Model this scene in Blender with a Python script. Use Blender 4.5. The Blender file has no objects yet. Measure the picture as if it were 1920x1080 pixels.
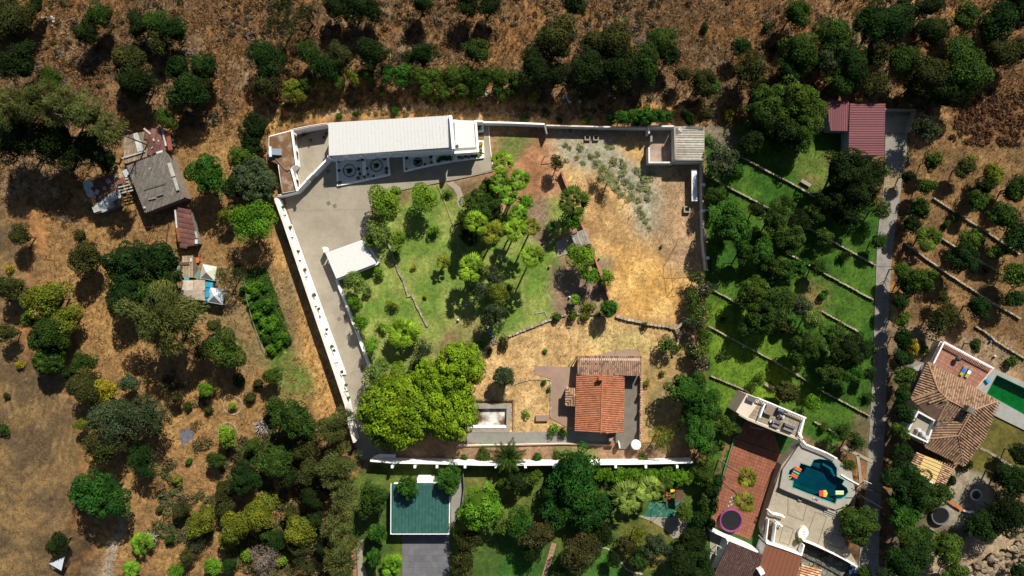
import bpy, math, random
import numpy as np
from mathutils import Vector, Matrix
from mathutils.geometry import tessellate_polygon
sc = bpy.context.scene
col = sc.collection
# ------------------------------------------------------------------ camera, sky, sun, exposure
H = 132.0; S = 0.1
cam_d = bpy.data.cameras.new('camera'); cam = bpy.data.objects.new('camera', cam_d); col.objects.link(cam)
cam.location = (0, 0, H); cam.rotation_euler = (0, 0, 0)
cam_d.sensor_fit = 'HORIZONTAL'; cam_d.angle = 2*math.atan(96.0/H); cam_d.clip_start = 1; cam_d.clip_end = 3000
sc.camera = cam
EL = 44.0; AZ = 25.0
world = bpy.data.worlds.new('World'); sc.world = world; world.use_nodes = True
wn = world.node_tree; bg = wn.nodes['Background']
sky = wn.nodes.new('ShaderNodeTexSky'); sky.sky_type = 'NISHITA'; sky.sun_disc = False
sky.sun_elevation = math.radians(EL); sky.sun_rotation = math.radians(AZ)
wn.links.new(sky.outputs[0], bg.inputs[0]); bg.inputs[1].default_value = 0.05
sd = bpy.data.lights.new('sun', 'SUN'); sd.energy = 5.0; sd.angle = math.radians(0.5); sd.color = (1.0, 0.94, 0.84)
sun = bpy.data.objects.new('sun', sd); col.objects.link(sun)
_a = math.radians(AZ); _e = math.radians(EL)
sdir = Vector((-math.sin(_a)*math.cos(_e), -math.cos(_a)*math.cos(_e), -math.sin(_e)))
sun.rotation_euler = sdir.to_track_quat('-Z', 'Y').to_euler(); sun.location = (40, 90, 120)
vs = sc.view_settings; vs.view_transform = 'Standard'; vs.look = 'None'; vs.exposure = 0.54; vs.gamma = 1.0; vs.use_curve_mapping = False

# ------------------------------------------------------------------ helpers
def P(px, py, z=0.0):
    k = S*(H-z)/H
    return Vector(((px-960)*k, -(py-540)*k, z))
MATS = {}
def M(name, c=(.5,.5,.5), c2=None, rough=.85, var=.18, scale=1.2, fine=9., bump=.25, attr=False, objc=False, metal=0., stain=.5, trans=0.):
    if name in MATS: return MATS[name]
    m = bpy.data.materials.new(name); m.use_nodes = True; nt = m.node_tree; N = nt.nodes; L = nt.links
    b = N['Principled BSDF']; b.inputs['Roughness'].default_value = rough; b.inputs['Metallic'].default_value = metal
    b.inputs['Specular IOR Level'].default_value = .25
    geo = N.new('ShaderNodeNewGeometry')
    n1 = N.new('ShaderNodeTexNoise'); n1.inputs['Scale'].default_value = scale; n1.inputs['Detail'].default_value = 6; n1.inputs['Roughness'].default_value = .65
    n2 = N.new('ShaderNodeTexNoise'); n2.inputs['Scale'].default_value = fine; n2.inputs['Detail'].default_value = 3
    L.new(geo.outputs['Position'], n1.inputs['Vector']); L.new(geo.outputs['Position'], n2.inputs['Vector'])
    def rng(src, a, bb, lo, hi):
        r = N.new('ShaderNodeMapRange'); r.inputs[1].default_value = a; r.inputs[2].default_value = bb
        r.inputs[3].default_value = lo; r.inputs[4].default_value = hi; L.new(src, r.inputs[0]); return r.outputs[0]
    def mul(a, bb):
        x = N.new('ShaderNodeMix'); x.data_type = 'RGBA'; x.blend_type = 'MULTIPLY'; x.inputs[0].default_value = 1
        L.new(a, x.inputs[6]); L.new(bb, x.inputs[7]); return x.outputs[2]
    base = N.new('ShaderNodeRGB'); base.outputs[0].default_value = (*c, 1); cur = base.outputs[0]
    if c2:
        x = N.new('ShaderNodeMix'); x.data_type = 'RGBA'; x.inputs[7].default_value = (*c2, 1)
        L.new(cur, x.inputs[6]); L.new(rng(n1.outputs[0], stain-.06, stain+.1, 0, 1), x.inputs[0]); cur = x.outputs[2]
    if attr:
        a = N.new('ShaderNodeAttribute'); a.attribute_name = 'Col'; cur = mul(cur, a.outputs['Color'])
    if objc:
        o = N.new('ShaderNodeObjectInfo'); cur = mul(cur, o.outputs['Color'])
    if var > 0:
        ad = N.new('ShaderNodeMath'); ad.operation = 'MULTIPLY'
        L.new(rng(n1.outputs[0], .3, .7, 1-var, 1+var), ad.inputs[0]); L.new(rng(n2.outputs[0], .3, .7, 1-var*.7, 1+var*.7), ad.inputs[1])
        cur = mul(cur, ad.outputs[0])
    if var >= .1 and not objc:
        n3 = N.new('ShaderNodeTexNoise'); n3.inputs['Scale'].default_value = scale*.23; n3.inputs['Detail'].default_value = 8; n3.inputs['Roughness'].default_value = .7; n3.inputs['Distortion'].default_value = .6
        L.new(geo.outputs['Position'], n3.inputs['Vector']); cur = mul(cur, rng(n3.outputs[0], .35, .65, 1-var*.8, 1+var*.8))
    L.new(cur, b.inputs['Base Color'])
    if bump > 0:
        bp = N.new('ShaderNodeBump'); bp.inputs['Strength'].default_value = bump; bp.inputs['Distance'].default_value = .05
        L.new(n2.outputs[0], bp.inputs['Height']); L.new(bp.outputs[0], b.inputs['Normal'])
    if trans > 0:
        t = N.new('ShaderNodeBsdfTranslucent'); L.new(cur, t.inputs[0]); mx = N.new('ShaderNodeMixShader'); mx.inputs[0].default_value = trans
        L.new(b.outputs[0], mx.inputs[1]); L.new(t.outputs[0], mx.inputs[2]); L.new(mx.outputs[0], N['Material Output'].inputs[0])
    MATS[name] = m; return m

def water_mat(name, tint, k=.9):
    m = bpy.data.materials.new(name); m.use_nodes = True; nt = m.node_tree; N = nt.nodes; L = nt.links; N.remove(N['Principled BSDF'])
    t = N.new('ShaderNodeBsdfTransparent'); t.inputs[0].default_value = (*tint, 1)
    g = N.new('ShaderNodeBsdfGlossy'); g.inputs['Roughness'].default_value = .05
    f = N.new('ShaderNodeFresnel'); f.inputs[0].default_value = 1.33
    ns = N.new('ShaderNodeTexNoise'); ns.inputs['Scale'].default_value = 2.5; bp = N.new('ShaderNodeBump'); bp.inputs['Strength'].default_value = .3
    ge = N.new('ShaderNodeNewGeometry'); L.new(ge.outputs['Position'], ns.inputs['Vector']); L.new(ns.outputs[0], bp.inputs['Height']); L.new(bp.outputs[0], g.inputs['Normal'])
    mx = N.new('ShaderNodeMixShader'); L.new(f.outputs[0], mx.inputs[0]); L.new(t.outputs[0], mx.inputs[1]); L.new(g.outputs[0], mx.inputs[2])
    L.new(mx.outputs[0], N['Material Output'].inputs[0]); return m

class MB:
    def __init__(s): s.v = []; s.f = []; s.c = []
    def add(s, vs, fs, c=(1,1,1)):
        o = len(s.v); s.v += [tuple(v) for v in vs]; s.f += [tuple(i+o for i in f) for f in fs]; s.c += [c]*len(fs); return s
    def box(s, ctr, size, rz=0., c=(1,1,1), rx=0., ry=0.):
        m = Matrix.Translation(Vector(ctr)) @ Matrix.Rotation(rz, 4, 'Z') @ Matrix.Rotation(ry, 4, 'Y') @ Matrix.Rotation(rx, 4, 'X')
        x, y, z = size[0]/2, size[1]/2, size[2]/2
        vs = [m @ Vector(p) for p in ((-x,-y,-z),(x,-y,-z),(x,y,-z),(-x,y,-z),(-x,-y,z),(x,-y,z),(x,y,z),(-x,y,z))]
        return s.add(vs, [(3,2,1,0),(4,5,6,7),(0,1,5,4),(1,2,6,5),(2,3,7,6),(3,0,4,7)], c)
    def cyl(s, p0, p1, r0, r1=None, n=8, c=(1,1,1), cap=True):
        p0 = Vector(p0); p1 = Vector(p1); r1 = r0 if r1 is None else r1; d = (p1-p0).normalized()
        a = d.orthogonal().normalized(); b = d.cross(a); vs = []
        for p, r in ((p0, r0), (p1, r1)):
            for i in range(n): t = 2*math.pi*i/n; vs.append(p + a*(r*math.cos(t)) + b*(r*math.sin(t)))
        fs = [(i, (i+1) % n, n+(i+1) % n, n+i) for i in range(n)]
        if cap: fs += [tuple(range(n-1, -1, -1)), tuple(range(n, 2*n))]
        return s.add(vs, fs, c)
    def prism(s, pts, z0, z1, c=(1,1,1), holes=()):
        """pts: xy world polygon(s); z0/z1 numbers"""
        def ccw(q): return q if sum(q[i][0]*q[(i+1) % len(q)][1]-q[(i+1) % len(q)][0]*q[i][1] for i in range(len(q))) > 0 else q[::-1]
        o = ccw([(p[0], p[1]) for p in pts]); hs = [ccw([(p[0], p[1]) for p in h])[::-1] for h in holes]
        loops = [o]+hs; flat = [p for l in loops for p in l]; n = len(flat)
        vs = [(x, y, z0) for x, y in flat] + [(x, y, z1) for x, y in flat]; fs = []
        if hs or len(o) > 4:
            for t in tessellate_polygon([[Vector((x, y, 0)) for x, y in l] for l in loops]):
                a, b, c_ = t; A, B, C = flat[a], flat[b], flat[c_]
                if (B[0]-A[0])*(C[1]-A[1])-(B[1]-A[1])*(C[0]-A[0]) < 0: b, c_ = c_, b
                fs += [(a+n, b+n, c_+n), (a, c_, b)]
        else: fs += [tuple(range(n, n+len(o))), tuple(range(len(o)-1, -1, -1))]
        k = 0
        for l in loops:
            m = len(l)
            for i in range(m): a = k+i; b = k+(i+1) % m; fs.append((a, b, b+n, a+n))
            k += m
        return s.add(vs, fs, c)
    def slab3(s, pts, th, c=(1,1,1)):
        """a tilted plate: 3D polygon with thickness th below"""
        n = len(pts); up = [Vector(p) for p in pts]; nr = Vector((0,0,0))
        for i in range(n): nr += (up[i]-up[0]).cross(up[(i+1) % n]-up[0])
        if nr.z < 0: up = up[::-1]
        lo = [p-Vector((0,0,th)) for p in up]
        return s.add(up+lo, [tuple(range(n)), tuple(range(2*n-1, n-1, -1))]+[(i+n, (i+1) % n+n, (i+1) % n, i) for i in range(n)], c)
    def blob(s, ctr, r, n=8, m=5, c=(1,1,1), sq=(1,1,1), seed=0, rough=.0):
        rd = random.Random(seed); vs = []; fs = []; ctr = Vector(ctr)
        for j in range(m+1):
            ph = math.pi*j/m
            for i in range(n):
                t = 2*math.pi*i/n; k = r*(1+rd.uniform(-rough, rough))
                vs.append(ctr+Vector((k*math.sin(ph)*math.cos(t)*sq[0], k*math.sin(ph)*math.sin(t)*sq[1], -k*math.cos(ph)*sq[2])))
        for j in range(m):
            for i in range(n): fs.append((j*n+i, j*n+(i+1) % n, (j+1)*n+(i+1) % n, (j+1)*n+i))
        return s.add(vs, fs, c)
    def tube(s, pts, r, n=6, c=(1,1,1)):
        for a, b in zip(pts[:-1], pts[1:]): s.cyl(a, b, r, r, n, c)
        return s
    def build(s, name, mat, parent=None, smooth=False, origin=None):
        me = bpy.data.meshes.new(name); v = s.v
        if parent is None:
            if origin is None:
                xs = [p[0] for p in v]; ys = [p[1] for p in v]; zs = [p[2] for p in v]
                origin = Vector(((min(xs)+max(xs))/2, (min(ys)+max(ys))/2, min(zs)))
        else: origin = Vector(parent['_w'])
        ox, oy, oz = origin
        me.from_pydata([(p[0]-ox, p[1]-oy, p[2]-oz) for p in v], [], s.f)
        ca = me.color_attributes.new('Col', 'FLOAT_COLOR', 'CORNER')
        buf = []
        for f, c in zip(s.f, s.c): buf += [c[0], c[1], c[2], 1.0]*len(f)
        ca.data.foreach_set('color', buf)
        if smooth: me.polygons.foreach_set('use_smooth', [True]*len(me.polygons))
        me.materials.append(mat); me.update()
        o = bpy.data.objects.new(name, me); col.objects.link(o)
        if parent is None: o.location = origin
        else: o.parent = parent
        o['_w'] = tuple(origin); return o
def tag(o, label=None, cat=None, group=None, kind=None):
    if label: o['label'] = label
    if cat: o['category'] = cat
    if group: o['group'] = group
    if kind: o['kind'] = kind
    return o
def thing(name, label, cat, loc, group=None):
    o = bpy.data.objects.new(name, None); col.objects.link(o); o.location = loc; o['_w'] = tuple(loc); o.empty_display_size = .3
    return tag(o, label, cat, group)
def Q(pts, z=0.): return [P(x, y, z) for x, y in pts]
def cen(pts):
    n = len(pts); return Vector((sum(p[0] for p in pts)/n, sum(p[1] for p in pts)/n, 0))
def offs(pts, d):
    """inset convex-ish xy polygon by d"""
    c = cen(pts); out = []
    for p in pts:
        v = Vector((p[0], p[1], 0))-c; L = v.length
        out.append(c+v*((L-d)/L))
    return out
def strip(mb, pts, th, z0, z1, c=(1,1,1), closed=False):
    """mitred wall along xy points"""
    n = len(pts); P2 = [Vector((p[0], p[1])) for p in pts]; Ls = []; Rs = []
    for i in range(n):
        if closed or 0 < i < n-1:
            d0 = (P2[i]-P2[i-1]).normalized(); d1 = (P2[(i+1) % n]-P2[i]).normalized(); t = (d0+d1).normalized()
            nn = Vector((-t.y, t.x)); k = th/2/max(.4, nn.dot(Vector((-d0.y, d0.x))))
        else:
            t = (P2[1]-P2[0]).normalized() if i == 0 else (P2[-1]-P2[-2]).normalized(); nn = Vector((-t.y, t.x)); k = th/2
        Ls.append(P2[i]+nn*k); Rs.append(P2[i]-nn*k)
    zs = z1 if isinstance(z1, (list, tuple)) else [z1]*n
    vs = []
    for i in range(n): vs += [(*Ls[i], z0), (*Rs[i], z0), (*Rs[i], zs[i]), (*Ls[i], zs[i])]
    fs = []
    for i in range(n if closed else n-1):
        a = 4*i; b = 4*((i+1) % n)
        fs += [(a+3, a+2, b+2, b+3), (a+2, a+1, b+1, b+2), (a, a+3, b+3, b), (a+1, a, b, b+1)]
    if not closed: fs += [(0, 1, 2, 3), (4*n-1, 4*n-2, 4*n-3, 4*n-4)]
    return mb.add(vs, fs, c)
def wall(name, label, cat, px, h, th, mat, cop=None, z0=-.3, group=None, kind=None, copo=.05, copt=.06):
    pts = Q(px, h); mb = MB(); strip(mb, pts, th, z0, h-copt if cop else h)
    if cop:
        t = thing(name, label, cat, Vector((pts[0].x, pts[0].y, 0)), group); mb.build('wall', mat, t)
        m2 = MB(); strip(m2, pts, th+2*copo, h-copt, h); m2.build('coping', cop, t)
        if kind: t['kind'] = kind
        return t
    return tag(mb.build(name, mat), label, cat, group, kind)
def ribbed(poly, down, sp, rh, seg=0, c=(1,1,1), cv=.2, c2=None, p2=.1, seed=1, wfrac=.72, mb=None, step=.03):
    """rows of half-round ridges / tiles running down a sloped 3D polygon"""
    rd = random.Random(seed); mb = mb or MB(); p0 = Vector(poly[0]); nr = Vector((0,0,0))
    for i in range(len(poly)): nr += (Vector(poly[i])-p0).cross(Vector(poly[(i+1) % len(poly)])-p0)
    nr.normalize()
    if nr.z < 0: nr = -nr
    d = Vector(down); d = (d-nr*d.dot(nr)).normalized(); l = nr.cross(d)
    q = [((Vector(p)-p0).dot(l), (Vector(p)-p0).dot(d)) for p in poly]
    lo = min(a for a, b in q); hi = max(a for a, b in q); n = max(1, int((hi-lo)/sp)); sp = (hi-lo)/n
    for k in range(n):
        x = lo+(k+.5)*sp; xs = []
        for i in range(len(q)):
            (a, b), (e, f) = q[i], q[(i+1) % len(q)]
            if (a-x)*(e-x) < 0: xs.append(b+(f-b)*(x-a)/(e-a))
        xs.sort()
        for j in range(0, len(xs)-1, 2):
            a, b = xs[j], xs[j+1]; ns = max(1, int(round((b-a)/seg))) if seg else 1
            for t in range(ns):
                u0 = a+(b-a)*t/ns; u1 = a+(b-a)*(t+1)/ns+(.04 if seg else 0); w = sp*wfrac/2
                g = 1+rd.uniform(-cv, cv); cc = c2 if (c2 and rd.random() < p2) else c
                colr = (cc[0]*g, cc[1]*g*(1+rd.uniform(-.06, .06)), cc[2]*g)
                def pt(x_, u, z): return p0+l*x_+d*u+nr*z
                e0 = 0 if seg else 0; e1 = step if seg else 0
                vs = [pt(x-w, u0, e0), pt(x-w*.5, u0, rh*.9+e0), pt(x+w*.5, u0, rh*.9+e0), pt(x+w, u0, e0),
                      pt(x-w, u1, e1*.3), pt(x-w*.5, u1, rh*.9+e1), pt(x+w*.5, u1, rh*.9+e1), pt(x+w, u1, e1*.3)]
                mb.add(vs, [(0,1,5,4), (1,2,6,5), (2,3,7,6), (7,4,5,6), (0,3,2,1)], colr)
    return mb
# ------------------------------------------------------------------ ground: one relief sheet, coloured by what grows on it, outer slopes darkened like dimmer frame edges
def vnoise(X, Y, sc_, seed):
    rs = np.random.RandomState(seed); T = rs.rand(256, 256).astype(np.float32)
    x = X*sc_; y = Y*sc_; xi = np.floor(x).astype(np.int64); yi = np.floor(y).astype(np.int64); fx = (x-xi); fy = (y-yi)
    fx = fx*fx*(3-2*fx); fy = fy*fy*(3-2*fy); a = xi & 255; b = yi & 255; a1 = (a+1) & 255; b1 = (b+1) & 255
    return ((T[a, b]*(1-fx)+T[a1, b]*fx)*(1-fy)+(T[a, b1]*(1-fx)+T[a1, b1]*fx)*fy).astype(np.float32)
def fbm(X, Y, sc_, seed, o=4, g=.5):
    s = 0; a = 1; t = 0
    for i in range(o): s = s+a*vnoise(X, Y, sc_*2**i, seed+i); t += a; a *= g
    return s/t
def inside(U, V, poly):
    r = np.zeros(U.shape, bool); n = len(poly)
    for i in range(n):
        x0, y0 = poly[i]; x1, y1 = poly[(i+1) % n]
        if y0 == y1: continue
        c = ((y0 > V) != (y1 > V)) & (U < (x1-x0)*(V-y0)/(y1-y0)+x0); r ^= c
    return r
fx = np.arange(-106, 106.01, .27); fy = np.arange(-64, 64.01, .27)
ox = np.array([8, 20, 40, 80, 150, 260, 420, 700.])
gx = np.concatenate([(-106-ox)[::-1], fx, fx[-1]+ox]); gy = np.concatenate([(-64-ox)[::-1], fy, fy[-1]+ox])
X, Y = np.meshgrid(gx, gy, indexing='ij'); U = 960+X*10; V = 540-Y*10
def blur(m, k):
    m = m.astype(np.float32)
    for _ in range(2):
        for ax in (0, 1):
            c = np.cumsum(np.pad(m, [(k+1, k) if a == ax else (0, 0) for a in (0, 1)], mode='edge'), axis=ax)
            m = (c[2*k+1:] - c[:-2*k-1])/(2*k+1) if ax == 0 else (c[:, 2*k+1:] - c[:, :-2*k-1])/(2*k+1)
    return m
W1 = (fbm(X, Y, .35, 5)-.5)*2; W2 = (fbm(X, Y, .35, 15)-.5)*2
nA = fbm(X, Y, .09, 31, 5, .6); nB = fbm(X, Y, .5, 41, 5, .65); nC = fbm(X, Y, 1.4, 51, 3, .7); nD = fbm(X, Y, .25, 61, 4)
def arr(c): return np.array(c, np.float32)
def mixc(c1, c2, t): t = np.clip(t, 0, 1)[..., None]; return arr(c1)*(1-t)+arr(c2)*t
def ramp(n, a, b): return np.clip((n-a)/(b-a), 0, 1)
C = mixc((.12, .07, .032), (.2, .1, .034), ramp(nD, .35, .62))
C = C*(1-(.6*ramp(nA, .5, .62))[..., None]) + arr((.21, .15, .09))*(.6*ramp(nA, .5, .62))[..., None]
C = C*(.75+.5*ramp(fbm(X, Y, .045, 171, 3), .3, .7))[..., None]
C = C*(1-(.75*ramp(nB, .52, .66))[..., None]) + arr((.042, .027, .012))*(.75*ramp(nB, .52, .66))[..., None]
C = C*(.55+.9*nC)[..., None]
R = nB*.42+nC*.55                     # rough scrub relief
AMP = np.full(X.shape, .5, np.float32)
def layer(poly, c1, c2, lo=.4, hi=.6, n=None, warp=10, soft=2, amp=None, a=1., fn=.35, thr=None):
    global C, AMP
    m = inside(U+W1*warp, V+W2*warp, poly)
    m = blur(m, soft) if soft else m.astype(np.float32)
    if thr is not None: m = m*ramp(thr[0], thr[1], thr[2])
    m = m*a; fn = fn*1.1; cc = mixc(c1, c2, ramp(nD if n is None else n, lo, hi))*(1-fn/2+fn*nC)[..., None]
    C = C*(1-m[..., None])+cc*m[..., None]
    if amp is not None: AMP = AMP*(1-m)+amp*m
GOLD = (.42, .24, .07); STRAW = (.48, .31, .105); BROWN = (.2, .125, .07); RED = (.27, .14, .075)
LAWN = (.1, .165, .024); LAWN2 = (.185, .22, .05); GREY = (.25, .235, .175)
# earth and dry grass around the farm sheds on the left, and the orange bank under the hillside
layer([(120, 330), (520, 200), (540, 300), (530, 560), (660, 780), (600, 1080), (190, 1080), (150, 780), (60, 560), (100, 400)], (.19, .11, .042), (.25, .145, .052), amp=.26, fn=.75)
layer([(470, 190), (700, 160), (980, 185), (1330, 195), (1330, 240), (900, 226), (620, 216), (500, 245)], (.3, .165, .055), (.37, .21, .075), amp=.22, fn=.6)
layer([(600, 208), (760, 195), (990, 212), (1120, 218), (1120, 224), (980, 219), (760, 203), (605, 216)], (.3, .24, .16), (.33, .26, .17), warp=3, soft=1, amp=.04)
layer([(510, 440), (540, 460), (640, 700), (660, 790), (600, 800), (560, 640), (520, 520)], (.34, .19, .065), (.4, .23, .08), amp=.15, fn=.7)
# ploughed field lower left
strk = np.clip(.5+.5*np.sin((np.hypot(X+92, (Y+20)*.45))*5.2+W1*1.5), 0, 1)*.14+nD*.86
layer([(-300, 380), (0, 385), (35, 420), (48, 560), (22, 600), (60, 690), (105, 720), (140, 790), (150, 860), (130, 960), (110, 1085), (60, 1300), (-300, 1300)],
      (.085, .057, .028), (.18, .112, .045), .4, .66, n=strk, warp=7, amp=.07, fn=.5)
layer([(150, 1400), (185, 1080), (205, 1020), (228, 965), (240, 970), (222, 1030), (208, 1085), (190, 1400)], (.21, .18, .13), (.26, .22, .16), warp=3, soft=1, amp=.03)
# property: soil, then dry lots, lawns
layer([(535, 370), (620, 240), (1322, 238), (1325, 505), (1290, 700), (1300, 866), (700, 866), (660, 780)], (.19, .12, .065), (.24, .155, .085), warp=0, soft=0, amp=.05)
layer([(918, 236), (1040, 240), (1050, 320), (1060, 430), (985, 400), (950, 345), (915, 330)], (.24, .115, .055), (.32, .17, .085), warp=4, amp=.05)
layer([(925, 255), (1008, 252), (985, 285), (960, 300), (932, 292)], (.13, .125, .045), (.1, .12, .03), warp=8, amp=.05)
layer([(1030, 258), (1218, 262), (1322, 310), (1325, 505), (1290, 600), (1155, 592), (1110, 455), (1058, 330)], (.3, .18, .075), (.43, .285, .125), .38, .62, n=.5*nB+.5*nD, warp=0, soft=1, amp=.12, fn=.6)
layer([(1105, 470), (1280, 480), (1290, 600), (1155, 592)], GOLD, STRAW, warp=14, soft=5, amp=.14, fn=.5)
layer([(1230, 330), (1312, 330), (1315, 500), (1250, 510), (1215, 420)], (.25, .17, .1), (.31, .2, .11), warp=12, soft=5, amp=.06)
layer([(1035, 250), (1210, 262), (1228, 310), (1240, 380), (1225, 445), (1195, 440), (1180, 370), (1140, 320), (1090, 318), (1050, 300)], (.24, .225, .16), (.3, .275, .2), warp=14, soft=4, amp=.05)
layer([(1110, 480), (1150, 480), (1150, 520), (1112, 520)], (.23, .17, .1), (.2, .15, .09), warp=6, soft=3)
layer([(672, 470), (735, 345), (832, 342), (862, 360), (885, 385), (950, 400), (1045, 365), (1072, 400), (1060, 440), (1040, 480), (1058, 500), (1050, 560), (1028, 600), (950, 632), (905, 650), (830, 700), (700, 700), (635, 530)],
      LAWN, LAWN2, .4, .62, warp=7, soft=2, amp=.03, fn=.3)
layer([(740, 358), (760, 352), (778, 372), (745, 385)], BROWN, (.16, .1, .05), warp=4, soft=2)
layer([(835, 348), (905, 340), (905, 368), (840, 372)], (.12, .085, .04), (.14, .09, .045), warp=3)
layer([(985, 370), (1030, 365), (1035, 440), (1015, 470), (985, 430)], (.2, .135, .085), (.17, .12, .08), warp=9, soft=3)
layer([(1028, 500), (1105, 480), (1150, 590), (1040, 598), (1030, 560)], (.17, .12, .075), (.2, .14, .085), warp=6, soft=2, amp=.04)
layer([(860, 590), (905, 600), (905, 650), (845, 680), (800, 690), (820, 640)], (.2, .14, .06), (.16, .15, .05), warp=9, soft=3)
layer([(870, 665), (905, 655), (950, 634), (1060, 600), (1155, 596), (1262, 620), (1275, 660), (1260, 700), (1215, 835), (890, 835), (885, 700)], (.32, .2, .085), (.45, .3, .13), .36, .62, n=.5*nB+.5*nD, warp=0, soft=1, amp=.1, fn=.65)
layer([(1090, 615), (1200, 615), (1230, 655), (1130, 665)], (.33, .26, .1), (.38, .3, .12), warp=10, soft=4)
layer([(1205, 680), (1290, 640), (1300, 860), (1205, 860)], (.27, .18, .07), (.2, .15, .06), warp=8, soft=3, amp=.12)
layer([(690, 838), (1290, 834), (1300, 866), (690, 866)], (.2, .125, .07), (.23, .14, .08), warp=3, soft=1, amp=.06)
layer([(1040, 840), (1110, 838), (1125, 862), (1035, 862)], (.1, .13, .03), (.13, .15, .04), warp=4, soft=2)
# gardens to the east: watered grass terraces
layer([(1322, 245), (1560, 200), (1600, 300), (1655, 400), (1640, 790), (1560, 840), (1380, 760), (1340, 900), (1325, 870)], (.024, .075, .006), (.045, .1, .009), warp=0, soft=1, amp=.04, fn=.5)
layer([(1328, 560), (1420, 600), (1500, 690), (1480, 770), (1400, 745), (1340, 790)], (.1, .17, .012), (.075, .14, .01), warp=10, soft=4)
layer([(1480, 290), (1565, 285), (1555, 360), (1510, 350)], (.14, .12, .035), (.08, .12, .02), warp=8, soft=3)
layer([(1320, 240), (1360, 225), (1385, 270), (1350, 285)], (.16, .13, .09), (.12, .1, .06), warp=6)
layer([(1490, 520), (1560, 535), (1545, 590), (1500, 575)], (.13, .1, .035), (.09, .12, .02), warp=6, soft=3)
layer([(1600, 780), (1640, 760), (1640, 860), (1590, 850)], (.14, .1, .06), (.1, .08, .04), warp=4)
# dry orchard east of the lane
layer([(1700, 260), (1760, 220), (2040, 190), (2040, 700), (1880, 690), (1760, 640), (1700, 610)], (.125, .073, .03), (.19, .11, .043), warp=6, amp=.1, fn=.5)
layer([(1700, 610), (1900, 640), (1920, 700), (1860, 690), (1765, 640), (1740, 680), (1705, 680)], (.19, .14, .09), (.23, .165, .1), warp=4, amp=.03)
layer([(1800, 190), (2040, 150), (2040, 260), (1850, 270), (1790, 240)], (.16, .075, .03), (.1, .05, .022), warp=6, amp=.3)
layer([(1838, 790), (1862, 775), (1935, 810), (1960, 900), (1870, 905), (1810, 885)], (.035, .065, .009), (.085, .075, .015), warp=3, soft=1, amp=.02, n=nA, lo=.42, hi=.55)
layer([(1672, 640), (1712, 650), (1705, 830), (1800, 920), (1900, 920), (1900, 1000), (1700, 1085), (1665, 1085)], (.09, .07, .045), (.12, .09, .05), warp=3, amp=.1)
layer([(1790, 875), (1850, 890), (1860, 940), (1800, 990), (1745, 985), (1755, 930)], (.2, .175, .125), (.24, .2, .14), warp=2, soft=1, amp=.02)
# gardens to the south
layer([(700, 872), (1335, 872), (1335, 1100), (640, 1100), (650, 900)], (.04, .075, .012), (.07, .1, .016), warp=0, soft=1, amp=.04)
layer([(868, 885), (960, 885), (985, 930), (1000, 960), (940, 930), (870, 920)], (.13, .12, .03), (.09, .11, .02), warp=5, soft=2)
layer([(1165, 985), (1240, 965), (1260, 1000), (1240, 1060), (1180, 1075), (1150, 1040)], (.1, .1, .02), (.14, .11, .025), warp=5, soft=2, amp=.25)
layer([(945, 1010), (1010, 1020), (1020, 1100), (930, 1100)], (.03, .09, .01), (.04, .11, .014), warp=4)
layer([(1090, 1045), (1150, 1030), (1190, 1100), (1080, 1100)], (.03, .09, .01), (.04, .11, .014), warp=2, soft=1, amp=.02)
layer([(1645, 1060), (1820, 1010), (2000, 930), (2000, 1300), (1620, 1300)], (.2, .155, .1), (.27, .2, .13), warp=4, amp=.3, fn=.6)
layer([(300, 505), (560, 505), (560, 700), (455, 700)], (.15, .11, .05), (.2, .14, .06), warp=6, soft=3)
layer([(455, 515), (495, 500), (545, 640), (520, 665), (470, 600)], (.045, .07, .012), (.06, .1, .015), warp=4, amp=.2)
layer([(500, 665), (535, 645), (590, 700), (592, 745), (520, 745)], (.06, .13, .015), (.1, .13, .03), warp=7, soft=4, amp=.12)
layer([(1140, 250), (1215, 262), (1220, 320), (1175, 300)], (.36, .22, .08), (.3, .19, .08), warp=10, soft=3)
Z = R*AMP*1.2 - AMP*.55
far = np.clip((np.maximum(np.abs(X)-104, np.abs(Y)-62))/60, 0, 1); Z = Z*(1-far)
C = C*(1-np.clip(far*6, 0, 1))[..., None]+arr((.15, .09, .042))*np.clip(far*6, 0, 1)[..., None]
Z += .05*(fbm(X, Y, .04, 77, 2)-.5)*(AMP > .1)
# lie flat and low beneath everything that is paved
for pl in ([(528,368),(560,352),(616,288),(735,285),(925,228),(930,322),(860,338),(742,360),(696,392),(694,440),(712,455),(712,493),(636,527),(653,580),(700,690),(696,760),(725,866),(672,866),(640,790),(640,740)],
           [(545,240),(620,228),(620,300),(556,362)], [(1374,818),(1400,782),(1505,825),(1440,1036),(1400,1022),(1322,990)], [(1190,962),(1225,935),(1292,935),(1296,985),(1286,1012),(1215,985)],
           [(1652,200),(1720,200),(1704,330),(1690,420),(1676,560),(1672,700),(1664,900),(1654,1120),(1600,1120),(1630,860),(1634,640),(1642,430)], [(998,682),(1095,660),(1110,650),(1210,650),(1210,845),(1150,845),(860,838),(870,806),(1030,805),(1030,715)],
           [(750,990),(848,990),(848,1130),(750,1130)], [(843,895),(875,885),(873,945),(843,995)], [(1326,985),(1372,1005),(1440,1040),(1610,1060),(1610,1130),(1326,1130)], [(650,1005),(700,1005),(700,1110),(650,1110)], [(1035,448),(1070,436),(1090,475),(1045,486)],
           [(1700,940),(1745,930),(1760,985),(1730,990)][:0] or [(1740,945),(1790,945),(1790,990),(1740,990)]):
    m_ = inside(U, V, pl); Z[m_] = np.minimum(Z[m_], -.06)
inn = blur(inside(U, V, [(500,215),(1330,215),(1330,505),(1290,700),(1300,868),(690,868),(640,780),(520,400)]), 3)
C = C*(1+.04*inn)[..., None]
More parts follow.
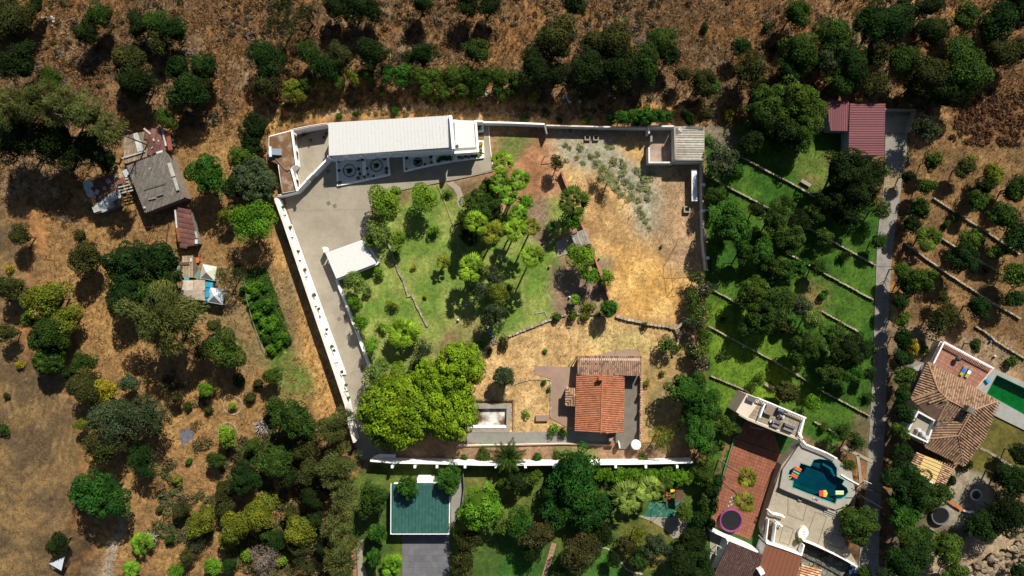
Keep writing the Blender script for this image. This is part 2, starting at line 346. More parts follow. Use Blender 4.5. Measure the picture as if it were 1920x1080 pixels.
# the ground is dug out under the pools
PITS = [([(1476, 858), (1600, 868), (1612, 960), (1472, 925)], -1.2), ([(885, 752), (962, 752), (962, 812), (885, 812)], -.9), ([(1850, 695), (2010, 770), (2010, 850), (1840, 742)], -1.4)]
for pl, dz in PITS: Z[inside(U, V, pl)] = dz
def ground_z(px, py):
    i = np.searchsorted(gx, (px-960)*.1)-1; j = np.searchsorted(gy, -(py-540)*.1)-1
    return float(Z[max(0, min(i, len(gx)-1)), max(0, min(j, len(gy)-1))])
def grid_mesh(name, X, Y, Z, C):
    nx, ny = X.shape; me = bpy.data.meshes.new(name); nv = nx*ny
    co = np.stack([X, Y, Z], -1).reshape(-1, 3).astype(np.float32)
    I = np.arange(nv).reshape(nx, ny); F = np.stack([I[:-1, :-1], I[1:, :-1], I[1:, 1:], I[:-1, 1:]], -1).reshape(-1, 4).astype(np.int32)
    me.vertices.add(nv); me.vertices.foreach_set('co', co.ravel()); nf = len(F)
    me.loops.add(nf*4); me.loops.foreach_set('vertex_index', F.ravel()); me.polygons.add(nf)
    me.polygons.foreach_set('loop_start', np.arange(0, nf*4, 4, dtype=np.int32)); me.update(calc_edges=True)
    ca = me.color_attributes.new('Col', 'FLOAT_COLOR', 'POINT')
    cc = np.concatenate([C.reshape(-1, 3), np.ones((nv, 1))], 1).astype(np.float32); ca.data.foreach_set('color', cc.ravel())
    return me
gm = grid_mesh('ground', X, Y, Z, np.clip(C, 0, 1))
gm.materials.append(M('earth_and_dry_grass', (1, 1, 1), attr=True, var=.36, scale=1.6, fine=5.5, bump=.8, rough=1.))
g = bpy.data.objects.new('ground', gm); col.objects.link(g); tag(g, 'dry hillside, lots, lawns and field soil', kind='structure')

# ------------------------------------------------------------------ dry tussocks and weeds on the ground (too many to count)
def blades(name, n, poly, size, cols, label, seed, mask=None, hgt=1., kind='stuff', avoid=()):
    rs = np.random.RandomState(seed); xs = [p[0] for p in poly]; ys = [p[1] for p in poly]
    u = rs.uniform(min(xs), max(xs), n*3); v = rs.uniform(min(ys), max(ys), n*3); k = inside(u, v, poly)
    for a in avoid: k &= ~inside(u, v, a)
    if mask is not None: k &= mask((u-960)*.1, -(v-540)*.1)
    u = u[k][:n]; v = v[k][:n]; n = len(u); x = (u-960)*.1; y = -(v-540)*.1
    i = np.clip(np.searchsorted(gx, x)-1, 0, len(gx)-1); j = np.clip(np.searchsorted(gy, y)-1, 0, len(gy)-1); z = Z[i, j]
    m = 7; cen_ = np.stack([x, y, z], -1); cols = np.array(cols); base = cols[rs.randint(0, len(cols), n)]*rs.uniform(.65, 1.3, (n, 1))
    cen_ = np.repeat(cen_, m, 0); base = np.repeat(base, m, 0)*rs.uniform(.8, 1.2, (n*m, 1)); N_ = n*m
    s = np.repeat(rs.uniform(.5, 1.3, n), m)*size; a = rs.uniform(0, 2*np.pi, N_); lean = rs.uniform(.2, 1.1, N_)
    up = np.stack([np.cos(a)*np.sin(lean), np.sin(a)*np.sin(lean), np.cos(lean)*hgt], -1); sd_ = np.stack([-np.sin(a), np.cos(a), 0*a], -1)
    p = cen_+np.stack([np.cos(a), np.sin(a), 0*a-.3], -1)*(s*.2)[:, None]; w = (s*rs.uniform(.05, .13, N_))[:, None]
    tip = p+up*s[:, None]
    V_ = np.stack([p-sd_*w, p+sd_*w, tip+sd_*w*.6, tip-sd_*w*.6], 1).reshape(-1, 3); F_ = np.arange(N_*4).reshape(-1, 4)
    me = quad_mesh(name, V_, F_, np.repeat(base, 4, 0))
    me.materials.append(M('dry_stalks', (1, 1, 1), attr=True, var=.1, bump=0, rough=1.))
    o = bpy.data.objects.new(name, me); col.objects.link(o); tag(o, label, kind=kind); return o
def quad_mesh(name, V_, F_, Cp):
    me = bpy.data.meshes.new(name); nv = len(V_); nf = len(F_)
    me.vertices.add(nv); me.vertices.foreach_set('co', np.ascontiguousarray(V_, dtype=np.float32).ravel())
    me.loops.add(nf*4); me.loops.foreach_set('vertex_index', F_.astype(np.int32).ravel()); me.polygons.add(nf)
    me.polygons.foreach_set('loop_start', np.arange(0, nf*4, 4, dtype=np.int32)); me.update(calc_edges=True)
    ca = me.color_attributes.new('Col', 'FLOAT_COLOR', 'POINT'); ca.data.foreach_set('color', np.concatenate([Cp, np.ones((nv, 1))], 1).astype(np.float32).ravel())
    return me
HILL = [(-30, -30), (1950, -30), (1950, 200), (1760, 215), (1400, 235), (1325, 232), (1000, 222), (620, 212), (480, 260), (340, 240), (230, 230), (120, 400), (-30, 380)]
blades('dry_scrub_grass', 30000, HILL, .42, [(.22, .12, .045), (.19, .115, .055), (.28, .19, .095), (.13, .075, .032), (.24, .105, .03)], 'dry tussocks over the brown hillside', 3)
blades('dry_farm_grass', 13000, [(120, 330), (340, 240), (520, 255), (500, 440), (560, 520), (650, 790), (600, 1110), (190, 1110), (150, 780), (60, 560)], .34, [(.3, .165, .055), (.24, .13, .045), (.33, .2, .075), (.18, .095, .033)], 'dry yellow grass around the farm sheds and the orchard below', 4)
blades('straw_grass', 2200, [(1060, 330), (1322, 320), (1320, 505), (1285, 600), (1155, 590), (1110, 455)], .2, [(.45, .3, .11), (.4, .26, .1), (.5, .36, .16)], 'golden straw grass on the walled dry lot', 5)
blades('sage_weeds', 160, [(1060, 268), (1120, 268), (1175, 320), (1200, 370), (1235, 440), (1190, 420), (1150, 360), (1100, 320)], .5, [(.17, .21, .12), (.22, .22, .1), (.15, .2, .12), (.28, .22, .08)], 'grey green weeds on the gravelly corner of the dry lot', 6,
       mask=lambda x, y: fbm(x, y, .3, 91, 2) > .5)
blades('lawn_tufts', 7000, [(672, 470), (735, 345), (832, 342), (885, 385), (950, 400), (1045, 365), (1072, 400), (1040, 480), (1050, 560), (950, 632), (830, 700), (700, 700), (635, 530)], .13, [(.14, .21, .045), (.18, .23, .06), (.12, .18, .04)], 'short green blades of the palm lawn', 7)
blades('terrace_grass', 7000, [(1322, 245), (1560, 270), (1650, 400), (1640, 780), (1560, 830), (1390, 740), (1330, 820)], .18, [(.04, .09, .01), (.06, .11, .014), (.045, .08, .012)], 'green grass of the walled garden terraces', 8)
blades('crop_leaves', 2600, [(455,506),(500,504),(520,560),(546,640),(522,668),(488,640),(465,570)], .42, [(.05,.13,.012),(.08,.17,.02),(.03,.09,.01)], 'loose bright green leaves filling the vegetable plot', 19)
blades('field_stubble', 7000, [(-60,390),(0,390),(35,430),(45,560),(25,610),(60,700),(105,730),(140,800),(148,860),(128,960),(100,1110),(-60,1110)], .17, [(.24,.16,.065),(.13,.09,.045),(.3,.2,.08),(.09,.065,.035)], 'stubble on the ploughed field', 29)
blades('orchard_grass', 6000, [(1700, 260), (1760, 220), (1950, 190), (1950, 700), (1880, 690), (1700, 610)], .26, [(.22, .14, .06), (.17, .1, .045), (.27, .17, .08)], 'dry grass between the orchard trees', 9)
blades('house_lot_grass', 1500, [(885, 700), (905, 655), (1060, 600), (1155, 596), (1262, 620), (1270, 690), (1210, 690), (1205, 665), (1080, 665), (1060, 690), (1000, 690), (1030, 715), (1030, 810), (960, 810), (955, 755), (890, 755)], .22, [(.4, .27, .12), (.33, .21, .1), (.44, .32, .16)], 'pale dry grass round the tiled house', 10)
# ------------------------------------------------------------------ materials
WHITE = M('white_paint', (.82, .82, .8), var=.05, bump=.1, c2=(.66, .65, .6), stain=.62)
WROOF = M('white_sheet_roof', (.58, .58, .555), var=.05, bump=0, rough=.5, c2=(.52, .51, .47), stain=.58)
CONC = M('yard_concrete', (.29, .255, .195), c2=(.22, .19, .145), var=.15, scale=.3, fine=7, bump=.15)
CONC2 = M('grey_concrete', (.23, .22, .19), c2=(.18, .17, .145), var=.14, scale=.6, bump=.3)
DRYPAD = M('rough_concrete', (.28, .255, .21), c2=(.2, .17, .13), var=.16, scale=.8, bump=.4)
GRAV = M('pale_gravel', (.62, .62, .58), c2=(.52, .52, .49), var=.2, scale=2, fine=14, bump=.6)
BRICK = M('brick_red', (.3, .12, .075), c2=(.22, .11, .08), var=.25, scale=2)
STONE = M('field_stone', (.3, .255, .18), c2=(.24, .21, .16), var=.3, scale=1.6, bump=.8)
TILE = M('terracotta', (1, 1, 1), attr=True, var=.16, scale=1.8, bump=.4)
PINK = M('pink_paving', (.29, .185, .135), c2=(.22, .16, .125), var=.15, scale=.7, bump=.3)
DARKP = M('dark_paving', (.155, .14, .115), c2=(.12, .1, .08), var=.15, scale=.9, bump=.3)
DARK = M('dark_opening', (.01, .01, .012), var=0, bump=0)
GREYM = M('grey_metal', (.2, .21, .22), var=.1, rough=.45, metal=.3, bump=.05)
WOOD = M('brown_wood', (.12, .07, .04), c2=(.18, .12, .07), var=.25)
PLAIN = M('painted_parts', (1, 1, 1), attr=True, var=.08, bump=0, rough=.55)
ATTR = M('weathered_parts', (1, 1, 1), attr=True, var=.22, scale=1.6, bump=.3)
TURF = M('green_turf', (.02, .065, .01), c2=(.03, .085, .014), var=.15, bump=.5)  # turf green darkened in colour for the shadow lying over it
SOIL = M('bed_soil', (.1, .07, .045), c2=(.14, .1, .06), var=.25, bump=.8)
LEAF0 = M('small_leaves', (1, 1, 1), attr=True, var=.15, bump=0, trans=.12)
def pad(name, px, z, mat, label=None, z0=-.5, kind='structure', holes=(), parent=None):
    mb = MB(); mb.prism(Q(px, z), z0, z, holes=[Q(h, z) for h in holes]); o = mb.build(name, mat, parent)
    return tag(o, label, kind=None if parent is not None else kind)
def grid_tiles(name, px, z, sx, sy, th, mat, parent, gap=.05, cols=((1, 1, 1),), cv=.12, seed=1, join=False):
    """quad of pixel corners cut into sx*sy tiles, each its own part (or one joined part)"""
    rd = random.Random(seed); A, B, C_, D = Q(px, z); mj = MB()
    for i in range(sx):
        for j in range(sy):
            def at(u, v): return (A*(1-u)+B*u)*(1-v)+(D*(1-u)+C_*u)*v
            lx = max((B-A).length, .1)/sx; ly = max((D-A).length, .1)/sy; gu = gap/2/lx/sx; gv = gap/2/ly/sy
            u0, u1, v0, v1 = i/sx+gu, (i+1)/sx-gu, j/sy+gv, (j+1)/sy-gv
            c = cols[rd.randrange(len(cols))]; g_ = 1+rd.uniform(-cv, cv); c = tuple(k*g_ for k in c)
            mb = mj if join else MB(); mb.prism([at(u0, v0), at(u1, v0), at(u1, v1), at(u0, v1)], z-th, z+rd.uniform(0, .008), c)
            if not join: mb.build(name, mat, parent)
    if join: o = mj.build(name, mat, parent); o['kind'] = 'stuff'; return o

# ------------------------------------------------------------------ concrete yard and drive of the walled property
yard = tag(thing('concrete_yard', None, None, P(600, 450)), kind='structure')
for s in [[(536,373),(560,361),(620,300),(735,296),(735,358),(692,392),(620,394),(545,396)],
          [(736,296),(906,290),(908,234),(916,234),(924,318),(860,334),(736,357.5)],
          [(546,397),(619,395),(612,470),(631,536),(591,546)],
          [(620,395),(691,393),(690,440),(706,455),(708,492),(631,527),(613,470)],
          [(592,547),(632,537),(648,581),(610,592)],
          [(611,593),(649,582),(695,690),(650,701)],
          [(650,702),(695,691),(690,760),(720,860),(680,862),(655,790),(662,765)]]:
    mb = MB(); mb.prism(offs(Q(s, .06), .012), -.4, .06); mb.build('concrete_slab', CONC, yard)
pad('yard_base', [(533,372),(560,359),(620,298),(735,294),(906,288),(908,232),(917,232),(925,319),(860,335),(742,358),(694,392),(692,440),(707,455),(709,493),(633,527),(650,580),(697,690),(693,760),(722,862),(676,862),(650,790),(657,765)], .035, CONC)
tag(pad('inner_court', [(555,262),(616,236),(618,296),(560,358)], .08, CONC), kind='structure')
for x, y in [(615,321),(616,381),(627.5,386),(636,350),(647,592),(636,598),(678,690)]:
    mb = MB(); c = P(x, y, .07); mb.box(c, (.68, .68, .03), math.radians(28)); mb.box(c+Vector((0,0,.02)), (.5, .5, .01), math.radians(28))
    tag(mb.build('drain_cover', DARKP), 'square dark drain cover let into the pale concrete yard', 'drain cover', 'drain covers in the concrete yard')

# ------------------------------------------------------------------ long white building
def lerp(a, b, t): return a*(1-t)+b*t
wb = thing('white_building', 'long white building with seamed white metal roof along the top of the yard', 'building', P(730, 270))
mb = MB(); mb.prism(Q([(617,231),(846,217),(850,289),(890,287),(891,229),(846,222),(846,217)][:1]+[(844,219),(848,281),(618,290)], 5.0), -.3, 4.98); mb.build('wall', WHITE, wb)
mb = MB(); mb.prism(Q([(850,224),(891,228),(895,284),(852,287)], 3.5), -.3, 3.48); mb.build('side_wall', WHITE, wb)
NW, NE, SE, SW = P(616,230,6.0), P(843,216.5,6.0), P(848,276,5.4), P(617,292,5.4); n = 34
for i in range(n):
    a, b = i/n, (i+1)/n; e = .009/ (227/n)
    q = [lerp(NW, NE, a+e), lerp(NW, NE, b-e), lerp(SW, SE, b-e), lerp(SW, SE, a+e)]
    mb = MB(); mb.slab3(q, .06); p, r = lerp(NW, NE, a), lerp(SW, SE, a); mb.cyl(p+Vector((0,0,.01)), r+Vector((0,0,.01)), .035, n=4)
    mb.build('roof_panel', WROOF, wb)
mb = MB(); mb.slab3([p-Vector((0,0,.09)) for p in (NW, NE, SE, SW)], .2); mb.build('roof_deck', GREYM, wb)
mb = MB(); strip(mb, Q([(844.5,216),(850,279)], 6.6), .5, 4.9, 6.6); mb.build('parapet', WHITE, wb)
mb = MB(); mb.prism(Q([(852,225),(888,226),(892,276),(854,278)], 4.0), 3.49, 4.0); mb.build('flat_roof', WROOF, wb)
mb = MB(); strip(mb, Q([(889,227),(905,227)], 3.2), .3, -.2, 3.2); strip(mb, Q([(892,228),(896,283),(852,286)], 3.9), .4, 3.49, 3.9); mb.build('terrace_wall', WHITE, wb)
for x in (634, 664, 696, 722, 748, 776, 806, 838):
    y = 293-(x-617)*.068; c = P(x, y+1, 3.6); rz = math.radians(3.9)
    mb = MB(); mb.box(c+Vector((0,-.45,0)), (1.9, .9, .12), rz, rx=.25); mb.build('awning', WHITE, wb)
    w = MB(); w.box(P(x, y+1, 1.7)+Vector((0,-.05,0)), (1.3, .16, 1.2), rz); w.build('window', DARK, wb)
for x in (622, 680, 735, 790):
    y = 297-(x-617)*.068; mb = MB(); mb.box(P(x, y, 2.4)+Vector((0,-.1,0)), (.3, .3, 4.8), .07, rx=0); mb.build('buttress', WHITE, wb)
mb = MB(); mb.cyl(P(857,274,3.98), P(857,274,4.4), .3, .25, 10, (.12,.05,.04)); mb.build('chimney_pot', PLAIN, wb)
# annex with brown roof, courtyard walls
an = thing('annex', 'low annex with rusty brown flat roof west of the small courtyard', 'building', P(535, 310))
ro = [(504,255),(546,244),(554,308),(546,316),(557,357),(529,362),(521,308),(503,300)]
mb = MB(); mb.prism(Q(ro, 3.1), -.3, 3.1); mb.build('wall', WHITE, an)
mb = MB(); mb.prism(offs(Q(ro, 3.2), .15), 3.1, 3.2); mb.build('roof', M('annex_roof', (.17, .09, .04), c2=(.25, .21, .16), stain=.55, var=.25, scale=.7, bump=.6), an)
mb = MB(); strip(mb, Q([(546.5,243),(555.5,310)], 3.7), .3, 3.1, 3.7); strip(mb, Q([(546,317),(557,358)], 3.7), .3, 3.1, 3.7); mb.build('parapet', WHITE, an)
for x, y in ((552.4,262.5), (555.8,290), (557,343)):
    f = MB(); f.box(P(x, y, 1.9), (.22, 1.25, 1.35), math.radians(7), c=(.28, .05, .025)); fo = f.build('window', PLAIN, an)
    g_ = MB(); g_.box(P(x, y, 1.9)+Vector((.1, .25, 0)), (.08, .55, 1.1), math.radians(7)); g_.build('pane', DARK, fo)
mb = MB(); mb.tube([P(513,293,3.3), P(534,318,3.3), P(539,320,3.3), P(546,318,3.3)], .1, c=(.1,.1,.1)); mb.build('pipe', PLAIN, an)
for a_, b_ in ((P(506,258,3.3), P(507,275,3.3)), (P(515,256,3.3), P(515,277,3.3))): mb = MB(); mb.cyl(a_, b_, .07, n=6, c=(.13,.06,.04)); mb.build('pipe', PLAIN, an)
sh = thing('solar_water_heater', 'solar water heater with blue grey panel and tank on the brown annex roof', 'solar heater', P(517, 285, 3.2))
mb = MB(); A, B, C_, D = P(509,278,4.3), P(528,279,3.5), P(528.5,291,3.5), P(509,290,4.3); mb.slab3([A, B, C_, D], .08, (.17,.2,.26)); mb.build('panel', PLAIN, sh)
mb = MB(); mb.cyl(P(506,275,4.4), P(507,294,4.4), .27, n=12, c=(.6,.62,.65)); mb.build('tank', PLAIN, sh, smooth=False)
mb = MB(); mb.tube([P(509,279,4.2), P(510,279,3.2)], .04, c=(.3,.3,.3)); mb.tube([P(509,290,4.2), P(510,290,3.2)], .04, c=(.3,.3,.3)); mb.tube([P(507,285,4.2), P(507,285,3.2)], .04, c=(.3,.3,.3)); mb.build('frame', PLAIN, sh)
wall('courtyard_wall', 'white courtyard wall under the bank, between annex and long white roof', 'wall', [(549,243),(583,236),(613,231.5)], 3.3, .3, WHITE, BRICK, copo=-.09)
w = thing('diagonal_wall', 'white diagonal wall closing the small courtyard, with an arched gate', 'wall', P(580,330))
a, b = Q([(616,295),(556,357)], 2.7); g0, g1 = lerp(a, b, .5), lerp(a, b, .68)
mb = MB(); strip(mb, [a, g0], .3, -.2, 2.7); mb.build('wall', WHITE, w); mb = MB(); strip(mb, [g1, b], .3, -.2, 2.7); mb.build('wall', WHITE, w)
mb = MB(); strip(mb, [lerp(g0, g1, .03), lerp(g0, g1, .97)], .08, .1, 2.1, (.6,.57,.48)); mb.build('gate', PLAIN, w)
mb = MB(); strip(mb, [g0, g1], .34, 2.3, 2.9); mb.build('lintel', WHITE, w)
wall('yard_corner_wall', 'short white wall joining annex corner to the left boundary wall', 'wall', [(516,368),(556,358)], 2.6, .3, WHITE, BRICK, copo=-.09)
for x, y, r in ((569,253,.25),(581,264,.3),(607,257,.22),(611,250,.2)):
    t = thing('potted_plant', 'small dark potted plant standing in the shaded courtyard corner', 'potted plant', P(x, y, .08), 'potted plants in the small courtyard')
    mb = MB(); mb.cyl(P(x,y,.08), P(x,y,.5), .16, .22, 10, (.2,.1,.06)); mb.build('pot', PLAIN, t)
    mb = MB(); mb.blob(P(x,y,.75), r+.05, 8, 5, (.03,.05,.02), rough=.25, seed=int(x)); mb.build('foliage', LEAF0, t)

# ------------------------------------------------------------------ garden beds with rings of plants
def succ(mb, p, r, seed, c=(.03, .06, .025)):
    rd = random.Random(seed)
    for k in range(9):
        a = k*2.4+rd.random(); e = rd.uniform(.4, 1.1); d = Vector((math.cos(a)*math.cos(e), math.sin(a)*math.cos(e), math.sin(e)))
        s_ = Vector((-math.sin(a), math.cos(a), 0))*r*.22; g_ = rd.uniform(.7, 1.3)
        mb.add([p, p+d*r*.5+s_, p+d*r, p+d*r*.5-s_], [(0, 1, 2, 3)], tuple(q*g_ for q in c))
def bed(label, px, zc=.45):
    t = thing('garden_bed', label, 'garden bed', P(*px[0]))
    mb = MB(); mb.prism(Q(px, .2), 0, .2); mb.build('gravel', GRAV, t)
    mb = MB(); strip(mb, Q(px, zc), .35, 0, zc, closed=True); mb.build('kerb', WHITE, t); return t
bed('first white-kerbed gravel bed, left one below the long roof', [(631,300),(680,296.5),(683,338),(633.5,347)])
bed('second white-kerbed gravel bed with a plant ring, right of the first', [(683.5,296),(727,293.5),(730,327.5),(686,337)])
bed('third white-kerbed bed with small plant ring below the long roof', [(757,294),(812,292),(814,308),(758.5,321)])
bed('narrow white-kerbed bed full of low green plants', [(815.5,291.5),(852,290),(853,301),(817,308)])
bed('rightmost white-kerbed bed tapering to the paved corner', [(855,290),(898,286),(906,288),(906,294.5),(856,301)])
bed('small square white planter bed against the back boundary wall', [(894.5,231),(905,231),(905.5,245),(895,246)])
bed('upright white planter bed with yellow flowers at the paved corner', [(896,265),(905,265),(906.5,287),(897.5,287)])
for (x, y, R_, nm) in ((655.5,320,1.15,'first'), (706,310.5,1.1,'second'), (783.5,304,.75,'third')):
    c = P(x, y, .2)
    t = MB(); succ(t, c, .85, 1, (.02,.035,.015)); t.blob(c+Vector((0,0,.15)), .42, 8, 4, (.015,.022,.01), rough=.2)
    tag(t.build('agave', LEAF0), f'dark agave at the centre of the {nm} plant ring', 'plant')
    for k in range(18):
        a = k/18*2*math.pi; p = c+Vector((math.cos(a)*R_, math.sin(a)*R_, 0)); t = MB(); succ(t, p, .24, k, (.04,.065,.03)); t.blob(p+Vector((0,0,.06)), .09, 6, 4, (.035,.055,.03))
        tag(t.build('edging_plant', LEAF0), f'tiny dark plant in the ring round the {nm} agave', 'plant', f'plants ringing the {nm} agave')
rd = random.Random(8)
for (x, y, r, c) in [(635,302,.45,0),(672,299,.5,0),(673,317,.45,0),(675,326,.4,0),(636,320,.4,0),(637,343,.6,1),(672,334,.5,1),(684,332,.5,1),(681,299,.5,0),(721,297,.55,0),(725,316,.5,0),(725,323,.5,1),(688,316,.4,0),(690,327,.35,0),(701,330,.35,0),(763,296,.5,0),(808,294,.5,0),(809,305,.45,1),(762,317,.4,1),(797,308,.35,0),
                     (826,298,.6,2),(832,296,.7,2),(838,298,.6,2),(822,302,.5,2),(843,295,.5,2),(845,300,.4,2),(861,294,.4,2),(867,297,.35,2),(873,293,.4,2),(879,296,.35,2),(885,292,.45,2),(891,294,.4,2),(898,291,.7,1),(899,236,.6,1),(897,242,.5,1),(902,270,.6,3),(899,276,.5,1),(901,283,.5,1)]:
    cc = [(.03,.06,.02), (.12,.17,.03), (.035,.08,.02), (.4,.26,.02)][c]; m2 = MB(); m2.blob(P(x, y, .3), r*.6, 7, 5, cc, rough=.3, seed=int(x*y)); succ(m2, P(x, y, .2), r, int(x), cc); succ(m2, P(x, y, .35), r, int(y), cc)
    tag(m2.build('bedding_plant', LEAF0), ['dark tufted plant scattered in the gravel beds', 'pale green spreading plant inside a white-kerbed bed', 'low green plant in the narrow right-hand beds', 'yellow flowering plant in the upright white planter'][c], 'plant', ['dark tufted plants in the gravel beds', 'pale green plants in the white beds', 'low green plants in the narrow beds', None][c])

# ------------------------------------------------------------------ boundary walls
lw = wall('boundary_wall', 'tall white boundary wall down the left of the drive, hung with pots and lamps', 'wall', [(515,371),(532.5,420),(580,560),(628,700),(648,760),(655,800),(664,830)], 3.8, .36, WHITE, M('aged_coping', (.7,.6,.52), c2=(.45,.27,.2), stain=.6), copo=.0)
mb = MB(); mb.prism(Q([(546,420),(649,702),(640,702)], .5)[0:3], -.2, .5); mb.build('ledge', WHITE, lw)
potpl = []
for i, (x, y, c) in enumerate([(530.5,388,0),(543,427,1),(558.3,471.5,0),(571,506,2),(588,553,1),(597,579,0),(598.5,594,3),(612,618,0),(622,649,1),(626,657,0),(640,697,2),(648,722,0),(652.5,746,1)]):
    p = P(x, y, 2.0)+Vector((.1,0,0)); t = thing('hanging_pot', ['top','second','third','fourth','fifth','sixth','seventh','eighth','ninth','tenth','eleventh','twelfth','lowest'][i]+' hanging pot down the tall white wall, '+['small green plant','larger green plant','reddish plant','pink flowers'][c], 'potted plant', p-Vector((0,0,.25)), ['small pots hung on the drive wall','larger green pots on the drive wall','reddish pots on the drive wall',None][c])
    mb = MB(); mb.cyl(p-Vector((0,0,.25)), p, .12, .2, 8, (.3,.12,.06)); mb.build('pot', PLAIN, t)
    cc = [(.04,.07,.02),(.05,.09,.02),(.12,.07,.02),(.35,.03,.12)][c]; mb = MB(); mb.blob(p+Vector((0,0,.12)), (.27,.36,.33,.2)[c], 8, 5, cc, rough=.3, seed=i); succ(mb, p, .5, i, cc); mb.build('foliage', LEAF0, t)
for i, (x, y) in enumerate([(524,404),(538,446),(552,489),(564.5,520),(582,575),(602,627),(621.5,681),(640,735)]):
    p = P(x, y, 2.9)+Vector((.15,0,0)); t = thing('wall_lamp', ['topmost','second','third','fourth','fifth','sixth','seventh','lowest'][i]+' black bracket lamp down the tall white drive wall', 'lamp', p, 'bracket lamps along the drive wall')
    mb = MB(); mb.cyl(p, p+Vector((.9,.05,.1)), .07, n=6, c=(.03,.03,.03)); mb.build('bracket', PLAIN, t)
    mb = MB(); mb.cyl(p+Vector((.85,.05,-.2)), p+Vector((.85,.05,.1)), .17, .06, 8, (.04,.04,.04)); mb.build('shade', PLAIN, t)
wall('drive_wall', 'low white wall between the narrow drive and the lawn', 'wall', [(630,524),(650,575),(668,622),(692,688)], 1.1, .35, WHITE)
wall('back_wall', 'white boundary wall behind the red soil plot', 'wall', [(896,228.5),(960,230),(1021,232.5)], 2.15, .3, WHITE)
wall('return_wall', 'short leaning grey white wall end between soil plot and dry lot', 'wall', [(1021.5,234),(1025.5,251)], 2.2, .3, CONC2)
wall('lot_back_wall', 'grey white back wall along the top of the dry lot', 'wall', [(1024,235),(1120,237.5),(1216,239)], 2.0, .28, M('blue_white_wall', (.62,.63,.62), c2=(.5,.48,.44), var=.1), M('aged_coping'), copo=-.04)
wall('lot_side_wall', 'long white wall down the right side of the dry lot', 'wall', [(1318,300),(1317.5,350),(1318.5,400),(1320,450),(1326,507)], 2.0, .32, M('blue_white_wall'), STONE, copo=-.02)
for x, y in ((1316.5,348),(1317,396),(1320,441),(1324,484)):
    mb = MB(); mb.box(P(x,y,1.1), (.55,.5,2.2)); tag(mb.build('wall_pier', WHITE), 'square white pier on the right wall of the dry lot', 'pier', 'piers on the right lot wall')
wall('edge_kerb', 'thin white kerb edging the paved corner beside the soil plot', 'kerb', [(916.5,236),(918,265),(922,300),(925.5,320)], .14, .1, WHITE)
wall('lawn_kerb', 'thin pale kerb between the concrete yard and the lawn', 'kerb', [(925,320.5),(860,335),(742,358),(735,362)], .16, .12, STONE)
# open walled pen and shed in the top right corner
pen = thing('walled_pen', 'roofless blue white pen beside the grey ribbed shed roof', 'pen', P(1240, 280)); BW = M('blue_white_wall')
mb = MB(); strip(mb, Q([(1217,250),(1217,236.5),(1264,236.5)], 2.8), .3, -.2, 2.8); mb.build('wall', BW, pen); mb = MB(); strip(mb, Q([(1217,276),(1217.5,304.5),(1264,304.5)], 2.4), .3, -.2, 2.4); mb.build('wall', BW, pen)
mb = MB(); mb.prism(Q([(1218,238),(1264,238),(1264,304),(1218,304)], .1), -.2, .1); mb.build('floor', M('pen_floor', (.3,.2,.15), c2=(.24,.2,.17), var=.25), pen)
mb = MB(); mb.box(P(1219.5,262,1), (.4,1.1,1.9)); mb.build('door', CONC2, pen)
sh = thing('ribbed_shed', 'square shed with tan grey ribbed roof at the corner of the dry lot', 'shed', P(1292, 270))
mb = MB(); mb.prism(Q([(1265,238),(1319,238),(1319,303),(1266,303)], 3.1), -.2, 3.1); mb.build('wall', BW, sh)
q = [P(1264.5,237,3.5), P(1321,237,3.3), P(1320.5,300,3.3), P(1266,299.5,3.5)]
mb = MB(); mb.slab3(q, .1, (.2,.18,.145)); mb.build('roof', ATTR, sh)
m2 = ribbed(q, (1,0,0), .42, .07, 0, (.27,.245,.2), .2, wfrac=.8, c2=(.36,.34,.29), p2=.2, seed=4); m2.build('roof_ribs', ATTR, sh)['kind'] = 'stuff'
mb = MB(); mb.box(P(1271,246,3.55), (1.0,1.1,.04), .3, c=(.12,.11,.1)); mb.box(P(1276,242.5,3.56), (.7,.8,.04), .7, c=(.4,.38,.35)); mb.box(P(1303,239,3.5), (3.2,.5,.05), -.04, c=(.1,.1,.1)); mb.build('roof_patch', ATTR, sh)
mb = MB(); strip(mb, [q[0]+Vector((0,0,.1)), q[3]+Vector((0,0,.1))], .25, 3.2, 3.68); strip(mb, [q[3], q[2]], .25, 3.1, 3.6); mb.build('parapet', STONE, sh)
mb = MB(); mb.prism(Q([(1296.5,317),(1306.5,317),(1307.5,377),(1297,377)], 1.9), 1.8, 1.9, (.55,.6,.62)); t = thing('lean_to_canopy', 'narrow pale canopy leaning on the right wall below the ribbed shed', 'canopy', P(1302,347)); mb.build('roof', PLAIN, t)
mb = MB(); [mb.cyl(P(x,y,-.1), P(x,y,1.8), .05, n=6, c=(.4,.4,.4)) for x, y in ((1298,319),(1298.5,347),(1299,375))]; mb.build('post', PLAIN, t)
mb = MB(); mb.cyl(P(1297.5,318,.6), P(1294,355,.35), .13, n=8, c=(.5,.1,.03)); tag(mb.build('orange_pipe', PLAIN), 'long orange pipe lying beside the pale canopy', 'pipe')
def well(label, x, y, s, h=.5):
    t = thing('square_planter', label, 'planter', P(x,y)); mb = MB(); A = P(x,y,h); strip(mb, [A+Vector((i*s/2, j*s/2, 0)) for i, j in ((-1,-1),(1,-1),(1,1),(-1,1))], s*.22, -.2, h, closed=True); mb.build('kerb', CONC, t)
    mb = MB(); mb.box(A-Vector((0,0,h-.1)), (s*.8, s*.8, .2)); mb.build('soil', SOIL, t)
well('left one of two square concrete wells below the lot back wall', 1101.5, 258, .85); well('right one of two square concrete wells below the lot back wall', 1117.5, 258, .85)
well('square concrete well in the shade of the lot back wall', 1069, 245, .85, .3); well('lone square concrete well near the right lot wall', 1288.5, 392.5, 1.0, .7)
